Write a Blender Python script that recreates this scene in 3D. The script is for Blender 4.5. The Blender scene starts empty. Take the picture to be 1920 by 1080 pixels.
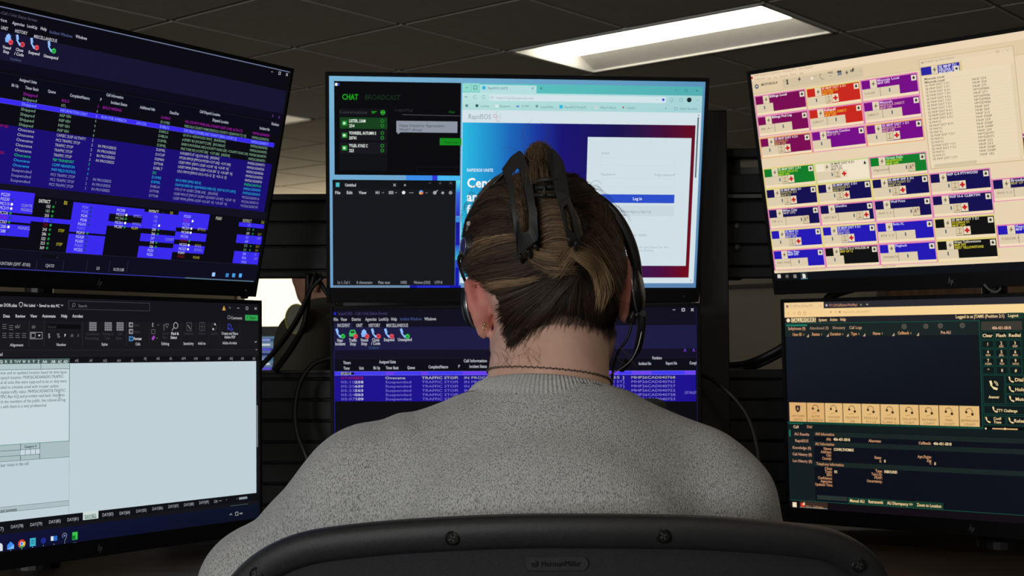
import bpy, bmesh, math, random
import numpy as np
from mathutils import Vector, Matrix, Euler
from mathutils.bvhtree import BVHTree
random.seed(7); rng = np.random.default_rng(7)
S = bpy.context.scene
COL = S.collection
PI = math.pi
R = math.radians
# ------------------------------------------------------------------ camera
EYE = Vector((0.0, 0.0, 1.2))
PITCH, ROLL = R(2.630), R(-0.2616)
cam = bpy.data.cameras.new('camera')
cam.sensor_width = 36.0
cam.lens = 2560.18 / 1920 * 36.0
cam.clip_start = 0.05; cam.clip_end = 60
cam.dof.use_dof = True; cam.dof.focus_distance = 1.50; cam.dof.aperture_fstop = 20.0
camo = bpy.data.objects.new('camera', cam); COL.objects.link(camo)
V = Matrix.Rotation(ROLL, 3, 'Y') @ Matrix.Rotation(-PITCH, 3, 'X')      # world -> (right, forward, up)
_i = V.transposed()
_m = Matrix((_i.col[0], _i.col[2], -_i.col[1])).transposed().to_4x4()
_m.translation = EYE
camo.matrix_world = _m
S.camera = camo
# ------------------------------------------------------------------ view, world, light
S.view_settings.view_transform = 'Standard'; S.view_settings.look = 'None'
S.view_settings.exposure = 0.0; S.view_settings.gamma = 1.0; S.view_settings.use_curve_mapping = False
w = bpy.data.worlds.new('world'); S.world = w; w.use_nodes = True
w.node_tree.nodes['Background'].inputs[0].default_value = (0.55, 0.6, 0.65, 1); w.node_tree.nodes['Background'].inputs[1].default_value = 0.02
def area(name, loc, rot, sx, sy, power, col, spread=180):
    l = bpy.data.lights.new(name, 'AREA'); l.shape = 'RECTANGLE'; l.size = sx; l.size_y = sy; l.energy = power; l.color = col; l.spread = R(spread)
    o = bpy.data.objects.new(name, l); COL.objects.link(o); o.location = loc; o.rotation_euler = rot; return o
CEIL = 1.2 + 1.2482
GA = R(-39.84)                                   # the room's grid stands at an angle to the view
GO = Vector((-0.0269, 5.6244))
D1 = Vector((math.cos(GA), math.sin(GA))); D2 = Vector((-math.sin(GA), math.cos(GA)))
def grid(a, b, zz=0.0):
    p = GO + D1 * a + D2 * b; return Vector((p.x, p.y, zz))
def togrid(x, y):
    p = Vector((x, y)) - GO; return p.dot(D1), p.dot(D2)
ROOM = (-8.9, 7.9, -8.6, 3.6)                     # a0, a1, b0, b1 along the grid
# added light on the sweater, placed at an unseen window behind the camera
_b0 = ROOM[2] + 0.12
area('added_light_back', grid(3.6, _b0, 1.55), (R(90), 0, GA), 3.0, 1.3, 120, (0.93, 0.97, 1.0))
# daylight through the far window
area('daylight_far', grid(-4.7, ROOM[3] - .1, 1.6), (R(-90), 0, GA), 3.0, 1.4, 20, (1.0, 0.86, 0.62))
# ------------------------------------------------------------------ helpers
def srgb(h):
    v = [int(h[i:i + 2], 16) / 255 for i in (0, 2, 4)]
    return tuple(c / 12.92 if c <= .04045 else ((c + .055) / 1.055) ** 2.4 for c in v)
def mat(name, col, rough=.5, metal=0., var=.15, scale=40., bump=0., spec=.5, emit=None, es=1., stretch=None, bscale=None):
    "procedural surface: base colour with fine noise, optional bump and emission"
    m = bpy.data.materials.new(name); m.use_nodes = True
    nt = m.node_tree; b = nt.nodes['Principled BSDF']
    c = srgb(col) if isinstance(col, str) else col
    tc = nt.nodes.new('ShaderNodeTexCoord'); mp = nt.nodes.new('ShaderNodeMapping'); nz = nt.nodes.new('ShaderNodeTexNoise')
    nz.inputs['Scale'].default_value = scale; nz.inputs['Detail'].default_value = 3
    if stretch: mp.inputs['Scale'].default_value = stretch
    nt.links.new(tc.outputs['Object'], mp.inputs[0]); nt.links.new(mp.outputs[0], nz.inputs['Vector'])
    rp = nt.nodes.new('ShaderNodeValToRGB')
    rp.color_ramp.elements[0].position = .3; rp.color_ramp.elements[1].position = .7
    rp.color_ramp.elements[0].color = tuple(x * (1 - var) for x in c) + (1,)
    rp.color_ramp.elements[1].color = tuple(min(1, x * (1 + var)) for x in c) + (1,)
    nt.links.new(nz.outputs[0], rp.inputs[0]); nt.links.new(rp.outputs[0], b.inputs['Base Color'])
    b.inputs['Roughness'].default_value = rough; b.inputs['Metallic'].default_value = metal
    b.inputs['Specular IOR Level'].default_value = spec
    if bump:
        bp = nt.nodes.new('ShaderNodeBump'); bp.inputs['Strength'].default_value = bump; bp.inputs['Distance'].default_value = .002
        n2 = nt.nodes.new('ShaderNodeTexNoise'); n2.inputs['Scale'].default_value = bscale or scale * 4
        nt.links.new(mp.outputs[0], n2.inputs['Vector']); nt.links.new(n2.outputs[0], bp.inputs['Height']); nt.links.new(bp.outputs[0], b.inputs['Normal'])
    if emit:
        b.inputs['Emission Color'].default_value = srgb(emit) + (1,); b.inputs['Emission Strength'].default_value = es
    return m
class MB:
    "collects shapes into one mesh"
    def __init__(s): s.v = []; s.f = []; s.mi = []; s.k = 0
    def add(s, vs, fs):
        o = len(s.v); s.v += [tuple(v) for v in vs]; s.f += [tuple(i + o for i in f) for f in fs]; s.mi += [s.k] * len(fs); return s
    def box(s, c, d, M=None):
        x, y, z = c; a, b, e = d[0] / 2, d[1] / 2, d[2] / 2
        vs = [Vector((x + i * a, y + j * b, z + k * e)) for i in (-1, 1) for j in (-1, 1) for k in (-1, 1)]
        if M: vs = [M @ v for v in vs]
        return s.add(vs, [(0, 1, 3, 2), (4, 6, 7, 5), (0, 4, 5, 1), (2, 3, 7, 6), (0, 2, 6, 4), (1, 5, 7, 3)])
    def prism(s, poly, z0, z1, M=None):
        "polygon in x,y extruded in z"
        n = len(poly); vs = [Vector((p[0], p[1], z0)) for p in poly] + [Vector((p[0], p[1], z1)) for p in poly]
        if M: vs = [M @ v for v in vs]
        return s.add(vs, [tuple(range(n))[::-1], tuple(range(n, 2 * n))] + [(i, (i + 1) % n, n + (i + 1) % n, n + i) for i in range(n)])
    def tube(s, pts, r, n=8, caps=True, flat=None):
        "round tube along points; r number or list; flat=(sx, sy) squashes the section"
        pts = [Vector(p) for p in pts]; L = len(pts); rs = r if hasattr(r, '__len__') else [r] * L
        vs = []; up = None
        for i, p in enumerate(pts):
            t = (pts[min(i + 1, L - 1)] - pts[max(i - 1, 0)]).normalized()
            if up is None: up = Vector((0, 0, 1)) if abs(t.z) < .9 else Vector((0, 1, 0))
            a = t.cross(up).normalized(); up = a.cross(t).normalized()
            fx, fy = flat or (1, 1)
            for k in range(n):
                q = 2 * PI * k / n; vs.append(p + (a * math.cos(q) * fx + up * math.sin(q) * fy) * rs[i])
        fs = [(i * n + k, i * n + (k + 1) % n, (i + 1) * n + (k + 1) % n, (i + 1) * n + k) for i in range(L - 1) for k in range(n)]
        if caps: fs += [tuple(range(n))[::-1], tuple(range((L - 1) * n, L * n))]
        return s.add(vs, fs)
    def lathe(s, prof, n=20, M=None):
        "profile of (radius, height) turned about z"
        vs = []; 
        for r, z in prof: vs += [Vector((r * math.cos(2 * PI * k / n), r * math.sin(2 * PI * k / n), z)) for k in range(n)]
        if M: vs = [M @ v for v in vs]
        L = len(prof); fs = [(i * n + k, i * n + (k + 1) % n, (i + 1) * n + (k + 1) % n, (i + 1) * n + k) for i in range(L - 1) for k in range(n)]
        fs += [tuple(range(n))[::-1], tuple(range((L - 1) * n, L * n))]
        return s.add(vs, fs)
    def grid(s, P, closed=False):
        "P[i][j] points; quads between rows"
        m = len(P); n = len(P[0]); vs = [p for row in P for p in row]
        return s.add(vs, [(i * n + j, i * n + (j + 1) % n, (i + 1) * n + (j + 1) % n, (i + 1) * n + j) for i in range(m - 1) for j in range(n if closed else n - 1)])
    def build(s, name, m, parent=None, smooth=False, bevel=0, seg=2, sub=0):
        me = bpy.data.meshes.new(name); me.from_pydata(s.v, [], s.f)
        for x in (m if isinstance(m, (list, tuple)) else [m]): me.materials.append(x)
        if isinstance(m, (list, tuple)): me.polygons.foreach_set('material_index', s.mi)
        b = bmesh.new(); b.from_mesh(me); bmesh.ops.recalc_face_normals(b, faces=b.faces); b.to_mesh(me); b.free()
        if smooth: me.polygons.foreach_set('use_smooth', [True] * len(me.polygons))
        o = bpy.data.objects.new(name, me); COL.objects.link(o)
        if parent: o.parent = parent
        if bevel:
            d = o.modifiers.new('bevel', 'BEVEL'); d.width = bevel; d.segments = seg; d.limit_method = 'ANGLE'; d.angle_limit = R(40)
        if sub:
            d = o.modifiers.new('sub', 'SUBSURF'); d.levels = sub; d.render_levels = sub
        return o
def tag(o, label=None, cat=None, group=None, kind=None):
    if label: o['label'] = label
    if cat: o['category'] = cat
    if group: o['group'] = group
    if kind: o['kind'] = kind
    return o
def thing(name, loc, label, cat, group=None, rot=(0, 0, 0)):
    o = bpy.data.objects.new(name, None); COL.objects.link(o); o.location = loc; o.rotation_euler = rot; o.empty_display_size = .05
    return tag(o, label, cat, group)
def copy_tree(o, parent=None):
    c = o.copy(); COL.objects.link(c)
    if parent: c.parent = parent
    for ch in [x for x in list(bpy.data.objects) if x.parent == o]: copy_tree(ch, c)
    return c
def smoothpts(P, n=8):
    "Catmull-Rom through points"
    P = [Vector(p) for p in P]; Q = [P[0] * 2 - P[1]] + P + [P[-1] * 2 - P[-2]]; out = []
    for i in range(1, len(Q) - 2):
        a, b, c, d = Q[i - 1:i + 3]
        for k in range(n):
            t = k / n; out.append(.5 * ((2 * b) + (c - a) * t + (2 * a - 5 * b + 4 * c - d) * t * t + (3 * b - a - 3 * c + d) * t ** 3))
    return out + [P[-1]]
# glyphs of the built-in font, cached as triangles
_G = {}
def glyph(ch, bold):
    k = (ch, bold)
    if k in _G: return _G[k]
    def mk(body):
        c = bpy.data.curves.new('glyph', 'FONT'); c.body = body; c.size = 1; c.resolution_u = 2; c.fill_mode = 'FRONT'
        if bold: c.offset = .022
        o = bpy.data.objects.new('glyph', c); COL.objects.link(o)
        dg = bpy.context.evaluated_depsgraph_get(); dg.update()
        e = o.evaluated_get(dg); me = e.to_mesh(); me.calc_loop_triangles()
        vs = [tuple(v.co)[:2] for v in me.vertices]; ts = [tuple(t.vertices) for t in me.loop_triangles]
        e.to_mesh_clear(); bpy.data.objects.remove(o); bpy.data.curves.remove(c); return vs, ts
    bar = mk('|')[0]; bx = max(v[0] for v in bar)
    adv = max(v[0] for v in mk(ch + '|')[0]) - bx
    vs, ts = mk(ch) if ch.strip() else ([], [])
    _G[k] = (vs, ts, adv + (.02 if bold else 0)); return _G[k]
CAPH = None
def text_tris(t, w, h, bold=0):
    "text laid out from x=0, centred on its cap height; w = 0 keeps the natural width"
    global CAPH
    if CAPH is None: CAPH = max(v[1] for v in glyph('H', 0)[0])
    s = h / CAPH; V_ = []; T_ = []; x = 0.
    for ch in t:
        vs, ts, adv = glyph(ch, bold); o = len(V_)
        V_ += [(x + a, b) for a, b in vs]; T_ += [tuple(i + o for i in q) for q in ts]; x += adv
    k = (w / x) if (w and x > 0) else s * .82
    return [(a * k, (b - CAPH / 2) * s) for a, b in V_], T_
SCREENS={
 'LT':[
  ('R',0,0,597.7,336.2,'0b0a13'),
  ('R',0,0,597.7,1.3,'6e7898'),
  ('R',0,30.7,597.7,66.6,'161430'),
  ('R',0,66.6,597.7,78.6,'0c0a1c'),
  ('T',89.7,7.8,52.4,3.6,'5a5468',0,'Call / Unit Status Screen'),
  ('T',30,7.8,60,3.6,'5a5468',0,'SmartCAD -'),
  ('T',106.6,17.2,18,3.7,'b4b4bc',1,'Agencies'),
  ('T',128.1,17,15.6,3.7,'b4b4bc',1,'LookUp'),
  ('T',148.1,16.5,9.7,3.8,'b4b4bc',1,'Help'),
  ('T',162.1,18.3,35.7,3.8,'47507e',1,'Incident Windows'),
  ('T',202.3,16.9,18.5,3.9,'b4b4bc',1,'Windows'),
  ('T',72.9,16.8,26,3.6,'b4b4bc',1,'District'),
  ('T',16.9,16.8,12,3.6,'b4b4bc',1,'File'),
  ('T',40.9,16.8,16,3.6,'b4b4bc',1,'View'),
  ('T',91.8,26.3,10.2,4,'b4b4bc',1,'UNIT'),
  ('T',111.9,26.6,18.5,4,'b4b4bc',1,'HISTORY'),
  ('T',140.3,28.4,35.2,4,'b4b4bc',1,'MISCELLANEOUS'),
  ('T',35.8,26.6,38,4,'b4b4bc',1,'INCIDENT'),
  ('P',[(99.5,37.4),(108.7,37.4),(107.3,43.1),(100.9,43.1)],'7fb2ff'),
  ('R',100.9,33.7,107.3,37.9,'8fbcff'),
  ('R',102.7,32.2,105.5,33.9,'8fbcff'),
  ('C',108.5,42.2,3.4,'e04a56'),
  ('L',[(106.7,42.2),(110.3,42.2)],0.9,'701820'),
  ('L',[(116.4,33.3),(117.1,37.9),(119.9,41.3),(124.7,43.3)],2,'8fc0ff'),
  ('L',[(116.4,32.7),(117.3,35.6)],3.4,'8fc0ff'),
  ('L',[(122.2,42.6),(125.1,43.5)],3.4,'8fc0ff'),
  ('C',125.6,42.1,3.4,'e04a56'),
  ('L',[(124.2,40.7),(127,43.5)],0.9,'701820'),
  ('L',[(127,40.7),(124.2,43.5)],0.9,'701820'),
  ('L',[(137.6,33.5),(138.3,38.1),(141.1,41.5),(145.9,43.5)],2,'8fc0ff'),
  ('L',[(137.6,32.9),(138.5,35.8)],3.4,'8fc0ff'),
  ('L',[(143.4,42.8),(146.3,43.7)],3.4,'8fc0ff'),
  ('C',146.8,42.3,3.4,'e04a56'),
  ('L',[(145,42.3),(148.6,42.3)],0.9,'701820'),
  ('L',[(163.6,33.1),(164.3,37.7),(167.1,41.2),(171.9,43.1)],2,'8fc0ff'),
  ('L',[(163.6,32.5),(164.5,35.4)],3.4,'8fc0ff'),
  ('L',[(169.4,42.4),(172.4,43.3)],3.4,'8fc0ff'),
  ('C',172.8,42,3.4,'2fc04a'),
  ('L',[(171.2,42),(172.6,43.3),(174.5,40.6)],0.9,'104a18'),
  ('T',98.1,49.7,12.1,3.7,'c8c8d4',1,'Vessel'),
  ('T',99.6,55.1,8.9,3.7,'c8c8d4',1,'Stop'),
  ('T',117,49.5,11.2,3.7,'c8c8d4',1,'Close'),
  ('T',115.8,55.1,13.8,3.8,'c8c8d4',1,'/ Code'),
  ('T',135.6,49.8,17,3.8,'c8c8d4',1,'Suspend'),
  ('T',158.7,50.4,22.3,3.8,'c8c8d4',1,'Unsuspend'),
  ('T',111.2,62.5,16.2,3.5,'4c5c80',0,'Incident'),
  ('R',0,81.9,597.7,82.3,'1e1c34'),
  ('R',0,90.4,597.7,90.7,'1a1830'),
  ('R',0,82.4,597.7,100.4,'0a0918'),
  ('T',128.6,86.9,26.2,3.7,'aab0bc',1,'Assigned Units'),
  ('T',265,86.1,28.8,3.9,'aab0bc',1,'Call Information'),
  ('T',118.6,95.6,10.5,3.6,'aab0bc',1,'Bk Up'),
  ('T',138.8,95.7,20.1,3.7,'aab0bc',1,'Timer Basis'),
  ('T',173,95.1,12.3,3.7,'aab0bc',1,'Queue'),
  ('T',207.4,95.4,31.8,3.8,'aab0bc',1,'Complaint/Nature'),
  ('T',256.1,94.2,2.5,3.9,'aab0bc',1,'P'),
  ('T',274.2,95.3,27.7,3.9,'aab0bc',1,'Incident Status'),
  ('T',324.1,94.9,26.8,4,'aab0bc',1,'Additional Info'),
  ('T',377.3,94.9,16.7,3.9,'aab0bc',1,'Date/Det'),
  ('T',431.8,86,39.9,4,'aab0bc',1,'Call Dispatch Location'),
  ('T',458.3,94.9,31.9,4.1,'aab0bc',1,'Dispatch Location'),
  ('T',554,94.6,21.4,4.2,'aab0bc',1,'Incident No'),
  ('T',576.8,84.8,16.3,4.2,'aab0bc',1,'Numbers'),
  ('R',0,147.5,592,223.8,'1a0e72'),
  ('R',0,114.1,590,120.8,'4a48d0'),
  ('R',0,114.6,590,120.3,'3a28ee'),
  ('T',137,104.1,22,3.7,'a01ea8',0,'Shipped'),
  ('T',196,104.1,0,3.7,'a01ea8',0,'BOLO'),
  ('T',253.2,104.1,0,3.7,'a01ea8',0,'3'),
  ('T',262.1,104.1,32,3.7,'a01ea8',0,'BOLO MISSING'),
  ('T',363.6,104.1,17,3.7,'a01ea8',0,'D1MHV'),
  ('T',407.7,104.1,112.3,3.7,'a01ea8',0,'HILL COUNTY-MHBB [HILL COUNTY-S320T A RD] <JCTN-CT]'),
  ('T',541.1,104.1,36,3.7,'a01ea8',0,'MHP26CAD040734'),
  ('T',67,104.1,26,3.7,'a01ea8',0,'01:00:00'),
  ('T',137,110.7,22,3.7,'7fa88c',0,'Shipped'),
  ('T',196,110.7,0,3.7,'7fa88c',0,'ATL'),
  ('T',253.2,110.7,0,3.7,'7fa88c',0,'6'),
  ('T',363.6,110.7,17,3.7,'7fa88c',0,'D1MIS'),
  ('T',407.7,110.7,121.6,3.7,'7fa88c',0,'MISSOULA COUNTY-MHBB [MISSOULA COUNTY-<QUANTUM CT] <D]'),
  ('T',541.1,110.7,36,3.7,'7fa88c',0,'MHP26CAD040726'),
  ('T',67,110.7,26,3.7,'7fa88c',0,'02:17:31'),
  ('T',137,117.4,22,3.7,'8ba0ff',0,'Shipped'),
  ('T',196,117.4,0,3.7,'8ba0ff',0,'INFORMATION ONLY'),
  ('T',253.2,117.4,0,3.7,'8ba0ff',0,'6'),
  ('T',262.1,117.4,43,3.7,'8ba0ff',0,'RUN FOR AMERICA'),
  ('T',322.1,117.4,18,3.7,'8ba0ff',0,'LAU-COL'),
  ('T',363.6,117.4,17,3.7,'8ba0ff',0,'D4BLN'),
  ('T',407.7,117.4,103.2,3.7,'8ba0ff',0,'THE MAJOR [MHBB] HAS COUNTY [REAL COURT, E]'),
  ('T',541.1,117.4,36,3.7,'8ba0ff',0,'MHP26CAD040719'),
  ('T',137,124.1,22,3.7,'7fa88c',0,'Shipped'),
  ('T',196,124.1,0,3.7,'7fa88c',0,'INSP VEH'),
  ('T',253.2,124.1,0,3.7,'7fa88c',0,'6'),
  ('T',363.6,124.1,17,3.7,'7fa88c',0,'D6KLS'),
  ('T',407.7,124.1,82.6,3.7,'7fa88c',0,'US-93 N <KENWOOD WAY]   [RAVENNA]'),
  ('T',541.1,124.1,36,3.7,'7fa88c',0,'MHP26CAD040762'),
  ('T',67,124.1,26,3.7,'7fa88c',0,'01:51:33'),
  ('T',137,130.8,22,3.7,'7fa88c',0,'Shipped'),
  ('T',196,130.8,0,3.7,'7fa88c',0,'INSP VEH'),
  ('T',253.2,130.8,0,3.7,'7fa88c',0,'6'),
  ('T',363.6,130.8,17,3.7,'7fa88c',0,'D4BLN'),
  ('T',407.7,130.8,83.2,3.7,'7fa88c',0,'# EMERY RD [VICINITYZ DR]   [ROUNDUP]'),
  ('T',541.1,130.8,36,3.7,'7fa88c',0,'MHP26CAD040755'),
  ('T',67,130.8,26,3.7,'7fa88c',0,'02:08:04'),
  ('T',137,137.5,22,3.7,'7fa88c',0,'Shipped'),
  ('T',196,137.5,0,3.7,'7fa88c',0,'INSP VEH'),
  ('T',253.2,137.5,0,3.7,'7fa88c',0,'6'),
  ('T',363.6,137.5,17,3.7,'7fa88c',0,'D3MIL'),
  ('T',407.7,137.5,130.9,3.7,'7fa88c',0,'BARB N MONTANA AVE [<COUNTY ROAD 230]  <COUNTY ROAD 230]'),
  ('T',541.1,137.5,36,3.7,'7fa88c',0,'MHP26CAD040770'),
  ('T',67,137.5,26,3.7,'7fa88c',0,'03:25:35'),
  ('T',137,144.2,22,3.7,'7fa88c',0,'Shipped'),
  ('T',196,144.2,0,3.7,'7fa88c',0,'INSP VEH'),
  ('T',253.2,144.2,0,3.7,'7fa88c',0,'6'),
  ('T',363.6,144.2,17,3.7,'7fa88c',0,'D3MIL'),
  ('T',407.7,144.2,95.7,3.7,'7fa88c',0,'MILE YORK RD [<CVNT-280]   <CVT-280]   [HELENA]'),
  ('T',541.1,144.2,36,3.7,'7fa88c',0,'MHP26CAD040751'),
  ('T',67,144.2,26,3.7,'7fa88c',0,'01:42:06'),
  ('T',137,150.9,25,3.7,'b6b6bc',0,'Onscene'),
  ('T',196,150.9,0,3.7,'b6b6bc',0,'CAPSEC SUSP ACTIVITY'),
  ('T',253.2,150.9,0,3.7,'b6b6bc',0,'2'),
  ('T',363.6,150.9,17,3.7,'b6b6bc',0,'D3MIL'),
  ('T',407.7,150.9,75.8,3.7,'b6b6bc',0,'N ROBERTS ST <@ 6TH AVE]   [HELENA]'),
  ('T',541.1,150.9,36,3.7,'b6b6bc',0,'MHP26CAD040772'),
  ('T',67,150.9,26,3.7,'b6b6bc',0,'02:59:37'),
  ('T',137,157.6,25,3.7,'b6b6bc',0,'Onscene'),
  ('T',196,157.6,0,3.7,'b6b6bc',0,'MCS TRAFFIC STOP'),
  ('T',253.2,157.6,0,3.7,'b6b6bc',0,'2'),
  ('T',264.1,157.6,31,3.7,'b6b6bc',0,'IN PROGRESS'),
  ('T',363.6,157.6,17,3.7,'b6b6bc',0,'D1CUP'),
  ('T',407.7,157.6,100,3.7,'b6b6bc',0,'MT200 MM124 [MM124 MT200-<CVT-200]  <CVT-200]'),
  ('T',541.1,157.6,36,3.7,'b6b6bc',0,'MHP26CAD040724'),
  ('T',67,157.6,26,3.7,'b6b6bc',0,'03:16:08'),
  ('T',137,164.3,25,3.7,'b6b6bc',0,'Onscene'),
  ('T',196,164.3,0,3.7,'b6b6bc',0,'TRAFFIC STOP'),
  ('T',253.2,164.3,0,3.7,'b6b6bc',0,'2'),
  ('T',264.1,164.3,31,3.7,'b6b6bc',0,'IN PROGRESS'),
  ('T',363.6,164.3,17,3.7,'b6b6bc',0,'D2MAI'),
  ('T',407.7,164.3,97.2,3.7,'b6b6bc',0,'US287 MM71 [MM71 US287-<US-87  N]  <US-87  N]'),
  ('T',541.1,164.3,36,3.7,'b6b6bc',0,'MHP26CAD040766'),
  ('T',67,164.3,26,3.7,'b6b6bc',0,'01:33:39'),
  ('T',137,171,25,3.7,'b6b6bc',0,'Onscene'),
  ('T',196,171,0,3.7,'b6b6bc',0,'TRAFFIC STOP'),
  ('T',253.2,171,0,3.7,'b6b6bc',0,'2'),
  ('T',264.1,171,31,3.7,'b6b6bc',0,'IN PROGRESS'),
  ('T',363.6,171,17,3.7,'b6b6bc',0,'D7THR'),
  ('T',407.7,171,106.3,3.7,'b6b6bc',0,'US287 MM90 [MM90 US287-<CUS-287  S]  <US-287  N]'),
  ('T',541.1,171,36,3.7,'b6b6bc',0,'MHP26CAD040750'),
  ('T',67,171,26,3.7,'b6b6bc',0,'02:50:10'),
  ('T',137,177.7,25,3.7,'b6b6bc',0,'Onscene'),
  ('T',196,177.7,0,3.7,'b6b6bc',0,'TRAFFIC STOP'),
  ('T',253.2,177.7,0,3.7,'b6b6bc',0,'2'),
  ('T',264.1,177.7,31,3.7,'b6b6bc',0,'IN PROGRESS'),
  ('T',363.6,177.7,17,3.7,'b6b6bc',0,'D3BLT'),
  ('T',407.7,177.7,95.8,3.7,'b6b6bc',0,'US12 MM10 [MM10 US12-<US-12  E]  <US-12  E]'),
  ('T',541.1,177.7,36,3.7,'b6b6bc',0,'MHP26CAD040743'),
  ('T',67,177.7,26,3.7,'b6b6bc',0,'03:07:41'),
  ('T',137,184.3,25,3.7,'1fc05c',0,'Onscene'),
  ('T',196,184.3,0,3.7,'1fc05c',0,'F&P TRANSPORT'),
  ('T',253.2,184.3,0,3.7,'1fc05c',0,'3'),
  ('T',363.6,184.3,7,3.7,'1fc05c',0,'D2'),
  ('T',541.1,184.3,36,3.7,'1fc05c',0,'FNP26CAD9132'),
  ('T',67,184.3,26,3.7,'1fc05c',0,'01:24:12'),
  ('T',137,191,25,3.7,'22a8e0',0,'Onscene'),
  ('T',196,191,0,3.7,'22a8e0',0,'COMP ABANDON'),
  ('T',253.2,191,0,3.7,'22a8e0',0,'4'),
  ('T',363.6,191,17,3.7,'22a8e0',0,'D1MIS'),
  ('T',407.7,191,47.9,3.7,'22a8e0',0,'BIG N MM51 [MM51 BIG N]'),
  ('T',541.1,191,36,3.7,'22a8e0',0,'MHP26CAD040769'),
  ('T',67,191,26,3.7,'22a8e0',0,'02:41:43'),
  ('T',137,197.7,25,3.7,'22a8e0',0,'Onscene'),
  ('T',196,197.7,0,3.7,'22a8e0',0,'PWP FIELD PATROL'),
  ('T',253.2,197.7,0,3.7,'22a8e0',0,'4'),
  ('T',363.6,197.7,17,3.7,'22a8e0',0,'D3MIL'),
  ('T',407.7,197.7,118.9,3.7,'22a8e0',0,'CANYON FERRY RD <@SWANSON PARK RD]   [NOT IN CITY LIMITS]'),
  ('T',541.1,197.7,36,3.7,'22a8e0',0,'PWP26CAD0518'),
  ('T',67,197.7,26,3.7,'22a8e0',0,'03:58:14'),
  ('T',137,204.4,30,3.7,'8a8cb8',0,'Suspended'),
  ('T',196,204.4,0,3.7,'8a8cb8',0,'MCS TRAFFIC STOP'),
  ('T',253.2,204.4,0,3.7,'8a8cb8',0,'2'),
  ('T',264.1,204.4,31,3.7,'8a8cb8',0,'IN PROGRESS'),
  ('T',363.6,204.4,17,3.7,'8a8cb8',0,'D4BLN'),
  ('T',407.7,204.4,84.1,3.7,'8a8cb8',0,'17TH ST W <QVERT ZIMBE AVE]    [BILLINGS]'),
  ('T',541.1,204.4,36,3.7,'8a8cb8',0,'MCS26CAD05114'),
  ('T',67,204.4,26,3.7,'8a8cb8',0,'01:15:45'),
  ('T',137,211.1,30,3.7,'8a8cb8',0,'Suspended'),
  ('T',196,211.1,0,3.7,'8a8cb8',0,'MCS TRAFFIC STOP'),
  ('T',253.2,211.1,0,3.7,'8a8cb8',0,'2'),
  ('T',264.1,211.1,31,3.7,'8a8cb8',0,'IN PROGRESS'),
  ('T',363.6,211.1,17,3.7,'8a8cb8',0,'D7THR'),
  ('T',407.7,211.1,121,3.7,'8a8cb8',0,'US287 MM127 [MM127 US287-<QUARRY LN RD]  <US-87  N]'),
  ('T',541.1,211.1,36,3.7,'8a8cb8',0,'MCS26CAD05110'),
  ('T',67,211.1,26,3.7,'8a8cb8',0,'02:32:16'),
  ('T',137,217.8,30,3.7,'8a8cb8',0,'Suspended'),
  ('T',196,217.8,0,3.7,'8a8cb8',0,'MCS TRAFFIC STOP'),
  ('T',253.2,217.8,0,3.7,'8a8cb8',0,'2'),
  ('T',264.1,217.8,31,3.7,'8a8cb8',0,'IN PROGRESS'),
  ('T',363.6,217.8,17,3.7,'8a8cb8',0,'D7THR'),
  ('T',407.7,217.8,105.3,3.7,'8a8cb8',0,'US287 MM96 [MM96 US287-<US-287  N]  <US-287  N]'),
  ('T',541.1,217.8,36,3.7,'8a8cb8',0,'MCS26CAD05109'),
  ('T',67,217.8,26,3.7,'8a8cb8',0,'03:49:47'),
  ('T',106.7,149.4,16,3.4,'8e1430',1,'MHP 282'),
  ('T',106.3,183.8,16,3.4,'8e1430',1,'MHP 282'),
  ('T',575.1,72.4,3,4,'6a3a9a',1,'A'),
  ('T',589.1,72.9,3,4,'6a3a9a',1,'A'),
  ('R',0,223.8,597.7,235.1,'131020'),
  ('R',0,235.1,597.7,235.3,'1c1a2c'),
  ('R',0,232.1,176.9,260.7,'3a2aee'),
  ('R',0,263.5,176.9,273,'3a2aee'),
  ('R',0,276.1,176.9,291.9,'3a2aee'),
  ('T',126.8,237.7,0,4,'d0d0e4',0,'PG220'),
  ('T',126.8,243.7,0,4,'d0d0e4',0,'PG230'),
  ('C',144.6,243.7,1.8,'1a3a80'),
  ('T',126.8,249.7,0,4,'d0d0e4',0,'MC113'),
  ('C',144.6,249.7,1.8,'ffffff'),
  ('T',158.8,249.7,0,3.9,'a0a0c8',0,'CLRVTR'),
  ('T',126.8,255.4,0,4,'d0d0e4',0,'MC519'),
  ('C',144.6,255.4,1.8,'ffffff'),
  ('T',158.8,255.4,0,3.9,'a0a0c8',0,'MGNSCL'),
  ('T',126.8,261.7,0,4,'d0d0e4',0,'MC536'),
  ('C',144.6,261.7,1.8,'1f8a3c'),
  ('T',126.8,267.6,0,4,'a022b0',0,'MC561'),
  ('C',144.6,267.6,1.8,'1a3a80'),
  ('T',126.8,273.6,0,4,'d0d0e4',0,'MC563'),
  ('C',144.6,273.6,1.8,'1f8a3c'),
  ('T',126.8,279.9,0,4,'d0d0e4',0,'MC580'),
  ('C',144.6,279.9,1.8,'ffffff'),
  ('T',158.8,279.9,0,3.9,'a0a0c8',0,'MGNSCL'),
  ('T',126.8,285.9,0,4,'d0d0e4',0,'MC588'),
  ('C',144.6,285.9,1.8,'1a3a80'),
  ('T',184.2,241.5,18,4.3,'d8d8d8',1,'DISTRICT'),
  ('T',210,241.2,0,4.3,'a8a8a8',0,':'),
  ('T',223.6,240.7,5.5,4.4,'c8c030',1,'D2'),
  ('R',176.9,263.5,238.6,269.8,'3a2aee'),
  ('T',196.3,247.8,0,4,'d8d8d8',0,'102'),
  ('C',208,247.8,1.8,'1f8a3c'),
  ('T',196.3,254.1,0,4,'8aa890',0,'183'),
  ('C',208,254.1,1.8,'1f8a3c'),
  ('T',196.3,260.4,0,4,'d8d8d8',0,'203'),
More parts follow.
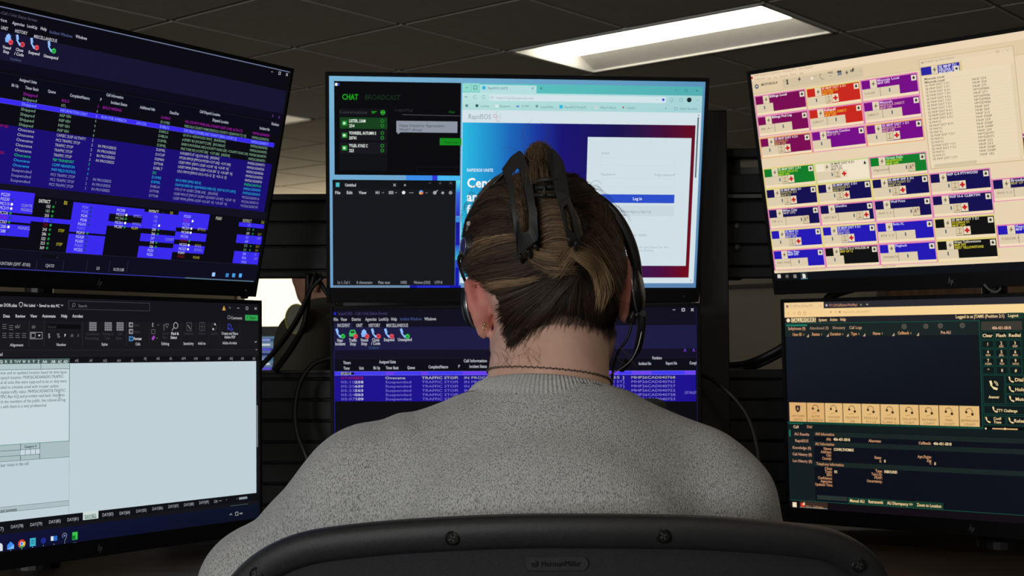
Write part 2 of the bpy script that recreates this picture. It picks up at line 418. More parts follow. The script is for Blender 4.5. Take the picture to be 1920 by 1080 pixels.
  ('C',208,260.4,1.8,'1f8a3c'),
  ('T',196.3,266.7,0,4,'7a8aff',0,'215'),
  ('C',208,266.7,1.8,'1a3a80'),
  ('T',196.3,273,0,4,'8a1018',0,'224'),
  ('C',208,273,1.8,'2f9a5a'),
  ('T',196.3,279.3,0,4,'d8d8d8',0,'243'),
  ('C',208,279.3,1.8,'1f8a3c'),
  ('T',221.3,279.3,0,3.9,'c0b828',0,'STEP'),
  ('T',196.3,285.6,0,4,'d8d8d8',0,'286'),
  ('C',208,285.6,1.8,'1f8a3c'),
  ('T',196.3,291.9,0,4,'d8d8d8',0,'322'),
  ('C',208,291.9,1.8,'1f8a3c'),
  ('T',196.3,298.2,0,4,'d8d8d8',0,'323'),
  ('C',208,298.2,1.8,'1f8a3c'),
  ('T',221.3,298.2,0,3.9,'c0b828',0,'STEP'),
  ('T',196.3,304.5,0,4,'d8d8d8',0,'369'),
  ('C',208,304.5,1.8,'1f8a3c'),
  ('R',238.6,238.4,299.3,279.6,'3a2aee'),
  ('R',238.6,282.4,299.3,310.8,'3a2aee'),
  ('T',253.8,244,0,4,'8a86f0',0,'PG41'),
  ('C',268.6,244,1.8,'1a3a80'),
  ('T',253.8,250,0,4,'8a86f0',0,'PG42'),
  ('C',268.6,250,1.8,'1a3a80'),
  ('T',253.8,256,0,4,'c8c8f8',0,'PG45'),
  ('C',268.6,256,1.8,'1a3a80'),
  ('T',253.8,262,0,4,'c8c8f8',0,'PG46'),
  ('C',268.6,262,1.8,'1a3a80'),
  ('T',250.8,267.9,0,4,'c8c8f8',0,'PG410'),
  ('C',268.7,267.9,1.8,'1a3a80'),
  ('T',250.8,273.6,0,4,'7a76f0',0,'PG412'),
  ('T',250.8,279.9,0,4,'d8d8d8',0,'PG414'),
  ('C',268.7,279.9,1.8,'1f8a3c'),
  ('T',250.8,285.9,0,4,'c8c8f8',0,'PG428'),
  ('C',268.7,285.9,1.8,'1a3a80'),
  ('T',250.8,291.9,0,4,'c8c8f8',0,'PG430'),
  ('C',268.7,291.9,1.8,'1a3a80'),
  ('T',250.8,297.8,0,4,'8a86f0',0,'PG620'),
  ('C',268.7,297.8,1.8,'1a3a80'),
  ('T',250.8,303.8,0,4,'c8c8f8',0,'MC522'),
  ('C',268.7,303.8,1.8,'1a3a80'),
  ('R',299.3,238.4,359.9,266.7,'3a2aee'),
  ('R',300.3,249.4,357.9,260.4,'0b0a13'),
  ('T',311.8,243.4,0,4,'c8c8f8',0,'MC508'),
  ('C',329.6,243.4,1.8,'2a3aa0'),
  ('T',311.8,249.4,0,4,'c8c8f8',0,'MC513'),
  ('C',329.6,249.4,1.8,'ffffff'),
  ('T',341.8,249.4,0,3.9,'8a86e8',0,'HMSCL'),
  ('T',311.8,255,0,4,'8aa890',0,'MC546'),
  ('C',329.6,255,1.8,'1f8a3c'),
  ('T',311.8,261,0,4,'c8c8f8',0,'MC561'),
  ('C',329.6,261,1.8,'ffffff'),
  ('T',341.8,261,0,3.9,'8a86e8',0,'WMSCL'),
  ('T',311.8,267,0,4,'d8d8d8',0,'MC587'),
  ('C',329.6,267,1.8,'1f8a3c'),
  ('T',341.8,267,0,3.9,'c0b828',0,'KLSM'),
  ('T',367.7,240.9,17.9,4.6,'c8c8c0',1,'DISTRICT'),
  ('T',393.5,240.8,0,4.7,'a8a8a8',0,':'),
  ('T',406.7,240.6,5.6,4.7,'a8a028',1,'D3'),
  ('R',359.9,242.1,422.4,266.1,'3a2aee'),
  ('R',359.9,273.6,422.4,284.9,'3a2aee'),
  ('R',359.9,292.2,422.4,310.1,'3a2aee'),
  ('T',378.5,247.8,0,4,'9a96f4',0,'101'),
  ('C',390.3,247.8,1.8,'2a3aa0'),
  ('T',378.5,254.1,0,4,'8a86f0',0,'142'),
  ('C',390.3,254.1,1.8,'2a3aa0'),
  ('T',378.5,260.4,0,4,'7a76f0',0,'143'),
  ('C',390.3,260.4,1.8,'ffffff'),
  ('T',378.5,266.7,0,4,'d8d8d8',0,'204'),
  ('C',390.3,266.7,1.8,'1f8a3c'),
  ('T',378.5,273,0,4,'d8d8d8',0,'266'),
  ('C',390.3,273,1.8,'1f8a3c'),
  ('T',378.5,279.3,0,4,'b8b8f4',0,'267'),
  ('C',390.3,279.3,1.8,'2a3aa0'),
  ('T',405.5,279.3,0,3.9,'8a8ac0',0,'COURT'),
  ('T',378.5,285.6,0,4,'d8d8d8',0,'318'),
  ('C',390.3,285.6,1.8,'1f8a3c'),
  ('T',378.5,291.9,0,4,'d8d8d8',0,'326'),
  ('C',390.3,291.9,1.8,'1f8a3c'),
  ('T',376.5,297.8,0,4,'c8c8f8',0,'PG25'),
  ('C',391.3,297.8,1.8,'2a3aa0'),
  ('T',376.5,303.8,0,4,'c8c8f8',0,'PG26'),
  ('C',391.3,303.8,1.8,'2a3aa0'),
  ('R',422.4,236.5,482.6,260.4,'3a2aee'),
  ('R',422.4,266.7,482.6,278.6,'3a2aee'),
  ('R',422.4,285.6,482.6,297.5,'3a2aee'),
  ('T',433.2,242.8,0,4,'b8b8f4',0,'PG250'),
  ('C',451.1,242.8,1.8,'2a3aa0'),
  ('T',433.2,249.1,0,4,'a022b0',0,'PG251'),
  ('C',451.1,249.1,1.8,'ffffff'),
  ('T',433.2,254.7,0,4,'9a96f4',0,'PG228'),
  ('C',451.1,254.7,1.8,'2a3aa0'),
  ('T',433.2,260.4,0,4,'d8d8d8',0,'MC531'),
  ('C',451.1,260.4,1.8,'ffffff'),
  ('T',463.2,260.4,0,3.9,'a8a028',0,'BTVSCL'),
  ('T',433.2,266.7,0,4,'d8d8d8',0,'MC548'),
  ('C',451.1,266.7,1.8,'ffffff'),
  ('T',433.2,273,0,4,'b8b8f4',0,'MC536'),
  ('C',451.1,273,1.8,'2a3aa0'),
  ('T',433.2,279.3,0,4,'8a1018',0,'MC506'),
  ('C',451.1,279.3,1.8,'1f8a3c'),
  ('T',433.2,285.6,0,4,'d8d8d8',0,'MC525'),
  ('C',451.1,285.6,1.8,'ffffff'),
  ('T',463.2,285.6,0,3.9,'a8a028',0,'BTSCL'),
  ('T',433.2,291.9,0,4,'c8c8f8',0,'MC527'),
  ('C',451.1,291.9,1.8,'ffffff'),
  ('T',463.2,291.9,0,3.9,'8a8ac0',0,'BTVSCL'),
  ('T',433.2,297.8,0,4,'d8d8d8',0,'PG441'),
  ('T',433.2,303.5,0,4,'8a1018',0,'PG445'),
  ('T',463.2,303.5,0,3.9,'a8a028',0,'PG445'),
  ('T',495.1,240.9,12.8,4.5,'b0b0a8',1,'PG601'),
  ('T',550.1,240.6,18.7,4.6,'a8a898',1,'DISTRICT'),
  ('T',589.5,240.3,6,4.6,'8a8830',1,'D4'),
  ('R',543.3,243.7,596.3,250.2,'3a2aee'),
  ('R',543.3,262.9,596.3,276,'3a2aee'),
  ('R',543.3,289,596.3,308.2,'3a2aee'),
  ('T',561.3,247,0,3.9,'8a86f0',0,'101'),
  ('C',575.3,247,1.5,'2a3aa0'),
  ('T',561.3,253.5,0,3.9,'5a8a68',0,'119'),
  ('C',575.3,253.5,1.5,'1f8a3c'),
  ('T',561.3,260,0,3.9,'c8c8c8',0,'189'),
  ('C',575.3,260,1.5,'1f8a3c'),
  ('T',586.3,260,0,3.6,'8a8430',0,'EXT'),
  ('T',561.3,266.5,0,3.9,'9a96f4',0,'121'),
  ('C',575.3,266.5,1.5,'2a3aa0'),
  ('T',586.3,266.5,0,3.6,'8080a0',0,'HBT'),
  ('T',561.3,273,0,3.9,'b0b0f4',0,'147'),
  ('C',575.3,273,1.5,'2a3aa0'),
  ('T',561.3,279.6,0,3.9,'7a9a80',0,'275'),
  ('C',575.3,279.6,1.5,'1f8a3c'),
  ('T',586.3,279.6,0,3.6,'8a8430',0,'EXT'),
  ('T',561.3,286.1,0,3.9,'5a8a68',0,'281'),
  ('C',575.3,286.1,1.5,'1f8a3c'),
  ('T',586.3,286.1,0,3.6,'8a8430',0,'TM'),
  ('T',561.3,292.6,0,3.9,'b0b0f4',0,'205'),
  ('C',575.3,292.6,1.5,'2a3aa0'),
  ('T',586.3,292.6,0,3.6,'8080a0',0,'ST'),
  ('T',561.3,299.1,0,3.9,'b0b0f4',0,'PG4'),
  ('C',575.3,299.1,1.5,'2a3aa0'),
  ('T',586.3,299.1,0,3.6,'8080a0',0,'OFF'),
  ('T',561.3,305.6,0,3.9,'a0a0f4',0,'PG42'),
  ('C',575.3,305.6,1.5,'2a3aa0'),
  ('R',0,309.1,597.7,309.9,'1e1c30'),
  ('R',0,309.9,597.7,336.2,'0e0d1e'),
  ('R',200,312.4,227.5,319.7,'0a0a12'),
  ('L',[(200,312.4),(227.5,312.4),(227.5,319.7),(200,319.7),(200,312.4)],0.3,'24223a'),
  ('T',224.8,315.2,0,3.7,'d0d0d0',0,'.'),
  ('T',132.8,328.8,53.2,4.4,'b4b4bc',0,'MOUNTAIN (GMT -07:00)'),
  ('T',209.1,328.4,14.2,4.1,'b4b4bc',0,'CJA733'),
  ('T',292.8,328.4,5.3,4.3,'b4b4bc',0,'D3'),
  ('T',321.1,328.5,19.1,4.3,'b4b4bc',0,'10.29.3.88'),
  ('R',195.3,322.4,195.7,339.4,'3a3850'),
  ('R',237.5,320.4,237.9,337.4,'3a3850'),
  ('R',275.8,318.5,276.2,335.5,'3a3850'),
  ('R',314.2,316.7,314.6,333.7,'3a3850'),
  ('R',345.1,315.2,345.5,332.2,'3a3850'),
  ('R',0,335.2,460,336.2,'3a3aa0'),
  ('R',505.9,324.9,511.9,330.9,'9ccbff'),
  ('R',533.6,324.8,539.6,330.8,'3a86c8'),
  ('R',546.9,324.5,552.9,330.5,'4a98e0'),
  ('R',560.9,324.1,566.9,330.1,'58a8f0'),
  ('R',454.4,334.8,594,336.2,'5a7890'),
  ('R',558,5.9,561,6.6,'b8b8c0'),
  ('L',[(573.8,3.8),(577.4,3.8),(577.4,7.8),(573.8,7.8),(573.8,3.8)],0.8,'b8b8c0'),
  ('L',[(589.7,3.7),(592.9,7.3)],0.8,'c8c8d0'),
  ('L',[(592.9,3.7),(589.7,7.3)],0.8,'c8c8d0'),
 ],
 'LB':[
  ('R',0,0,597.7,336.2,'14141a'),
  ('R',0,32,597.7,71.6,'17171c'),
  ('R',0,71.6,597.7,72,'2c2c32'),
  ('R',0,72.2,597.7,81.4,'19191e'),
  ('R',0,81.4,597.7,90.2,'101014'),
  ('T',123.1,12.2,47,4.2,'c6c6ca',1,'Dispatchman DOR.xlsx'),
  ('P',[(172.6,8.6),(175.8,7.2),(179,8.6),(178.4,12.6),(175.8,15),(173.2,12.6)],'a8a8ac'),
  ('P',[(173.6,9.3),(175.8,8.3),(178,9.3),(177.6,12.2),(175.8,13.9),(174,12.2)],'14141a'),
  ('T',180.2,11.6,17.4,3.7,'c6c6ca',1,'No Label'),
  ('C',200.8,11.4,0.6,'c6c6ca'),
  ('T',203.6,11.4,31.8,3.8,'c6c6ca',1,'Saved to this PC'),
  ('L',[(237.5,9.7),(239.2,11.2),(241,9.7)],0.6,'c6c6ca'),
  ('L',[(249.8,3.8),(386.9,3.8),(386.9,15.2),(249.8,15.2),(249.8,3.8)],0.5,'4a4a50'),
  ('L',[(260.4,9.3),(260,10.4),(259.1,11.3),(257.9,11.4),(256.7,10.9),(256.1,9.9),(256.1,8.6),(256.7,7.6),(257.9,7.1),(259.1,7.3),(260,8.1),(260.4,9.3)],0.5,'77777c'),
  ('L',[(257,10.8),(255.2,12.9)],0.5,'77777c'),
  ('T',265.4,10.4,14.3,3.7,'77777c',0,'Search'),
  ('T',149.5,26.6,10,3.8,'c6c6ca',1,'Data'),
  ('T',167.6,26.3,15,3.8,'c6c6ca',1,'Review'),
  ('T',190.1,25.9,10.2,3.9,'c6c6ca',1,'View'),
  ('T',208.4,25.5,20.8,3.9,'c6c6ca',1,'Automate'),
  ('T',237.8,25,10.1,4,'c6c6ca',1,'Help'),
  ('T',255.9,24.7,17,4,'c6c6ca',1,'Acrobat'),
  ('T',109.5,26.6,28,4.2,'c6c6ca',1,'Formulas'),
  ('T',61.5,26.6,36,4.2,'c6c6ca',1,'Page Layout'),
  ('T',37.5,26.6,16,4.2,'c6c6ca',1,'Insert'),
  ('T',159.9,64.9,19.9,3.5,'b0b0b4',1,'Alignment'),
  ('T',230.8,64.4,15.2,3.6,'b0b0b4',1,'Number'),
  ('T',303.7,63.8,10.6,3.8,'b0b0b4',1,'Styles'),
  ('T',361.7,63.4,8.6,3.9,'b0b0b4',1,'Cells'),
  ('T',408.2,62.9,14.2,3.9,'b0b0b4',1,'Editing'),
  ('T',448.8,62.6,19.3,4,'b0b0b4',1,'Sensitivity'),
  ('T',476.5,62.3,14.9,4,'b0b0b4',1,'Add-ins'),
  ('T',524.3,61.5,28.9,4.1,'b0b0b4',1,'Adobe Acrobat'),
  ('R',188.1,32.3,188.5,67.3,'3a3a40'),
  ('R',211.3,32.1,211.7,67.1,'3a3a40'),
  ('R',271.9,31.6,272.3,66.6,'3a3a40'),
  ('R',345.9,30.9,346.3,65.9,'3a3a40'),
  ('R',385.9,30.5,386.3,65.5,'2e2e34'),
  ('R',444.8,30,445.2,65,'2e2e34'),
  ('R',472.2,29.7,472.6,64.7,'2e2e34'),
  ('R',496.3,29.5,496.7,64.5,'2e2e34'),
  ('R',519,29.3,519.4,64.3,'2e2e34'),
  ('R',559.1,28.9,559.5,63.9,'2e2e34'),
  ('R',148.4,37.6,154.8,38.2,'77777c'),
  ('R',148.4,40.2,153.8,40.8,'77777c'),
  ('R',148.4,42.8,154.8,43.4,'77777c'),
  ('R',158.2,38.9,164.6,39.5,'77777c'),
  ('R',158.2,41.5,163.6,42.1,'77777c'),
  ('R',158.2,44.1,164.6,44.7,'77777c'),
  ('R',148.5,49.4,154.9,50,'77777c'),
  ('R',148.5,52,153.9,52.6,'77777c'),
  ('R',148.5,54.6,154.9,55.2,'77777c'),
  ('R',158.3,49.4,164.7,50,'77777c'),
  ('R',158.3,52,163.7,52.6,'77777c'),
  ('R',158.3,54.6,164.7,55.2,'77777c'),
  ('R',168,49.3,174.4,49.9,'77777c'),
  ('R',168,51.9,173.4,52.5,'77777c'),
  ('R',168,54.5,174.4,55.1,'77777c'),
  ('R',177.6,49.2,184,49.8,'77777c'),
  ('R',177.6,51.8,183,52.4,'77777c'),
  ('R',177.6,54.4,184,55,'77777c'),
  ('T',167,40,8,5,'77777c',0,'ab/'),
  ('L',[(190.1,47.8),(208.4,47.8),(208.4,56.7),(190.1,56.7),(190.1,47.8)],0.6,'a0a0a6'),
  ('L',[(191.6,49.2),(197.6,49.2),(197.6,55.2),(191.6,55.2),(191.6,49.2)],0.8,'909096'),
  ('P',[(201.7,51.2),(205.7,51.2),(203.7,53.7)],'c6c6ca'),
  ('T',192.1,40,6,5,'77777c',0,'ab'),
  ('R',215.6,36.5,268.6,42.7,'0a0a0d'),
  ('T',216.7,40,13.3,3.6,'3e3e42',0,'General'),
  ('T',217.2,52.1,0,5.8,'a0a0a4',0,'$'),
  ('T',231.3,52,0,5.8,'909094',0,'%'),
  ('C',244.3,50.9,1.2,'c6c6ca'),
  ('L',[(244.8,51.1),(243.4,53.5)],0.7,'c6c6ca'),
  ('T',252.1,51.9,0,3.7,'77777c',0,'.00'),
  ('T',263.2,51.8,0,3.7,'77777c',0,'.0'),
  ('R',283.2,32.9,295.2,44.9,'808086'),
  ('R',283.2,35.6,295.2,36.2,'2a2a2e'),
  ('R',285.9,32.9,286.5,44.9,'2a2a2e'),
  ('R',283.2,38.6,295.2,39.2,'2a2a2e'),
  ('R',288.9,32.9,289.5,44.9,'2a2a2e'),
  ('R',283.2,41.6,295.2,42.2,'2a2a2e'),
  ('R',291.9,32.9,292.5,44.9,'2a2a2e'),
  ('R',308.8,32.6,320.8,44.6,'808086'),
  ('R',308.8,35.3,320.8,35.9,'2a2a2e'),
  ('R',311.5,32.6,312.1,44.6,'2a2a2e'),
  ('R',308.8,38.3,320.8,38.9,'2a2a2e'),
  ('R',314.5,32.6,315.1,44.6,'2a2a2e'),
  ('R',308.8,41.3,320.8,41.9,'2a2a2e'),
  ('R',317.5,32.6,318.1,44.6,'2a2a2e'),
  ('R',328.9,32.4,340.9,44.4,'808086'),
  ('R',328.9,35.1,340.9,35.7,'2a2a2e'),
  ('R',331.6,32.4,332.2,44.4,'2a2a2e'),
  ('R',328.9,38.1,340.9,38.7,'2a2a2e'),
  ('R',334.6,32.4,335.2,44.4,'2a2a2e'),
  ('R',328.9,41.1,340.9,41.7,'2a2a2e'),
  ('R',337.6,32.4,338.2,44.4,'2a2a2e'),
  ('T',277.6,49.2,22.6,3.7,'3c3c42',0,'Conditional'),
  ('T',276.8,55.4,22.2,3.7,'3c3c42',0,'Formatting'),
  ('T',305.2,49,18.5,3.8,'3c3c42',0,'Format as'),
  ('T',308.4,55.2,9.4,3.8,'3c3c42',0,'Table'),
  ('T',330.9,48.8,7.6,3.8,'3c3c42',0,'Cell'),
  ('T',327.8,55.1,10.1,3.8,'3c3c42',0,'Styles'),
  ('R',350,32.2,357.2,39.4,'8a8a90'),
  ('R',352.1,34.3,356.2,37.3,'2a2a30'),
  ('R',350.1,41.8,357.3,49,'8a8a90'),
  ('R',352.2,43.9,356.3,46.9,'2a2a30'),
  ('R',350.1,52.2,357.3,59.4,'3a7ab8'),
  ('R',352.2,54.3,356.3,57.3,'2a2a30'),
  ('T',359.4,36,9.1,3.9,'3c3c42',0,'Insert'),
  ('T',358.8,45.7,11.1,3.8,'3c3c42',0,'Delete'),
  ('T',358.2,55.7,14.1,4,'d0d0d4',1,'Format'),
  ('T',390.7,35.4,0,5.5,'a8a8ac',0,'E'),
  ('C',402.3,35.4,0.5,'c6c6ca'),
  ('L',[(390.3,42.3),(396.3,42.3),(396.3,48.3),(390.3,48.3),(390.3,42.3)],0.5,'77777c'),
  ('P',[(389.9,55.8),(393.8,50.8),(396.7,53.3),(392.8,58.4)],'9a4ab8'),
  ('C',399.7,54.8,0.5,'c6c6ca'),
  ('T',411.1,36.2,0,3.9,'77777c',0,'A'),
  ('T',411.1,40.9,0,3.9,'77777c',0,'Z'),
  ('L',[(415.1,33.7),(421.1,33.7),(418.1,39.7),(415.1,33.7)],0.6,'77777c'),
  ('L',[(438.3,35.9),(437.8,38),(436.5,39.5),(434.7,40.3),(432.8,40),(431.3,38.8),(430.4,37),(430.4,34.9),(431.3,33),(432.8,31.8),(434.7,31.5),(436.5,32.3),(437.8,33.9),(438.3,35.9)],0.8,'b8b8bc'),
  ('L',[(430.4,39.3),(427.4,43.1)],0.8,'b8b8bc'),
  ('T',409.7,47.9,11.5,3.9,'3a3a40',0,'Sort &'),
  ('T',409.1,53.7,10.2,3.9,'3a3a40',0,'Filter'),
  ('T',425.6,47.8,14.2,4.1,'d0d0d4',1,'Find &'),
  ('T',424.7,53.6,11.7,4.1,'d0d0d4',1,'Select'),
  ('L',[(454.8,31.3),(463.8,31.3),(463.8,43.3),(454.8,43.3),(454.8,31.3)],0.6,'5a5a60'),
  ('L',[(457.3,35.3),(461.3,40.3)],1.5,'77777c'),
  ('L',[(479.1,30.8),(489.1,30.8),(489.1,42.8),(479.1,42.8),(479.1,30.8)],0.7,'4c4c52'),
  ('L',[(484.1,30.8),(484.1,42.8)],0.7,'4c4c52'),
  ('L',[(479.1,36.8),(489.1,36.8)],0.7,'4c4c52'),
  ('C',509.3,33.1,1.4,'d0d0d4'),
  ('C',505.7,40.5,1.4,'d0d0d4'),
  ('L',[(512.1,36.8),(511.6,39.5),(510,41.7),(507.7,42.7),(505.4,42.4),(503.4,40.7),(502.3,38.2),(502.3,35.3),(503.4,32.8),(505.4,31.1),(507.7,30.8),(510,31.8),(511.6,34),(512.1,36.7)],0.4,'55555a'),
  ('T',449.2,47.4,18.5,4,'38383e',0,'Sensitivity'),
  ('T',476.9,47.2,14.3,4,'38383e',0,'Add-ins'),
  ('T',500.6,47,13.8,4.1,'38383e',0,'Copilot'),
  ('L',[(535.1,41),(535.8,32.4),(539.6,32.9),(542.5,38.7),(544.8,40.9),(541,42.1),(537.3,38.7),(535.1,41)],0.9,'3a48d8'),
  ('T',522.2,46.8,33.1,4.1,'b8b8bc',1,'Create and Share'),
  ('T',528,52.5,21.8,4.1,'b8b8bc',1,'Adobe PDF'),
  ('P',[(523.6,11.3),(530.4,11.3),(527,3.9)],'d0a050'),
  ('C',538.8,7.1,1.7,'55555a'),
  ('L',[(553.8,7.4),(557.6,7.3)],0.6,'c6c6ca'),
  ('L',[(571.9,5.1),(575.9,5.1),(575.9,9.1),(571.9,9.1),(571.9,5.1)],0.8,'a0a0a4'),
  ('L',[(589.8,5.7),(593.7,8.6)],0.7,'c6c6ca'),
  ('L',[(593.7,5.7),(589.8,8.7)],0.7,'c6c6ca'),
  ('L',[(534.4,18.3),(565.9,18.3),(565.9,26.2),(534.4,26.2),(534.4,18.3)],0.3,'34343a'),
  ('T',541.1,22.6,22.6,4.1,'a8a8ac',1,'Comments'),
  ('L',[(534.5,19.9),(539.3,19.9),(539.3,23.9),(534.5,23.9),(534.5,19.9)],0.5,'a8a8ac'),
  ('R',569.8,17.5,596.3,26.4,'2f9a4a'),
  ('T',579.7,21.9,11.6,4.2,'0c4a1c',1,'Share'),
  ('L',[(573.3,22.6),(575.4,20.9)],0.7,'0c4a1c'),
  ('L',[(590,59.2),(591.7,60.6),(593.5,59.2)],0.7,'c6c6ca'),
  ('L',[(592,71.5),(593.2,72.5),(594.4,71.5)],0.5,'c6c6ca'),
  ('T',135.1,77.2,14,4.2,'c6c6ca',0,'Total'),
  ('R',0,83.4,251.5,90.2,'4a5f5e'),
  ('T',144.6,86.9,4.9,3.5,'d4dcdc',1,'Q'),
  ('T',152.4,87,3,3.5,'d4dcdc',1,'R'),
  ('T',159.8,87,3.1,3.5,'d4dcdc',1,'S'),
  ('T',166.4,87.1,2.2,3.5,'d4dcdc',1,'T'),
  ('T',169.2,87.1,2.8,3.5,'d4dcdc',1,'U'),
  ('T',172.7,87.1,3.1,3.6,'d4dcdc',1,'V'),
  ('T',178.6,87.2,4.5,3.6,'d4dcdc',1,'W'),
  ('T',186.4,87.3,3.4,3.6,'d4dcdc',1,'X'),
  ('T',194,87.3,2.8,3.6,'d4dcdc',1,'Y'),
  ('T',201.3,87.4,2.8,3.6,'d4dcdc',1,'Z'),
  ('T',208.8,87.5,7.3,3.6,'d4dcdc',1,'AA'),
  ('T',222.3,87.6,6.7,3.6,'d4dcdc',1,'AB'),
  ('T',232.7,87.7,6.2,3.6,'d4dcdc',1,'AC'),
  ('T',241.5,87.8,7.3,3.7,'d4dcdc',1,'AD'),
  ('R',150,83.9,150.5,90.2,'22302f'),
  ('R',157.7,83.9,158.2,90.2,'22302f'),
  ('R',165.1,83.9,165.6,90.2,'22302f'),
  ('R',168.9,83.9,169.4,90.2,'22302f'),
  ('R',172.4,83.9,172.9,90.2,'22302f'),
  ('R',176.4,83.9,176.9,90.2,'22302f'),
  ('R',183.6,83.9,184.1,90.2,'22302f'),
  ('R',191.1,83.9,191.6,90.2,'22302f'),
  ('R',198.8,83.9,199.3,90.2,'22302f'),
  ('R',206.2,83.9,206.7,90.2,'22302f'),
  ('R',219,83.9,219.5,90.2,'22302f'),
  ('R',231.9,83.9,232.4,90.2,'22302f'),
  ('R',240.1,83.9,240.6,90.2,'22302f'),
  ('T',259.8,86.5,6,3.7,'8e9296',0,'AE'),
  ('T',283.1,86.7,5.7,3.7,'8e9296',0,'AF'),
  ('T',306,86.9,6.8,3.8,'8e9296',0,'AG'),
  ('T',329.6,87.1,6.6,3.8,'8e9296',0,'AH'),
  ('T',353.4,87.3,4.5,3.8,'8e9296',0,'AI'),
  ('T',376.3,84.5,4.9,3.9,'8e9296',0,'AJ'),
  ('T',398.8,84.7,6.3,3.9,'8e9296',0,'AK'),
  ('T',422.4,84.8,5.3,3.9,'8e9296',0,'AL'),
  ('T',444.7,85,8.1,4,'8e9296',0,'AM'),
  ('T',468.2,85.2,7.4,4,'8e9296',0,'AN'),
  ('T',491.5,85.3,6.9,4,'8e9296',0,'AO'),
  ('T',515.1,85.5,6.2,4.1,'8e9296',0,'AP'),
  ('T',538.3,85.7,6.4,4.1,'8e9296',0,'AQ'),
  ('T',561.3,85.8,6.1,4.2,'8e9296',0,'AR'),
  ('T',585,86,5.7,4.2,'8e9296',0,'AS'),
  ('R',0,90.2,592.4,296.7,'c0d0d7'),
  ('R',0,90.2,251.5,296.7,'c8d8de'),
  ('R',0,90.2,251.5,97.6,'b2c6c8'),
  ('R',0,97.4,251.5,98.1,'5b7877'),
  ('R',206,90.2,206.8,97.3,'5b7877'),
  ('R',250.9,90.2,251.8,296.7,'5b7877'),
  ('T',145.8,101.8,102.2,4.1,'3a464e',0,'tion and an updated location based on time lapse.'),
  ('T',90.6,101.8,54.2,4.1,'3a464e',0,'the caller gave their loca'),
  ('T',145.9,108.1,97.1,4.1,'3a464e',0,'ispatch location. MHP26CAD0406593-TRAFFIC-'),
  ('T',105.6,108.1,39.3,4.1,'3a464e',0,'MHP26CAD0406571 d'),
  ('T',145.9,114.3,100.8,4.1,'3a464e',0,'at all units that were supposed to be on duty were'),
  ('T',94.6,114.3,50.4,4.1,'3a464e',0,'of the shift confirmed th'),
  ('T',146,120.7,87.9,4.1,'3a464e',0,'ailed to schedule email with trooper update'),
  ('T',106.2,120.7,38.8,4.1,'3a464e',0,'on the hour, was em'),
  ('T',146.1,127.1,100.1,4.1,'3a464e',0,'mplete traffic status. MHP26CAD040724-TRAFFIC-'),
  ('T',97.2,127.1,47.9,4.1,'3a464e',0,'the officer did not co'),
  ('T',146.1,133.2,97.5,4.1,'3a464e',0,'FFIC-Ran KQ and provided read back. Stephanie'),
  ('T',108.3,133.2,36.8,4.1,'3a464e',0,'MHP26CAD04055 TRA'),
  ('T',146.2,139.7,98.7,4.1,'3a464e',0,'th the members of the public. the colonel and ag'),
  ('T',104,139.7,41.1,4.1,'3a464e',0,'was very pleasant wi'),
  ('T',146.2,146.3,69,4.1,'3a464e',0,'s with them in a very professional'),
  ('T',110.7,146.3,34.5,4.1,'3a464e',0,'the other agencie'),
  ('L',[(235.3,129.7),(235.3,137.7)],0.6,'22303a'),
  ('L',[(233.8,129.7),(236.8,129.7)],0.5,'22303a'),
  ('L',[(233.8,137.7),(236.8,137.7)],0.5,'22303a'),
  ('R',0,196.4,251.5,218.1,'a9bcc0'),
  ('R',0,196.4,251.5,197.1,'4e8a78'),
  ('R',0,218.1,251.5,218.7,'5b7877'),
  ('R',175.9,196.4,176.7,218.1,'3c5254'),
  ('R',205,196.4,205.8,218.1,'3c5254'),
  ('R',176.2,204.1,205.3,211.5,'c8d6e0'),
  ('R',0,204.1,205.3,204.7,'4c6264'),
  ('R',0,211.5,205.3,212.1,'4c6264'),
  ('R',183.1,204.1,183.7,211.5,'4c6264'),
  ('R',191,204.1,191.6,211.5,'4c6264'),
  ('R',198.5,204.1,199.1,211.5,'4c6264'),
  ('T',181.9,200.7,18.3,3.5,'33434a',1,'Category 4'),
  ('R',0,218.7,251.5,296.7,'c0d0d8'),
  ('T',146.9,223,42.8,4.2,'3a464e',0,'lear notes in the call.'),
  ('T',56.9,223,89,4.2,'3a464e',0,'Dispatcher entered great and c'),
  ('R',0,277.7,251.5,284.6,'acbcc2'),
  ('R',0,277.7,251.5,278.2,'5b7877'),
  ('R',0,284.6,251.5,285.1,'5b7877'),
  ('T',147.4,282.5,24.1,4,'33434a',1,'and comments'),
  ('R',592.4,90.2,597.7,296.7,'14161c'),
  ('R',593.6,160,595.4,225,'8a9096'),
  ('R',0,296.7,597.7,308.7,'0e0f14'),
  ('R',0,308.7,597.7,313.7,'131318'),
  ('T',127.5,306.1,25,4.8,'a8acb2',0,'DAY(77)'),
  ('T',162.5,304.9,18.9,4.2,'a8acb2',0,'DAY(78)'),
  ('T',191.4,305.1,18.6,4.2,'a8acb2',0,'DAY(79)'),
  ('T',219.9,304.4,18.8,4.3,'a8acb2',0,'DAY(80)'),
  ('T',248.7,304.3,18.7,4.4,'a8acb2',0,'DAY(81)'),
  ('T',305.6,303.3,18.9,4.5,'a8acb2',0,'DAY(83)'),
  ('T',334.5,303.8,18.4,4.5,'a8acb2',0,'DAY(84)'),
  ('T',363.2,303.4,18.7,4.3,'989ca4',0,'DAY(85)'),
  ('T',391.7,302.9,19.2,4.3,'989ca4',0,'DAY(86)'),
  ('T',420.6,302.4,19.3,4.4,'989ca4',0,'DAY(87)'),
  ('T',449.3,302.4,19.4,4.4,'989ca4',0,'DAY(88)'),
  ('T',478,301.9,19.1,4.5,'989ca4',0,'DAY(89)'),
  ('T',507,302.6,7.1,4.5,'989ca4',0,'DA'),
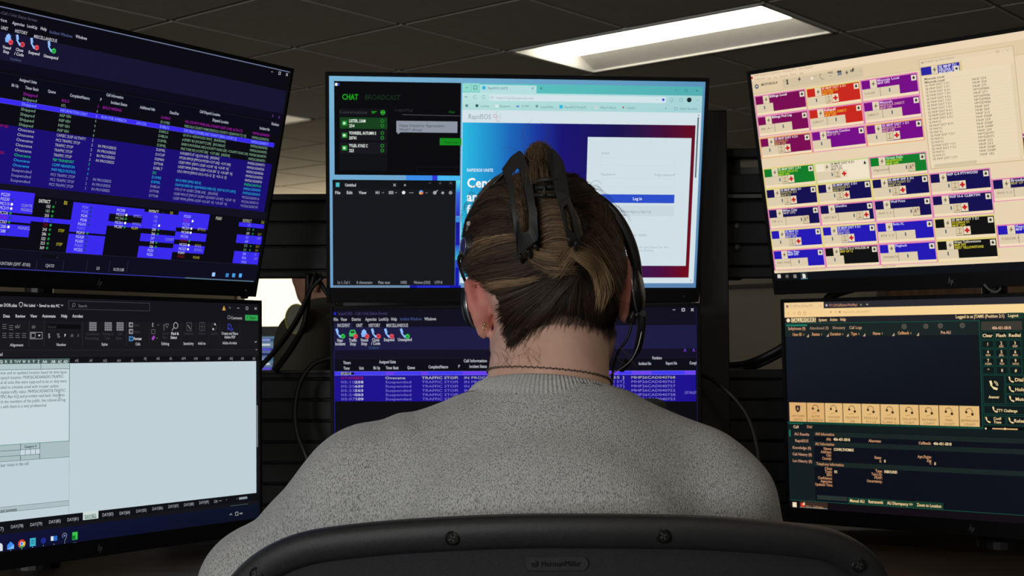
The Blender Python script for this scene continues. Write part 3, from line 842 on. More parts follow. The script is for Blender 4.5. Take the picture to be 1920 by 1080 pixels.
  ('L',[(517.1,302.3),(521.5,302.6)],0.7,'989ca4'),
  ('C',531.7,302.1,0.8,'707478'),
  ('R',273.9,296.2,299.1,307.2,'ccdad6'),
  ('T',276.4,302.8,19.6,4.4,'2f5c48',1,'DAY(82)'),
  ('R',276.9,305.3,296.1,306,'2f7a5a'),
  ('R',556.7,300.7,573.4,304.2,'8a969a'),
  ('C',552.9,302.1,0.7,'8a969a'),
  ('L',[(539.1,312.3),(575.2,312.3)],0.5,'5a6468'),
  ('R',0,313.7,597.7,336.2,'10103c'),
  ('G',0,313.7,597.7,336.2,['11113a','0c1424','0c1020','0e0e36']),
  ('P',[(157.4,328.4),(162.4,323.9),(167.4,328.4),(167.4,333.9),(157.4,333.9)],'3a86e8'),
  ('P',[(157.4,333.9),(167.4,328.4),(167.4,333.9)],'7ab8f8'),
  ('C',178.8,328.7,5.6,'d03a30'),
  ('P',[(178.8,328.7),(183.8,331.3),(182.9,332.5),(181.8,333.4),(180.5,334),(179.1,334.3),(177.7,334.1),(176.3,333.7),(175.1,332.8)],'3a9a4a'),
  ('P',[(178.8,328.7),(183.8,326),(184.2,327),(184.4,328.1),(184.4,329.2),(184.2,330.3),(183.8,331.3),(183.1,332.3),(182.3,333)],'e0b830'),
  ('C',178.8,328.7,2.6,'ffffff'),
  ('C',178.8,328.7,2,'3a78e0'),
  ('R',191.1,323.1,199.9,333.9,'3ab0c8'),
  ('R',192.9,326,198.1,326.7,'1a5a70'),
  ('R',192.9,328,198.1,328.7,'1a5a70'),
  ('R',192.9,330,198.1,330.7,'1a5a70'),
  ('C',211.7,328.4,4,'1e2a88'),
  ('R',223.1,324,228.1,330,'e0e8f0'),
  ('R',227.1,324,233.1,330.5,'2a6ac8'),
  ('L',[(242.2,327.8),(241.6,326.7),(241.3,325.5),(241.5,324.2),(242.1,323.1),(243,322.3),(244.1,321.8),(245.3,321.8),(246.4,322.2),(247.3,323),(247.9,324.1),(248.1,325.4),(247.9,326.6),(247.3,327.7),(244.7,332.8)],0.8,'8088a0'),
  ('C',244.7,325.3,1.2,'6a90c0'),
  ('R',256.9,322.1,265.3,332.6,'3ac048'),
  ('R',256.3,326.6,261.9,332,'0f7a2a'),
  ('R',257.9,336.1,264.1,337.3,'6ab0e0'),
  ('C',162.5,335.5,0.7,'8a8a98'),
  ('C',178.9,335.4,0.7,'8a8a98'),
  ('C',195.2,335.2,0.7,'8a8a98'),
  ('C',211.7,334.9,0.7,'8a8a98'),
  ('C',228.2,335,0.7,'8a8a98'),
  ('C',244.8,334.9,0.7,'8a8a98'),
  ('P',[(140.8,324.6),(148.8,324.6),(150.8,327.6),(150.8,334.6),(140.8,334.6)],'d8dce4'),
  ('R',60,325,68,333,'4aa0e8'),
  ('R',75,325,83,333,'2a3a6a'),
  ('R',90,325,98,333,'d0a040'),
  ('R',105,325,113,333,'3a6ae0'),
  ('R',120,325,128,333,'7a7a88'),
  ('L',[(537.9,325.8),(540,324.1),(542.1,326.2)],0.8,'b0b4b8'),
  ('L',[(549.4,322.9),(554.6,322.9),(554.6,327.7),(549.4,327.7),(549.4,322.9)],0.7,'b0b4b8'),
  ('L',[(558.6,325.7),(562.6,325.7)],2,'8a9096'),
 ],
 'CT':[
  ('G',0,0,597.7,336.2,['7ab4d6','5a92ba','5a82b0','6a9cc8']),
  ('R',120.5,154.3,206,162.9,'3a8ae8'),
  ('R',161.8,154.3,170,162.9,'3038d0'),
  ('R',170.6,154.3,207,162.9,'48b8f0'),
  ('R',7.7,7.8,206,154.3,'08080b'),
  ('R',9.1,10.8,12.8,15.1,'f0f4f8'),
  ('R',12.8,11,16,14.7,'2a52b8'),
  ('T',20.1,32.1,24.9,8.3,'14a414',1,'CHAT'),
  ('T',55.1,31.9,55.5,7.5,'19321c',0,'BROADCAST'),
  ('R',15.7,49.9,90.2,62.3,'101014'),
  ('R',15.4,105.8,90.4,146.9,'0e0f12'),
  ('T',15.4,55.5,43.7,5,'3c4048',0,'Conversations'),
  ('L',[(66.1,54.2),(73.2,54.1)],0.8,'1fa01f'),
  ('L',[(66.7,55.7),(71.7,55.6)],0.8,'1fa01f'),
  ('L',[(66.7,56.9),(69.8,56.8)],0.8,'1fa01f'),
  ('C',83.4,55.6,3.8,'22a022'),
  ('C',83.4,55.6,1.8,'08080b'),
  ('L',[(81.3,55.6),(85.5,55.5)],0.8,'5fe05f'),
  ('R',16.2,63.7,90.3,81.7,'16401c'),
  ('R',19.7,69.2,27.9,77,'1e8a2c'),
  ('C',23.2,73.1,2.2,'c8e8cc'),
  ('T',30.7,69.3,25.9,4.6,'e4ece4',1,'LISTER, LIAM'),
  ('T',30.7,76.9,8.5,4.6,'dce4dc',1,'254'),
  ('C',82.6,68.9,2.8,'1f8a22'),
  ('C',82.6,68.9,1.8,'16401c'),
  ('C',82.6,76.3,2.8,'1f8a22'),
  ('C',82.6,76.3,1.8,'16401c'),
  ('R',16.2,83.2,90.3,100.3,'14141a'),
  ('R',19.6,88.2,27.8,96,'1e8a2c'),
  ('C',23.1,92.1,2.2,'c8e8cc'),
  ('T',30.7,88.3,42.3,4.6,'e4ece4',1,'YONKERS, AUTUMN S'),
  ('T',30.7,96,12.2,4.6,'dce4dc',1,'20741'),
  ('C',82.6,87.9,2.8,'1f8a22'),
  ('C',82.6,87.9,1.8,'14141a'),
  ('C',82.6,95.4,2.9,'1f8a22'),
  ('C',82.6,95.4,1.8,'14141a'),
  ('R',16.1,102.4,90.4,120.9,'16161c'),
  ('R',19.5,108,27.8,115.9,'1e8a2c'),
  ('C',23.1,112,2.2,'c8e8cc'),
  ('T',30.6,108.2,29.3,4.6,'e4ece4',1,'TYLER, KYNZ C'),
  ('T',30.6,115.9,7.7,4.6,'dce4dc',1,'323'),
  ('C',82.6,107.8,2.9,'1f8a22'),
  ('C',82.6,107.8,1.8,'16161c'),
  ('C',82.7,115.3,2.9,'1f8a22'),
  ('C',82.7,115.3,1.8,'16161c'),
  ('T',102,51.9,27.9,3.8,'2e3238',0,'% ABCOTTLE'),
  ('T',187.1,53.2,9.6,3.8,'14701c',0,'Clear'),
  ('L',[(113.8,58.5),(206.5,59.5)],0.7,'55555c'),
  ('R',104.7,68.3,201,86.2,'8c94a2'),
  ('P',[(105.7,85.2),(112.7,85.2),(107.2,89.4)],'8c94a2'),
  ('T',108.9,75.3,71.6,4.2,'3c444e',0,'Happy Dispatcher Appreciation'),
  ('T',108.9,81.9,36.9,4.2,'3c444e',0,'Week!!! whoop!'),
  ('R',173.2,94.7,207.8,105.9,'148a1c'),
  ('T',179.5,101.2,23.8,4.2,'0a4a10',0,'Thank you!'),
  ('L',[(137.3,140.8),(205.8,140.8),(205.8,149.7),(137.3,149.7),(137.3,140.8)],0.5,'1c1c20'),
  ('R',4.4,162.1,199.7,332.4,'15171b'),
  ('R',4.4,162.1,199.7,176.8,'111317'),
  ('R',110.5,162.1,199.7,176.8,'0d0f12'),
  ('R',9.6,166.8,15.4,173.6,'4ab8c8'),
  ('T',24.1,170.5,17.4,4.6,'c8ccd2',1,'Untitled'),
  ('L',[(100.5,168.2),(103.9,171.6)],0.9,'b0b4ba'),
  ('L',[(103.9,168.2),(100.5,171.6)],0.9,'b0b4ba'),
  ('C',118.6,170,1.7,'909499'),
  ('L',[(156.3,166.3),(159.7,166.2)],0.7,'5c6066'),
  ('C',174.5,166.4,2,'3c4046'),
  ('L',[(189.6,164.6),(193.2,167.6)],0.7,'5c6066'),
  ('L',[(193.1,164.6),(189.6,167.6)],0.7,'5c6066'),
  ('T',8.3,182.7,8.4,4.6,'c4c8ce',1,'File'),
  ('T',26.5,182.5,9.3,4.6,'c4c8ce',1,'Edit'),
  ('T',45.8,182.4,12,4.6,'c4c8ce',1,'View'),
  ('T',72.1,182.2,7.1,4.6,'c4c8ce',1,'H1'),
  ('L',[(82.4,181.6),(83.9,182.9),(85.4,181.6)],0.6,'909499'),
  ('L',[(103,181.5),(104.5,182.7),(106,181.4)],0.6,'909499'),
  ('L',[(151.6,181.5),(153.1,182.7),(154.6,181.5)],0.6,'909499'),
  ('L',[(93.3,180.3),(99.9,180.2)],1,'b0b4ba'),
  ('L',[(93.3,182),(99.9,182)],1,'b0b4ba'),
  ('L',[(93.3,183.8),(99.9,183.8)],1,'b0b4ba'),
  ('C',116.6,181.9,2.7,'e4e8ea'),
  ('L',[(125.8,182.1),(131.6,182)],0.9,'909499'),
  ('C',144.4,181.4,3.4,'6a9ae8'),
  ('C',145.7,182.7,2.1,'e86a4a'),
  ('C',142.9,182.7,1.7,'d8c05a'),
  ('C',166.1,181.8,2.9,'a0a4aa'),
  ('L',[(167.1,181.2),(170.6,177.8)],0.9,'c0c4ca'),
  ('C',178.8,181.9,2.2,'a0a4aa'),
  ('C',191.3,181.6,2.9,'8a8e94'),
  ('R',4.4,187.6,199.7,188,'1c1f24'),
  ('T',11.6,327.6,20.1,4.4,'8c9098',1,'Ln 1, Col 1'),
  ('T',41.9,327.6,25.3,4.4,'8c9098',1,'0 characters'),
  ('T',76.3,327.6,19.1,4.4,'8c9098',1,'Plain text'),
  ('T',111.8,327.5,10.8,4.4,'8c9098',1,'100%'),
  ('T',133.6,327.5,26.8,4.4,'8c9098',1,'Windows (CRLF)'),
  ('T',167.2,327.5,12.5,4.4,'8c9098',1,'UTF-8'),
  ('G',200.1,162.1,206.5,181.1,['5ae0e8','5ae0e8','2a80e0','2a80e0']),
  ('G',200.1,181.1,206.5,218.9,['3a6ae0','3a6ae0','2a28c0','2a28c0']),
  ('R',200.1,220.2,206.5,229,'3a88e0'),
  ('G',200.1,229,206.5,266.3,['1a1494','1a1494','1c18b0','1c18b0']),
  ('G',200.1,266.3,206.5,290.6,['2a40d0','2a40d0','38c0d0','38c0d0']),
  ('R',200.1,290.6,206.5,303.4,'2444d0'),
  ('R',200.1,303.4,206.5,335.6,'1616b0'),
  ('R',4.4,332.4,127.1,336.2,'6c88a8'),
  ('R',127.1,332.4,209.7,336.2,'1414a0'),
  ('R',139.1,333.2,191.7,336,'2430d0'),
  ('R',208,7.8,593.6,328.6,'d3e2e8'),
  ('G',208,7.8,593.6,22.3,['5cc4c2','52aeb0','52aeb0','5cc4c2']),
  ('R',208,7.8,235.1,21.3,'8fd8cc'),
  ('R',235.6,9.9,325.6,23.3,'b4dde0'),
  ('L',[(213.7,14.4),(215.1,15.7),(216.6,14.4)],0.7,'3a6a70'),
  ('L',[(221.8,8.5),(222,21.5)],0.4,'70b0b0'),
  ('L',[(225.9,12),(231.1,12),(231.1,17.2),(225.9,17.2),(225.9,12)],0.8,'4a7078'),
  ('R',239.2,12.1,244.8,17.4,'30b4d8'),
  ('T',248.1,15,32.1,3.8,'4a6c74',0,'RapidSOS UNITE'),
  ('L',[(318.1,13),(320.8,15.7)],0.6,'4a6c74'),
  ('L',[(320.7,13),(318.1,15.8)],0.6,'4a6c74'),
  ('L',[(331.3,14.3),(334.6,14.2)],0.7,'28585c'),
  ('L',[(332.9,12.6),(333,15.9)],0.7,'28585c'),
  ('L',[(549.1,14.3),(552,14.3)],0.6,'2c6a6c'),
  ('L',[(565.3,12.4),(569.3,12.4),(569.3,16.4),(565.3,16.4),(565.3,12.4)],0.5,'2c6a6c'),
  ('L',[(583,12.9),(585.9,15.6)],0.6,'2c6a6c'),
  ('L',[(585.7,12.9),(583.1,15.7)],0.6,'2c6a6c'),
  ('G',208,22.3,593.6,49.6,['bfe4e4','a8d4d8','a4d2d6','b0dcd8']),
  ('R',251.2,24.8,534.5,34.7,'d2e4ea'),
  ('L',[(212.3,29.3),(216.7,29.2)],0.6,'5c8488'),
  ('L',[(212.3,29.3),(213.9,28)],0.6,'5c8488'),
  ('L',[(212.3,29.3),(213.9,30.7)],0.6,'5c8488'),
  ('L',[(230.3,30.6),(229.3,31.7),(228,32),(226.8,31.5),(226,30.3),(225.8,28.9),(226.4,27.6),(227.6,26.9),(228.9,26.9),(230,27.7)],0.5,'6a9296'),
  ('L',[(243.8,30.4),(242.7,31.6),(241.2,31.7),(239.9,30.9),(239.3,29.4),(239.7,27.8),(240.9,26.7),(242.4,26.7),(243.6,27.7),(244.1,29.2)],0.5,'6a9296'),
  ('L',[(253.3,28.3),(256.9,28.3),(256.9,31.8),(253.3,31.8),(253.3,28.3)],0.5,'8aa0a8'),
  ('T',261.8,30,59.9,3.8,'9aaab4',0,'https://rapidsosportal.com'),
  ('C',530.1,29.4,2.2,'3a56d0'),
  ('C',572.4,29.1,3.9,'162426'),
  ('L',[(517.9,29.3),(521.8,28.9)],0.5,'90a8ac'),
  ('L',[(546.2,29.5),(545.5,31.3),(544,32.3),(542.3,31.9),(541.1,30.5),(541.1,28.5),(542.3,27.1),(544,26.7),(545.5,27.7),(546.2,29.5)],0.5,'6a9296'),
  ('L',[(561.4,29.3),(560.8,31.1),(559.3,32),(557.5,31.7),(556.4,30.2),(556.4,28.3),(557.5,26.9),(559.3,26.5),(560.8,27.5),(561.4,29.3)],0.5,'6a9296'),
  ('L',[(550.6,26.6),(550.8,32.2)],0.3,'8ab0b0'),
  ('C',584.5,29.3,0.4,'4a7478'),
  ('C',586.1,29.2,0.4,'4a7478'),
  ('C',587.7,29.2,0.4,'4a7478'),
  ('C',215.2,43.1,2.3,'5a888c'),
  ('C',231.4,42.9,2.5,'32585c'),
  ('T',237.2,43.2,13.4,3.3,'5c8c90',0,'Livelines'),
  ('R',260.3,41.1,265.3,45.2,'d8ecec'),
  ('T',267.5,43,17.3,3.5,'5c8c90',0,'Equature'),
  ('R',294,41.8,298.5,44.4,'4a90d8'),
  ('T',302.1,42.5,12.7,3.5,'5c8c90',0,'CI NAP'),
  ('C',326.7,42.4,2.2,'6a9a9c'),
  ('T',332.6,43.2,20.8,3.5,'5c8c90',0,'Liquid Files'),
  ('R',362.8,39.9,368.2,45.4,'2cb8e0'),
  ('T',370.7,43.1,38,3.5,'5c8c90',0,'RapidSOS Portal E...'),
  ('C',422.2,43,2.2,'e4eef0'),
  ('C',422.2,42.8,1,'c04a5a'),
  ('T',428.4,43.2,25.8,3.5,'5c8c90',0,'WhenToWork'),
  ('C',465.7,42.5,1.5,'a84a5a'),
  ('T',471.6,42.9,13.5,3.6,'5c8c90',0,'Kepifon'),
  ('L',[(534,41.6),(535.4,42.9),(534.1,44.2)],0.6,'5c8c90'),
  ('L',[(549.1,41.4),(553.9,41.4),(553.9,45.2),(549.1,45.2),(549.1,41.4)],0.5,'5c8c90'),
  ('T',557.2,43.1,29.1,3.6,'5c8c90',0,'Other favorites'),
  ('T',217.9,60,36.2,7.6,'8e98a2',0,'RapidSOS'),
  ('L',[(262.7,58.7),(262.3,60.1),(261.2,61.1),(259.7,61.3),(258.4,60.7),(257.6,59.5),(257.6,58),(258.4,56.8),(259.7,56.1),(261.2,56.4),(262.3,57.3),(262.7,58.7),(262.7,65.7),(265.1,67.7),(268.1,66.7)],0.7,'d08aa0'),
  ('L',[(264.8,51.6),(262.8,51.6),(262.8,57.6),(265.4,59.6),(265.8,58.3),(266.8,57.4),(268.1,57.2),(269.4,57.8),(270.1,58.9),(270.1,60.3),(269.4,61.4),(268.2,62),(266.9,61.8),(265.8,61),(265.4,59.7)],0.6,'a8ccd2'),
  ('C',589,53.3,1,'70787e'),
  ('G',209,69.5,239.1,319.2,['2ab8e0','249cd4','249cd4','2ab8e0']),
  ('G',239.1,69.5,284.2,319.2,['249cd4','1c66b8','1c66b8','249cd4']),
  ('G',284.2,69.5,329.3,319.2,['1c66b8','1a349c','1a349c','1c66b8']),
  ('G',329.3,69.5,366.9,319.2,['1a349c','181270','201478','1a349c']),
  ('G',366.9,69.5,457.1,319.2,['181270','18124e','2a1466','201478']),
  ('G',457.1,69.5,494.6,319.2,['18124e','2a1248','34144e','2a1466']),
  ('G',494.6,69.5,539.7,319.2,['2a1248','480c34','4c0c40','34144e']),
  ('G',539.7,69.5,569.8,319.2,['480c34','5e0a24','680820','4c0c40']),
  ('G',569.8,69.5,584.8,319.2,['5e0a24','640a22','740818','680820']),
  ('R',587.4,56.6,589.7,154.1,'56646e'),
  ('T',216.9,145,42,4.7,'d8ecf8',1,'RAPIDSOS UNITE'),
  ('T',217.2,165.4,128.8,14.5,'ffffff',1,'Centralize data,'),
  ('T',217.5,187.7,163.7,14.6,'ffffff',1,'analytics, operations'),
  ('T',217.8,208.1,142.3,14.7,'ffffff',1,'from every device'),
  ('R',410,90.2,579.1,299.5,'d0dfe6'),
  ('T',432.9,115.5,12.7,3.9,'98a4ac',0,'Email'),
  ('T',433.1,149.8,22.9,4,'98a4ac',0,'Password'),
  ('T',520.3,149.7,35,4,'9aa6b6',0,'Forgot password?'),
  ('L',[(433.2,122.6),(554.1,122.6),(554.1,135.4),(433.2,135.4),(433.2,122.6)],0.3,'c2d0d6'),
  ('L',[(433.2,155.8),(554.1,155.8),(554.1,169.4),(433.2,169.4),(433.2,155.8)],0.3,'c2d0d6'),
  ('R',433.2,182.1,555.2,196.1,'2b4ec8'),
  ('T',486.7,188.9,15.2,4.7,'dce8ff',1,'Log in'),
  ('R',433.2,200.4,555.2,217.5,'c8d6dd'),
  ('T',470.6,210,46.9,4.2,'8c98a2',0,'New Agency Sign Up'),
  ('T',459.2,248.9,53.4,4,'98a4ac',0,'Sign in with SSO'),
  ('T',441.9,268.5,107.4,3.7,'a4b0b8',0,'By logging in you agree to be bound by the'),
  ('T',455.9,273.9,68.8,3.7,'a4b0b8',0,'Terms and Privacy Policy'),
  ('C',588.9,324,0.9,'70808a'),
 ],
 'CB':[
  ('R',0,0,597.7,336.2,'0c0a14'),
  ('R',0,0,597.7,28.8,'100e1e'),
  ('R',0.8,4.7,4.6,8.5,'1a2ad0'),
  ('T',7.9,6.6,83.4,4.9,'4a4070',0,'SmartCAD - Call / Unit Status Screen'),
  ('T',0.2,16.1,7.9,5,'b4b4bc',1,'File'),
  ('T',12.4,16.2,10.7,5,'b4b4bc',1,'View'),
  ('T',31,16.2,15.5,4.9,'b4b4bc',1,'District'),
  ('T',54.1,16.2,19.1,4.9,'b4b4bc',1,'Agencies'),
  ('T',76.8,16.3,16.7,4.9,'b4b4bc',1,'LookUp'),
  ('T',97.4,16.3,10.4,4.9,'b4b4bc',1,'Help'),
  ('T',112.4,16.3,36.7,4.9,'3a4a78',1,'Incident Windows'),
  ('T',153.6,16.4,19.6,4.9,'b4b4bc',1,'Windows'),
  ('R',0,29.2,597.7,67.3,'1c1a40'),
  ('R',0.6,22.1,32.6,29.3,'1c1a40'),
  ('T',6.6,26.1,21.4,5.3,'b4b4bc',1,'INCIDENT'),
  ('T',38.3,26.3,11.1,5.3,'b4b4bc',1,'UNIT'),
  ('T',59.6,26.4,19.4,5.3,'b4b4bc',1,'HISTORY'),
  ('T',89.4,26.7,36.7,5.3,'b4b4bc',1,'MISCELLANEOUS'),
  ('L',[(5.6,34.2),(6.4,39.4),(9.5,43.3),(15,45.5)],2.2,'8fc0ff'),
  ('L',[(5.6,33.5),(6.7,36.8)],3.9,'8fc0ff'),
  ('L',[(12.1,44.7),(15.5,45.8)],3.9,'8fc0ff'),
  ('C',16,44.2,3.9,'2fc04a'),
  ('L',[(14.2,44.2),(15.8,45.8),(18,42.6)],1,'104a18'),
  ('P',[(26.6,44.7),(26.6,38.9),(28.8,33.7),(36.1,33.7),(38.3,38.9),(38.3,44.7)],'3fc062'),
  ('R',29.2,35.6,35.7,38.9,'173a2a'),
  ('C',37.4,44.3,3.9,'e04a56'),
  ('L',[(35.3,44.3),(39.5,44.3)],1,'701820'),
  ('P',[(46.5,39),(56.9,39),(55.3,45.5),(48,45.5)],'7fb2ff'),
  ('R',48,34.8,55.3,39.6,'8fbcff'),
  ('R',50.1,33.1,53.2,35.1,'8fbcff'),
  ('C',56.6,44.5,3.9,'e04a56'),
  ('L',[(54.5,44.5),(58.7,44.5)],1,'701820'),
  ('L',[(65.8,34.6),(66.6,39.8),(69.7,43.7),(75.1,45.9)],2.2,'8fc0ff'),
  ('L',[(65.8,33.9),(66.8,37.2)],3.9,'8fc0ff'),
  ('L',[(72.3,45.1),(75.7,46.1)],3.9,'8fc0ff'),
  ('C',76.2,44.6,3.9,'e04a56'),
  ('L',[(74.6,43),(77.7,46.1)],1,'701820'),
  ('L',[(77.7,43),(74.6,46.1)],1,'701820'),
  ('L',[(88,34.7),(88.8,39.9),(91.9,43.8),(97.4,46)],2.2,'8fc0ff'),
  ('L',[(88,34),(89,37.3)],3.9,'8fc0ff'),
  ('L',[(94.5,45.2),(97.9,46.3)],3.9,'8fc0ff'),
  ('C',98.4,44.7,3.9,'e04a56'),
  ('L',[(96.3,44.7),(100.5,44.7)],1,'701820'),
  ('L',[(114.5,34.9),(115.3,40.1),(118.4,44),(123.9,46.2)],2.2,'8fc0ff'),
  ('L',[(114.5,34.2),(115.6,37.5)],3.9,'8fc0ff'),
  ('L',[(121,45.4),(124.4,46.4)],3.9,'8fc0ff'),
  ('C',124.9,44.9,3.9,'2fc04a'),
  ('L',[(123.1,44.9),(124.7,46.4),(126.9,43.3)],1,'104a18'),
  ('T',6,50.9,9.6,5,'c4c4d0',1,'New'),
  ('T',2.6,56.6,17.3,5,'c4c4d0',1,'Incident'),
  ('T',26.2,50.7,13.2,5,'c4c4d0',1,'Traffic'),
  ('T',27.7,56.7,10.2,5,'c4c4d0',1,'Stop'),
  ('T',45.9,50.5,12.8,4.9,'c4c4d0',1,'Vessel'),
  ('T',46.8,56.5,9.9,4.9,'c4c4d0',1,'Stop'),
  ('T',65.3,50.4,12.2,4.9,'c4c4d0',1,'Close'),
  ('T',63.8,56.2,15,4.9,'c4c4d0',1,'/ Code'),
  ('T',84.9,50.2,18,4.9,'c4c4d0',1,'Suspend'),
  ('T',108.5,50.1,23.7,4.9,'c4c4d0',1,'Unsuspend'),
  ('T',59.2,63.1,17.3,4.4,'3a5a84',0,'Incident'),
  ('T',1.8,76.2,30.2,5.3,'d0d0d8',1,'Calls <AB D>'),
  ('R',0,67.3,597.7,81.5,'120f22'),
  ('R',0,81.5,597.7,81.9,'22203a'),
  ('T',16,88,12.7,4.8,'b8bcc4',1,'Timers'),
  ('T',76.9,86.9,28,4.8,'b8bcc4',1,'Assigned Units'),
  ('T',218.2,85.6,38.7,4.7,'b8bcc4',1,'Call Information'),
  ('T',16.4,97.2,10.7,4.8,'b8bcc4',1,'Timer'),
  ('T',42.8,97.1,7.8,4.8,'b8bcc4',1,'Unit'),
  ('T',66.8,96.8,11.5,4.8,'b8bcc4',1,'Bk Up'),
  ('T',87.9,96.7,21.5,4.8,'b8bcc4',1,'Timer Basis'),
  ('T',123.9,96.4,13,4.7,'b8bcc4',1,'Queue'),
  ('T',159.3,95.4,32.9,4.7,'b8bcc4',1,'Complaint/Nature'),
  ('T',209.1,94.7,2.8,4.7,'b8bcc4',1,'P'),
  ('T',227.5,94.8,29.2,4.7,'b8bcc4',1,'Incident Status'),
  ('T',525.8,82,15.5,4.6,'b8bcc4',1,'Numbers'),
  ('T',503.9,91,20.2,4.6,'b8bcc4',1,'Incident No'),
  ('T',547.5,90.6,18.1,4.6,'b8bcc4',1,'Report No'),
  ('T',585.4,90.3,11.1,4.6,'b8bcc4',1,'Compl'),
  ('T',576.3,69.7,0,5.1,'6a3ac0',1,'A'),
  ('T',590.3,69.7,0,5.1,'6a3ac0',1,'A'),
  ('L',[(559.9,4.8),(563.1,4.8)],0.9,'b8b8c0'),
  ('L',[(574.3,2.9),(578.3,2.9),(578.3,6.9),(574.3,6.9),(574.3,2.9)],1.2,'b8b8c0'),
  ('L',[(589,3.1),(592.3,6.9)],1,'c8c8d0'),
  ('L',[(592.3,3.1),(588.9,6.9)],1,'c8c8d0'),
  ('R',1,102.6,595,109.2,'6a68e8'),
  ('R',1,103.3,595,108.5,'4338f2'),
  ('R',1,109.2,595,152.2,'1c108c'),
  ('R',86.8,103.3,101.9,108.5,'6a3aee'),
  ('R',147,103.3,158.9,108.5,'6a3aee'),
  ('R',216.3,103.3,256.6,108.5,'6a3aee'),
  ('R',391.3,103.3,432.2,108.5,'6c42f0'),
  ('R',454,103.3,471.6,108.5,'6c42f0'),
  ('R',492.6,103.3,524.3,108.5,'6c42f0'),
  ('R',577.3,103.3,595,108.5,'6c42f0'),
  ('R',11.1,104.2,34.2,107.8,'08080c'),
  ('T',11.8,106.1,17.4,4.4,'b8b8b8',1,'07:22:14'),
  ('T',11.3,113.4,38,4,'9a1440',0,'07:05:27'),
  ('T',35.1,113.4,15,4,'a01440',1,'215'),
  ('T',86.6,113.4,34,4,'b0b0b0',1,'Onscene'),
  ('T',148.2,113.4,59,4,'b0b0b0',1,'TRAFFIC STOP'),
  ('T',206.3,113.4,0,4,'b0b0b0',0,'2'),
  ('T',218.2,113.4,55,4,'b0b0b0',0,'IN PROGRESS'),
  ('T',491.5,113.4,71,4,'b8b894',0,'MHP26CAD040768'),
  ('T',331.2,113.4,150,4,'b0b0b0',0,'US-93 N [RONAN] <MT-35 ]'),
  ('T',11.3,120.3,38,4,'7a72d0',0,'05:10:44'),
  ('T',35.1,120.3,15,4,'b8b8d0',1,'238'),
  ('T',86.6,120.3,44,4,'8078d4',0,'Suspended'),
  ('T',148.2,120.3,59,4,'8078d4',0,'TRAFFIC STOP'),
  ('T',206.3,120.3,0,4,'8078d4',0,'2'),
  ('T',218.2,120.3,55,4,'8078d4',0,'IN PROGRESS'),
  ('T',491.5,120.3,71,4,'8a80d0',0,'MHP26CAD040763'),
  ('T',331.2,120.3,150,4,'8078d4',0,'I-90 E MM101 [MM101] <RESERVE ST]'),
  ('T',11.3,127.3,38,4,'7a72d0',0,'05:25:46'),
  ('T',35.1,127.3,15,4,'b8b8d0',1,'639'),
  ('T',86.6,127.3,44,4,'8078d4',0,'Suspended'),
  ('T',148.2,127.3,59,4,'8078d4',0,'TRAFFIC STOP'),
  ('T',206.3,127.3,0,4,'8078d4',0,'2'),
  ('T',218.2,127.3,55,4,'8078d4',0,'IN PROGRESS'),
  ('T',491.5,127.3,71,4,'8a80d0',0,'MHP26CAD040757'),
  ('T',331.2,127.3,150,4,'8078d4',0,'I-90 W MM96 [MM96] <RESERVE ST]'),
  ('T',11.3,134.3,38,4,'7a72d0',0,'05:23:15'),
  ('T',35.1,134.3,15,4,'b8b8d0',1,'563'),
  ('T',86.6,134.3,44,4,'8078d4',0,'Suspended'),
  ('T',148.2,134.3,59,4,'8078d4',0,'TRAFFIC STOP'),
  ('T',206.3,134.3,0,4,'8078d4',0,'2'),
  ('T',218.2,134.3,55,4,'8078d4',0,'IN PROGRESS'),
  ('T',491.5,134.3,71,4,'8a80d0',0,'MHP26CAD040752'),
  ('T',331.2,134.3,150,4,'8078d4',0,'MT200 MM3 [MM3] <MT-200 E]'),
  ('T',11.3,141.3,38,4,'7a72d0',0,'05:24:06'),
  ('T',35.1,141.3,15,4,'b8b8d0',1,'563'),
  ('T',86.6,141.3,44,4,'8078d4',0,'Suspended'),
  ('T',148.2,141.3,59,4,'8078d4',0,'TRAFFIC STOP'),
  ('T',206.3,141.3,0,4,'8078d4',0,'2'),
  ('T',218.2,141.3,55,4,'8078d4',0,'IN PROGRESS'),
  ('T',491.5,141.3,71,4,'8a80d0',0,'MHP26CAD040758'),
  ('T',331.2,141.3,150,4,'8078d4',0,'US-2 E MM138 [HUNGRY HORSE]'),
  ('T',11.3,148.3,38,4,'7a72d0',0,'05:07:22'),
  ('T',35.1,148.3,15,4,'b8b8d0',1,'109'),
  ('T',86.6,148.3,44,4,'8078d4',0,'Suspended'),
  ('T',148.2,148.3,59,4,'8078d4',0,'TRAFFIC STOP'),
  ('T',206.3,148.3,0,4,'8078d4',0,'2'),
  ('T',218.2,148.3,55,4,'8078d4',0,'IN PROGRESS'),
  ('T',491.5,148.3,71,4,'8a80d0',0,'MHP26CAD040753'),
  ('T',331.2,148.3,150,4,'8078d4',0,'I-15 N MM192 [HELENA] <CEDAR]'),
  ('T',577.4,137.8,18.6,4.3,'8a82d8',0,'JOE VALLEY'),
  ('R',1,152.2,597.7,332,'0a090e'),
  ('R',0,67.3,0.9,336,'2a2690'),
  ('R',596.5,0,597.7,336,'1a1840'),
 ],
 'RT':[
  ('R',0,0,597.7,336.2,'e6d2b0'),
  ('R',0,0,597.7,11,'ead4b4'),
  ('R',0,11,597.7,31.5,'e0caa6'),
  ('R',0,31.5,597.7,32,'b8a480'),
  ('R',-0.1,3,2.9,7,'c03020'),
  ('T',6.6,2.7,105,3.4,'b49a78',0,'MHP Dispatch 2 (operator) - Missoula RCC - Elite Dispatch'),
  ('T',4.8,8.5,21.1,3.4,'b0987a',0,'Configuration'),
  ('T',29.5,9.9,6.3,3.3,'b0987a',0,'Edit'),
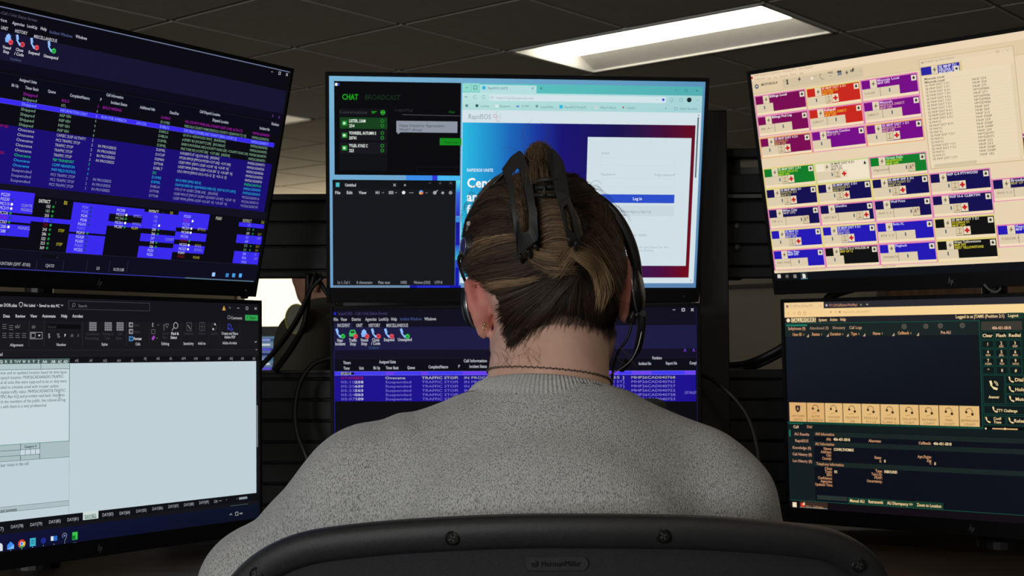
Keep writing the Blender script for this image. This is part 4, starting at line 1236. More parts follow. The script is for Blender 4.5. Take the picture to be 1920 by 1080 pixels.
  ('T',40.4,10,6.9,3.3,'b0987a',0,'View'),
  ('T',52,9.7,14.2,3.3,'b0987a',0,'Features'),
  ('T',70.5,9.3,11,3.3,'b0987a',0,'Control'),
  ('T',87.3,9.8,7,3.3,'b0987a',0,'Help'),
  ('C',8.1,19.9,3.7,'3a5470'),
  ('T',6.4,19.7,3.5,3.4,'e0d0b0',1,'M'),
  ('T',16.6,18.4,30.4,3.7,'3c362c',1,'MOTOROLA'),
  ('R',55.2,15,195.1,29.5,'d2c0a0'),
  ('C',64.2,17.7,1.6,'3c362c'),
  ('R',63,18.3,65.4,22.9,'3c362c'),
  ('R',62.2,22.7,66.2,24.1,'3c362c'),
  ('L',[(57.9,16.2),(60.9,16.2),(60.9,20.2),(57.9,20.2),(57.9,16.2)],0.5,'a09078'),
  ('P',[(87.4,14.3),(82.9,19.7),(85.9,19.3),(84.3,23.3),(89.3,17.7),(86.4,18.3)],'3c362c'),
  ('C',107.9,20.3,2.1,'f4ecd8'),
  ('L',[(111.1,18.6),(115.4,17.2)],0.6,'b0a080'),
  ('L',[(122.1,16.3),(122.1,20.3),(124.1,23.3),(128.1,24.3)],0.6,'3c362c'),
  ('L',[(122.1,16.3),(125.1,16.3)],0.6,'3c362c'),
  ('T',136.4,15.8,8.1,2.9,'3c362c',1,'PAGE'),
  ('C',140.3,21.1,0.6,'3c362c'),
  ('R',152.5,17,159.5,22.3,'7a8088'),
  ('R',152.1,15,159.3,17.9,'4a4a44'),
  ('P',[(169.3,15.9),(165.3,20.7),(168,20.3),(166.5,23.9),(171,18.9),(168.4,19.4)],'3c362c'),
  ('T',173.7,17.5,6,5,'3c362c',1,'d'),
  ('T',176.7,16.5,4,5,'3c362c',1,'d'),
  ('C',190.7,20.5,0.6,'908068'),
  ('R',0.8,34.6,94.3,67.6,'e07ab4'),
  ('R',2.7,36.6,92.9,66.6,'f0dcb8'),
  ('R',2.9,36.4,92.5,62.6,'7a0a52'),
  ('R',2.9,36.4,16.9,48.8,'7a0a52'),
  ('R',16.9,36.4,27.9,49,'e2d2b4'),
  ('P',[(23.8,38.2),(19.2,43.6),(22.2,43.1),(20.6,47.2),(25.6,41.6),(22.8,42.2)],'6a604c'),
  ('R',83.4,38,91.3,46.2,'e6dcc8'),
  ('C',87.3,42.3,2,'3c3a2e'),
  ('P',[(87.3,39),(88.9,41.4),(85.7,41.4)],'3c3a2e'),
  ('T',28.9,38.7,32,3.4,'f2e8f2',1,'Billings Local'),
  ('R',2.9,49.2,33.9,62.6,'dccbac'),
  ('R',17,52.4,18.9,57.8,'35546a'),
  ('R',0.8,68,94.3,101,'e07ab4'),
  ('R',2.7,70,92.9,100,'f0dcb8'),
  ('R',2.9,69.8,92.5,96,'7a0a52'),
  ('R',2.9,69.8,16.9,82.2,'7a0a52'),
  ('R',16.9,69.8,27.9,82.4,'e2d2b4'),
  ('P',[(23.8,71.6),(19.2,77),(22.2,76.6),(20.6,80.6),(25.6,75),(22.8,75.6)],'6a604c'),
  ('R',83.4,71.4,91.3,79.6,'e6dcc8'),
  ('C',87.3,75.7,2,'3c3a2e'),
  ('P',[(87.3,72.4),(88.9,74.8),(85.7,74.8)],'3c3a2e'),
  ('T',28.9,72.1,36,3.4,'f2e8f2',1,'Billings Pod Lvg'),
  ('R',2.9,82.6,31.9,96,'dccbac'),
  ('T',6.9,88.8,22,3.2,'786850',0,'BIL A-1'),
  ('R',31.9,82.6,32.5,94.4,'70603f'),
  ('R',32.5,82.6,63.5,96,'dccbac'),
  ('R',46.6,85.8,48.5,91.2,'35546a'),
  ('R',0.8,103,94.3,136,'e89a6a'),
  ('R',2.7,105,92.9,135,'f0dcb8'),
  ('R',2.9,104.8,92.5,131,'7a0a52'),
  ('R',2.9,104.8,16.9,117.2,'7a0a52'),
  ('R',16.9,104.8,27.9,117.4,'e2d2b4'),
  ('P',[(23.8,106.6),(19.2,112),(22.2,111.6),(20.6,115.6),(25.6,110.1),(22.8,110.6)],'6a604c'),
  ('R',83.4,106.4,91.3,114.6,'e6dcc8'),
  ('C',87.3,110.7,2,'3c3a2e'),
  ('P',[(87.3,107.4),(88.9,109.8),(85.7,109.8)],'3c3a2e'),
  ('T',28.9,107.1,43,3.4,'e6d0d8',1,'SE MHP DIST 4 D1'),
  ('T',28.9,111.3,24,3.4,'c89a58',1,'BILLINGS D1'),
  ('T',28.9,115.5,20,3.4,'c89a58',1,'MHP OPS'),
  ('R',2.9,117.6,33.9,131,'dccbac'),
  ('R',17,120.8,18.9,126.2,'35546a'),
  ('R',33.9,117.6,34.4,129.4,'98886a'),
  ('R',34.4,117.6,44.9,130.4,'d8c6a4'),
  ('L',[(39.4,120.6),(39.4,127.6)],1,'a08a68'),
  ('L',[(36.9,127.6),(41.9,127.6)],1.2,'a08a68'),
  ('L',[(36.7,120.6),(42.1,120.6)],0.7,'a08a68'),
  ('R',45.4,117.6,55.9,129.8,'e4d6b8'),
  ('R',49.3,120,52.1,127.4,'c8141c'),
  ('R',46.9,122.4,54.5,125.1,'c8141c'),
  ('R',94.5,34.6,188,67.6,'e2cf78'),
  ('R',96.4,36.6,186.6,66.6,'f0dcb8'),
  ('R',96.6,36.4,186.2,62.6,'c8281c'),
  ('R',96.6,36.4,110.6,48.8,'c8281c'),
  ('R',110.6,36.4,121.6,49,'e2d2b4'),
  ('P',[(117.4,38.2),(112.9,43.6),(115.9,43.1),(114.3,47.2),(119.3,41.6),(116.4,42.2)],'6a604c'),
  ('R',177.1,38,185,46.2,'e6dcc8'),
  ('C',181,42.3,2,'3c3a2e'),
  ('P',[(181,39),(182.6,41.4),(179.4,41.4)],'3c3a2e'),
  ('T',122.6,38.7,42,3.4,'f4c8a0',1,'SE MHP DIST 6 D1'),
  ('T',122.6,42.9,28,3.4,'e8b030',1,'KALISPELL D1'),
  ('T',122.6,47.1,19,3.4,'e8b030',1,'MHP OPS'),
  ('R',96.6,49.2,127.6,62.6,'dccbac'),
  ('R',110.7,52.4,112.6,57.8,'35546a'),
  ('R',127.6,49.2,128.1,61,'98886a'),
  ('R',128.1,49.2,138.6,62,'d8c6a4'),
  ('L',[(133.1,52.2),(133.1,59.2)],1,'a08a68'),
  ('L',[(130.6,59.2),(135.6,59.2)],1.2,'a08a68'),
  ('L',[(130.4,52.2),(135.8,52.2)],0.7,'a08a68'),
  ('R',139.1,49.2,149.6,61.4,'e4d6b8'),
  ('R',143,51.6,145.8,59,'c8141c'),
  ('R',140.6,54,148.2,56.7,'c8141c'),
  ('R',94.5,68,188,101,'e07ab4'),
  ('R',96.4,70,186.6,100,'f0dcb8'),
  ('R',96.6,69.8,186.2,96,'c8281c'),
  ('R',96.6,69.8,110.6,82.2,'c8281c'),
  ('R',110.6,69.8,121.6,82.4,'e2d2b4'),
  ('P',[(117.4,71.6),(112.9,77),(115.9,76.6),(114.3,80.6),(119.3,75),(116.4,75.6)],'6a604c'),
  ('R',177.1,71.4,185,79.6,'e6dcc8'),
  ('C',181,75.7,2,'3c3a2e'),
  ('P',[(181,72.4),(182.6,74.8),(179.4,74.8)],'3c3a2e'),
  ('T',122.6,72.1,20,3.4,'f2e8f2',1,'Kalispell'),
  ('T',122.6,76.3,38,3.4,'f0b030',1,'KALISPELL DIRECT'),
  ('T',122.6,80.5,20,3.4,'f0b030',1,'MHP OPS'),
  ('R',96.6,82.6,125.6,96,'dccbac'),
  ('T',100.6,88.8,19.1,3.2,'786850',0,'DIRECT'),
  ('R',125.6,82.6,126.2,94.4,'70603f'),
  ('R',126.2,82.6,157.2,96,'dccbac'),
  ('R',140.2,85.8,142.2,91.2,'35546a'),
  ('R',94.5,102.7,188,135.7,'e07ab4'),
  ('R',96.4,104.7,186.6,134.7,'f0dcb8'),
  ('R',96.6,104.5,186.2,130.7,'760c86'),
  ('R',96.6,104.5,110.6,116.9,'760c86'),
  ('R',110.6,104.5,121.6,117.1,'e2d2b4'),
  ('P',[(117.4,106.3),(112.9,111.7),(115.9,111.3),(114.3,115.3),(119.3,109.8),(116.4,110.3)],'6a604c'),
  ('R',177.1,106.1,185,114.3,'e6dcc8'),
  ('C',181,110.4,2,'3c3a2e'),
  ('P',[(181,107.1),(182.6,109.5),(179.4,109.5)],'3c3a2e'),
  ('T',122.6,106.8,40,3.4,'e8c8e8',1,'Missoula Condon'),
  ('T',122.6,111,22,3.4,'c89ab0',1,'MHP OP 10'),
  ('R',96.6,117.3,127.6,130.7,'dccbac'),
  ('R',110.7,120.5,112.6,125.9,'35546a'),
  ('R',188.1,34.6,281.6,67.6,'e07ab4'),
  ('R',190,36.6,280.2,66.6,'f0dcb8'),
  ('R',190.2,36.4,279.8,62.6,'760c86'),
  ('R',190.2,36.4,204.2,48.8,'760c86'),
  ('R',204.2,36.4,215.2,49,'e2d2b4'),
  ('P',[(211.1,38.2),(206.6,43.6),(209.5,43.1),(207.9,47.2),(212.9,41.6),(210.1,42.2)],'6a604c'),
  ('R',270.7,38,278.6,46.2,'e6dcc8'),
  ('C',274.6,42.3,2,'3c3a2e'),
  ('P',[(274.6,39),(276.2,41.4),(273,41.4)],'3c3a2e'),
  ('T',216.2,38.7,36,3.4,'e4c0ec',1,'Missoula Local'),
  ('T',216.2,42.9,20,3.4,'e4c0ec',1,'MHP OPS'),
  ('R',190.2,49.2,219.2,62.6,'dccbac'),
  ('T',194.2,55.4,16.3,3.2,'786850',0,'Local'),
  ('R',219.2,49.2,219.8,61,'70603f'),
  ('R',219.8,49.2,250.8,62.6,'dccbac'),
  ('R',233.9,52.4,235.8,57.8,'35546a'),
  ('R',188.1,68,281.6,101,'e07ab4'),
  ('R',190,70,280.2,100,'f0dcb8'),
  ('R',190.2,69.8,279.8,96,'760c86'),
  ('R',190.2,69.8,204.2,82.2,'760c86'),
  ('R',204.2,69.8,215.2,82.4,'e2d2b4'),
  ('P',[(211.1,71.6),(206.6,77),(209.5,76.6),(207.9,80.6),(212.9,75),(210.1,75.6)],'6a604c'),
  ('R',270.7,71.4,278.6,79.6,'e6dcc8'),
  ('C',274.6,75.7,2,'3c3a2e'),
  ('P',[(274.6,72.4),(276.2,74.8),(273,74.8)],'3c3a2e'),
  ('T',216.2,72.1,21,3.4,'e4c0ec',1,'Missoula'),
  ('T',216.2,76.3,40,3.4,'d8a0a8',1,'MISSOULA DIRECT'),
  ('T',216.2,80.5,20,3.4,'d8a0a8',1,'MHP OPS'),
  ('R',190.2,82.6,219.2,96,'dccbac'),
  ('T',194.2,88.8,19.1,3.2,'786850',0,'DIRECT'),
  ('R',219.2,82.6,219.8,94.4,'70603f'),
  ('R',219.8,82.6,250.8,96,'dccbac'),
  ('R',233.9,85.8,235.8,91.2,'35546a'),
  ('R',188.1,102.8,281.6,135.8,'e89a6a'),
  ('R',190,104.8,280.2,134.8,'f0dcb8'),
  ('R',190.2,104.6,279.8,130.8,'760c86'),
  ('R',190.2,104.6,204.2,117,'760c86'),
  ('R',204.2,104.6,215.2,117.2,'e2d2b4'),
  ('P',[(211.1,106.4),(206.6,111.8),(209.5,111.4),(207.9,115.4),(212.9,109.9),(210.1,110.4)],'6a604c'),
  ('R',270.7,106.2,278.6,114.4,'e6dcc8'),
  ('C',274.6,110.5,2,'3c3a2e'),
  ('P',[(274.6,107.2),(276.2,109.6),(273,109.6)],'3c3a2e'),
  ('T',216.2,106.9,44,3.4,'e4c0ec',1,'SE MHP DIST 1 D1'),
  ('T',216.2,111.1,30,3.4,'d8a0a0',1,'MISSOULA D1'),
  ('T',216.2,115.3,20,3.4,'d8a0a0',1,'MHP OPS'),
  ('R',190.2,117.4,221.2,130.8,'dccbac'),
  ('R',204.3,120.6,206.2,126,'35546a'),
  ('R',221.2,117.4,221.7,129.2,'98886a'),
  ('R',221.7,117.4,232.2,130.2,'d8c6a4'),
  ('L',[(226.7,120.4),(226.7,127.4)],1,'a08a68'),
  ('L',[(224.2,127.4),(229.2,127.4)],1.2,'a08a68'),
  ('L',[(224,120.4),(229.4,120.4)],0.7,'a08a68'),
  ('R',232.7,117.4,243.2,129.6,'e4d6b8'),
  ('R',236.6,119.8,239.4,127.2,'c8141c'),
  ('R',234.2,122.2,241.8,124.9,'c8141c'),
  ('R',0.8,152.4,94.3,185.4,'e2cf78'),
  ('R',2.7,154.4,92.9,184.4,'f0dcb8'),
  ('R',2.9,154.2,92.5,180.4,'127c2a'),
  ('R',2.9,154.2,16.9,166.6,'127c2a'),
  ('R',16.9,154.2,27.9,166.8,'e2d2b4'),
  ('P',[(23.8,156),(19.2,161.4),(22.2,160.9),(20.6,165),(25.6,159.4),(22.8,160)],'6a604c'),
  ('R',83.4,155.8,91.3,164,'e6dcc8'),
  ('C',87.3,160.1,2,'3c3a2e'),
  ('P',[(87.3,156.8),(88.9,159.2),(85.7,159.2)],'3c3a2e'),
  ('T',28.9,156.5,42,3.4,'d8ecc0',1,'SE MHP DIST 2 D1'),
  ('T',28.9,160.7,36,3.4,'a8d030',1,'GREAT FALLS D1'),
  ('T',28.9,164.9,20,3.4,'b0d830',1,'MHP OPS'),
  ('R',2.9,167,33.9,180.4,'dccbac'),
  ('R',29,170.2,30.9,175.6,'35546a'),
  ('R',33.9,167,34.4,178.8,'98886a'),
  ('R',34.4,167,44.9,179.8,'d8c6a4'),
  ('L',[(39.4,170),(39.4,177)],1,'a08a68'),
  ('L',[(36.9,177),(41.9,177)],1.2,'a08a68'),
  ('L',[(36.7,170),(42.1,170)],0.7,'a08a68'),
  ('R',45.4,167,55.9,179.2,'e4d6b8'),
  ('R',49.3,169.4,52.1,176.8,'c8141c'),
  ('R',46.9,171.8,54.5,174.5,'c8141c'),
  ('R',94.5,152.4,188,185.4,'c0d080'),
  ('R',96.4,154.4,186.6,184.4,'ece0c4'),
  ('R',96.6,154.2,186.2,180.4,'f0e2c8'),
  ('R',96.6,154.2,110.6,166.6,'f0e2c8'),
  ('R',110.6,154.2,121.6,166.8,'e6d8ba'),
  ('P',[(117.4,156),(112.9,161.4),(115.9,160.9),(114.3,165),(119.3,159.4),(116.4,160)],'6a604c'),
  ('R',177.1,155.8,185,164,'e6dcc8'),
  ('C',181,160.1,2,'3c3a2e'),
  ('P',[(181,156.8),(182.6,159.2),(179.4,159.2)],'3c3a2e'),
  ('T',122.6,156.5,42,3.4,'4a4030',1,'SE MHP DIST 8 D1'),
  ('T',122.6,160.7,20,3.4,'6a604c',1,'HAVRE D1'),
  ('T',122.6,164.9,20,3.4,'6a604c',1,'MHP OPS'),
  ('R',96.6,167,127.6,180.4,'dccbac'),
  ('R',122.7,170.2,124.6,175.6,'35546a'),
  ('R',127.6,167,128.1,178.8,'98886a'),
  ('R',128.1,167,138.6,179.8,'d8c6a4'),
  ('L',[(133.1,170),(133.1,177)],1,'a08a68'),
  ('L',[(130.6,177),(135.6,177)],1.2,'a08a68'),
  ('L',[(130.4,170),(135.8,170)],0.7,'a08a68'),
  ('R',139.1,167,149.6,179.2,'e4d6b8'),
  ('R',143,169.4,145.8,176.8,'c8141c'),
  ('R',140.6,171.8,148.2,174.5,'c8141c'),
  ('R',188.1,152.4,281.6,185.4,'e07ab4'),
  ('R',190,154.4,280.2,184.4,'f0dcb8'),
  ('R',190.2,154.2,279.8,180.4,'127c2a'),
  ('R',190.2,154.2,204.2,166.6,'127c2a'),
  ('R',204.2,154.2,215.2,166.8,'e2d2b4'),
  ('P',[(211.1,156),(206.6,161.4),(209.5,160.9),(207.9,165),(212.9,159.4),(210.1,160)],'6a604c'),
  ('R',270.7,155.8,278.6,164,'e6dcc8'),
  ('C',274.6,160.1,2,'3c3a2e'),
  ('P',[(274.6,156.8),(276.2,159.2),(273,159.2)],'3c3a2e'),
  ('T',216.2,156.5,28,3.4,'b8ecc0',1,'Great Falls'),
  ('T',216.2,160.7,26,3.4,'c4dc30',1,'HIGHWOOD'),
  ('T',216.2,164.9,20,3.4,'c4dc30',1,'MHP OPS'),
  ('R',190.2,167,219.2,180.4,'dccbac'),
  ('T',194.2,173.2,24.8,3.2,'786850',0,'Highwood'),
  ('R',219.2,167,219.8,178.8,'70603f'),
  ('R',219.8,167,250.8,180.4,'dccbac'),
  ('R',246.9,170.2,248.8,175.6,'35546a'),
  ('R',250.8,167,251.3,178.8,'70603f'),
  ('R',251.3,167,261.8,179.8,'d6c4a2'),
  ('T',252.8,173,4,6.5,'7a5c4a',1,'A'),
  ('T',257.3,171,3,4,'7a5c4a',1,'R'),
  ('R',0.8,186.1,94.3,219.1,'e2cf78'),
  ('R',2.7,188.1,92.9,218.1,'f0dcb8'),
  ('R',2.9,187.9,92.5,214.1,'150f50'),
  ('R',2.9,187.9,16.9,200.3,'150f50'),
  ('R',16.9,187.9,27.9,200.5,'e2d2b4'),
  ('P',[(23.8,189.7),(19.2,195.1),(22.2,194.7),(20.6,198.7),(25.6,193.1),(22.8,193.7)],'6a604c'),
  ('R',83.4,189.5,91.3,197.7,'e6dcc8'),
  ('C',87.3,193.8,2,'3c3a2e'),
  ('P',[(87.3,190.5),(88.9,192.9),(85.7,192.9)],'3c3a2e'),
  ('T',28.9,190.2,38,3.4,'e0d8e0',1,'SE MHP MISC D1'),
  ('T',28.9,194.4,30,3.4,'b4a860',1,'WHITE D1'),
  ('T',28.9,198.6,18,3.4,'b4a860',1,'MHP D1'),
  ('R',2.9,200.7,33.9,214.1,'dccbac'),
  ('R',29,203.9,30.9,209.3,'35546a'),
  ('R',33.9,200.7,34.4,212.5,'98886a'),
  ('R',34.4,200.7,44.9,213.5,'d8c6a4'),
  ('L',[(39.4,203.7),(39.4,210.7)],1,'a08a68'),
  ('L',[(36.9,210.7),(41.9,210.7)],1.2,'a08a68'),
  ('L',[(36.7,203.7),(42.1,203.7)],0.7,'a08a68'),
  ('R',45.4,200.7,55.9,212.9,'e4d6b8'),
  ('R',49.3,203.1,52.1,210.5,'c8141c'),
  ('R',46.9,205.5,54.5,208.2,'c8141c'),
  ('R',94.5,185.8,188,218.8,'e2cf78'),
  ('R',96.4,187.8,186.6,217.8,'f0dcb8'),
  ('R',96.6,187.6,186.2,213.8,'150f50'),
  ('R',96.6,187.6,110.6,200,'150f50'),
  ('R',110.6,187.6,121.6,200.2,'e2d2b4'),
  ('P',[(117.4,189.4),(112.9,194.8),(115.9,194.3),(114.3,198.4),(119.3,192.8),(116.4,193.4)],'6a604c'),
  ('R',177.1,189.2,185,197.4,'e6dcc8'),
  ('C',181,193.5,2,'3c3a2e'),
  ('P',[(181,190.2),(182.6,192.6),(179.4,192.6)],'3c3a2e'),
  ('T',122.6,189.9,42,3.4,'e0d8f0',1,'SE MHP DIST 5 D1'),
  ('T',122.6,194.1,30,3.4,'b4a860',1,'GLENDIVE D1'),
  ('T',122.6,198.3,20,3.4,'b4a860',1,'MHP OPS'),
  ('R',96.6,200.4,127.6,213.8,'dccbac'),
  ('R',122.7,203.6,124.6,209,'35546a'),
  ('R',127.6,200.4,128.1,212.2,'98886a'),
  ('R',128.1,200.4,138.6,213.2,'d8c6a4'),
  ('L',[(133.1,203.4),(133.1,210.4)],1,'a08a68'),
  ('L',[(130.6,210.4),(135.6,210.4)],1.2,'a08a68'),
  ('L',[(130.4,203.4),(135.8,203.4)],0.7,'a08a68'),
  ('R',139.1,200.4,149.6,212.6,'e4d6b8'),
  ('R',143,202.8,145.8,210.2,'c8141c'),
  ('R',140.6,205.2,148.2,207.9,'c8141c'),
  ('R',188.1,185.8,281.6,218.8,'e2cf78'),
  ('R',190,187.8,280.2,217.8,'f0dcb8'),
  ('R',190.2,187.6,279.8,213.8,'150f50'),
  ('R',190.2,187.6,204.2,200,'150f50'),
  ('R',204.2,187.6,215.2,200.2,'e2d2b4'),
  ('P',[(211.1,189.4),(206.6,194.8),(209.5,194.3),(207.9,198.4),(212.9,192.8),(210.1,193.4)],'6a604c'),
  ('R',270.7,189.2,278.6,197.4,'e6dcc8'),
  ('C',274.6,193.5,2,'3c3a2e'),
  ('P',[(274.6,190.2),(276.2,192.6),(273,192.6)],'3c3a2e'),
  ('T',216.2,189.9,42,3.4,'e0d8f0',1,'SE MHP WP 5 D1'),
  ('T',216.2,194.1,36,3.4,'b4a860',1,'WOLF POINT D1'),
  ('T',216.2,198.3,20,3.4,'b4a860',1,'MHP OPS'),
  ('R',190.2,200.4,221.2,213.8,'dccbac'),
  ('R',216.3,203.6,218.2,209,'35546a'),
  ('R',221.2,200.4,221.7,212.2,'98886a'),
  ('R',221.7,200.4,232.2,213.2,'d8c6a4'),
  ('L',[(226.7,203.4),(226.7,210.4)],1,'a08a68'),
  ('L',[(224.2,210.4),(229.2,210.4)],1.2,'a08a68'),
  ('L',[(224,203.4),(229.4,203.4)],0.7,'a08a68'),
  ('R',232.7,200.4,243.2,212.6,'e4d6b8'),
  ('R',236.6,202.8,239.4,210.2,'c8141c'),
  ('R',234.2,205.2,241.8,207.9,'c8141c'),
  ('R',281.8,185.8,375.2,218.8,'e07ab4'),
  ('R',283.7,187.8,373.9,217.8,'f0dcb8'),
  ('R',283.9,187.6,373.5,213.8,'150f50'),
  ('R',283.9,187.6,297.9,200,'150f50'),
  ('R',297.9,187.6,308.9,200.2,'e2d2b4'),
  ('P',[(304.7,189.4),(300.2,194.8),(303.2,194.3),(301.6,198.4),(306.6,192.8),(303.7,193.4)],'6a604c'),
  ('R',364.4,189.2,372.2,197.4,'e6dcc8'),
  ('C',368.2,193.5,2,'3c3a2e'),
  ('P',[(368.2,190.2),(369.9,192.6),(366.7,192.6)],'3c3a2e'),
  ('T',309.9,189.9,47,3.4,'e8e0f0',1,'W/P C-5 PTYWOOD'),
  ('R',283.9,200.4,314.9,213.8,'dccbac'),
  ('R',310,203.6,311.9,209,'35546a'),
  ('R',314.9,200.4,315.4,212.2,'98886a'),
  ('R',315.4,200.4,325.9,213.2,'d8c6a4'),
  ('L',[(320.4,203.4),(320.4,210.4)],1,'a08a68'),
  ('L',[(317.9,210.4),(322.9,210.4)],1.2,'a08a68'),
  ('L',[(317.7,203.4),(323.1,203.4)],0.7,'a08a68'),
  ('R',326.4,200.4,336.9,212.6,'e4d6b8'),
  ('R',330.2,202.8,333.1,210.2,'c8141c'),
  ('R',327.9,205.2,335.5,207.9,'c8141c'),
  ('R',0.8,219,94.3,252,'e07ab4'),
  ('R',2.7,221,92.9,251,'f0dcb8'),
  ('R',2.9,220.8,92.5,247,'150f50'),
  ('R',2.9,220.8,16.9,233.2,'150f50'),
  ('R',16.9,220.8,27.9,233.4,'e2d2b4'),
  ('P',[(23.8,222.6),(19.2,228),(22.2,227.6),(20.6,231.6),(25.6,226),(22.8,226.6)],'6a604c'),
  ('R',83.4,222.4,91.3,230.6,'e6dcc8'),
  ('C',87.3,226.7,2,'3c3a2e'),
  ('P',[(87.3,223.4),(88.9,225.8),(85.7,225.8)],'3c3a2e'),
  ('T',28.9,223.1,26,3.4,'d8d0e8',1,'Miles City'),
  ('T',28.9,227.3,22,3.4,'b8b0b8',1,'MHP OPS'),
  ('R',2.9,233.6,31.9,247,'dccbac'),
  ('T',6.9,239.8,19.1,3.2,'786850',0,'MP C-1'),
  ('R',31.9,233.6,32.5,245.4,'70603f'),
  ('R',32.5,233.6,63.5,247,'dccbac'),
  ('R',59.6,236.8,61.5,242.2,'35546a'),
  ('R',63.5,233.6,64,245.4,'70603f'),
  ('R',64,233.6,74.5,246.4,'d6c4a2'),
  ('T',65.5,239.6,4,6.5,'7a5c4a',1,'A'),
  ('T',70,237.6,3,4,'7a5c4a',1,'R'),
  ('R',94.5,219,188,252,'e07ab4'),
  ('R',96.4,221,186.6,251,'f0dcb8'),
  ('R',96.6,220.8,186.2,247,'150f50'),
  ('R',96.6,220.8,110.6,233.2,'150f50'),
  ('R',110.6,220.8,121.6,233.4,'e2d2b4'),
  ('P',[(117.4,222.6),(112.9,228),(115.9,227.6),(114.3,231.6),(119.3,226),(116.4,226.6)],'6a604c'),
  ('R',177.1,222.4,185,230.6,'e6dcc8'),
  ('C',181,226.7,2,'3c3a2e'),
  ('P',[(181,223.4),(182.6,225.8),(179.4,225.8)],'3c3a2e'),
  ('T',122.6,223.1,20,3.4,'d8d0f0',1,'Glendive'),
  ('R',96.6,233.6,125.6,247,'dccbac'),
  ('T',100.6,239.8,22,3.2,'786850',0,'GDV B-2'),
  ('R',125.6,233.6,126.2,245.4,'70603f'),
  ('R',126.2,233.6,157.2,247,'dccbac'),
  ('R',152.2,236.8,154.2,242.2,'35546a'),
  ('R',157.2,233.6,157.7,245.4,'98886a'),
  ('R',157.7,233.6,168.2,246.4,'d8c6a4'),
  ('L',[(162.7,236.6),(162.7,243.6)],1,'a08a68'),
  ('L',[(160.2,243.6),(165.2,243.6)],1.2,'a08a68'),
  ('L',[(160,236.6),(165.3,236.6)],0.7,'a08a68'),
  ('R',168.7,233.6,179.2,245.8,'e4d6b8'),
  ('R',172.6,236,175.3,243.4,'c8141c'),
  ('R',170.2,238.4,177.8,241.1,'c8141c'),
  ('R',188.1,219,281.6,252,'e07ab4'),
  ('R',190,221,280.2,251,'f0dcb8'),
  ('R',190.2,220.8,279.8,247,'150f50'),
  ('R',190.2,220.8,204.2,233.2,'150f50'),
  ('R',204.2,220.8,215.2,233.4,'e2d2b4'),
  ('P',[(211.1,222.6),(206.6,228),(209.5,227.6),(207.9,231.6),(212.9,226),(210.1,226.6)],'6a604c'),
  ('R',270.7,222.4,278.6,230.6,'e6dcc8'),
  ('C',274.6,226.7,2,'3c3a2e'),
  ('P',[(274.6,223.4),(276.2,225.8),(273,225.8)],'3c3a2e'),
  ('T',216.2,223.1,24,3.4,'d8d0f0',1,'Wolf Point'),
  ('R',190.2,233.6,219.2,247,'dccbac'),
  ('T',194.2,239.8,22,3.2,'786850',0,'W/P C-5'),
  ('R',219.2,233.6,219.8,245.4,'70603f'),
  ('R',219.8,233.6,250.8,247,'dccbac'),
  ('R',246.9,236.8,248.8,242.2,'35546a'),
  ('R',250.8,233.6,251.3,245.4,'70603f'),
  ('R',251.3,233.6,261.8,246.4,'d6c4a2'),
  ('T',252.8,239.6,4,6.5,'7a5c4a',1,'A'),
  ('T',257.3,237.6,3,4,'7a5c4a',1,'R'),
  ('R',281.8,219,375.2,252,'e07ab4'),
  ('R',283.7,221,373.9,251,'f0dcb8'),
  ('R',283.9,220.8,373.5,247,'150f50'),
  ('R',283.9,220.8,297.9,233.2,'150f50'),
  ('R',297.9,220.8,308.9,233.4,'e2d2b4'),
  ('P',[(304.7,222.6),(300.2,228),(303.2,227.6),(301.6,231.6),(306.6,226),(303.7,226.6)],'6a604c'),
  ('R',364.4,222.4,372.2,230.6,'e6dcc8'),
  ('C',368.2,226.7,2,'3c3a2e'),
  ('P',[(368.2,223.4),(369.9,225.8),(366.7,225.8)],'3c3a2e'),
  ('T',309.9,223.1,47,3.4,'e0d8f0',1,'W/P H-6 CLBRTSN'),
  ('R',283.9,233.6,314.9,247,'dccbac'),
  ('R',310,236.8,311.9,242.2,'35546a'),
  ('R',314.9,233.6,315.4,245.4,'98886a'),
  ('R',315.4,233.6,325.9,246.4,'d8c6a4'),
  ('L',[(320.4,236.6),(320.4,243.6)],1,'a08a68'),
  ('L',[(317.9,243.6),(322.9,243.6)],1.2,'a08a68'),
  ('L',[(317.7,236.6),(323.1,236.6)],0.7,'a08a68'),
  ('R',326.4,233.6,336.9,245.8,'e4d6b8'),
  ('R',330.2,236,333.1,243.4,'c8141c'),
  ('R',327.9,238.4,335.5,241.1,'c8141c'),
  ('R',375.4,202.6,468.9,235.6,'e07ab4'),
  ('R',377.3,204.6,467.5,234.6,'f0dcb8'),
  ('R',377.5,204.4,467.1,230.6,'150f50'),
  ('R',377.5,204.4,391.5,216.8,'150f50'),
  ('R',391.5,204.4,402.5,217,'e2d2b4'),
  ('P',[(398.4,206.2),(393.9,211.6),(396.8,211.2),(395.2,215.2),(400.2,209.6),(397.4,210.2)],'6a604c'),
  ('R',458,206,465.9,214.2,'e6dcc8'),
  ('C',461.9,210.3,2,'3c3a2e'),
  ('P',[(461.9,207),(463.5,209.4),(460.3,209.4)],'3c3a2e'),
  ('T',403.5,206.7,22,3.4,'e0d8f0',1,'Broadus'),
  ('T',403.5,210.9,24,3.4,'b4a860',1,'MHP OP 11'),
  ('R',377.5,217.2,406.5,230.6,'dccbac'),
  ('T',381.5,223.4,22,3.2,'786850',0,'W/O C-3'),
  ('R',406.5,217.2,407.1,229,'70603f'),
  ('R',407.1,217.2,438.1,230.6,'dccbac'),
  ('R',421.2,220.4,423.1,225.8,'35546a'),
  ('R',0.8,253.4,94.3,286.4,'e2cf78'),
  ('R',2.7,255.4,92.9,285.4,'f0dcb8'),
  ('R',2.9,255.2,92.5,281.4,'2418b4'),
  ('R',2.9,255.2,16.9,267.6,'2418b4'),
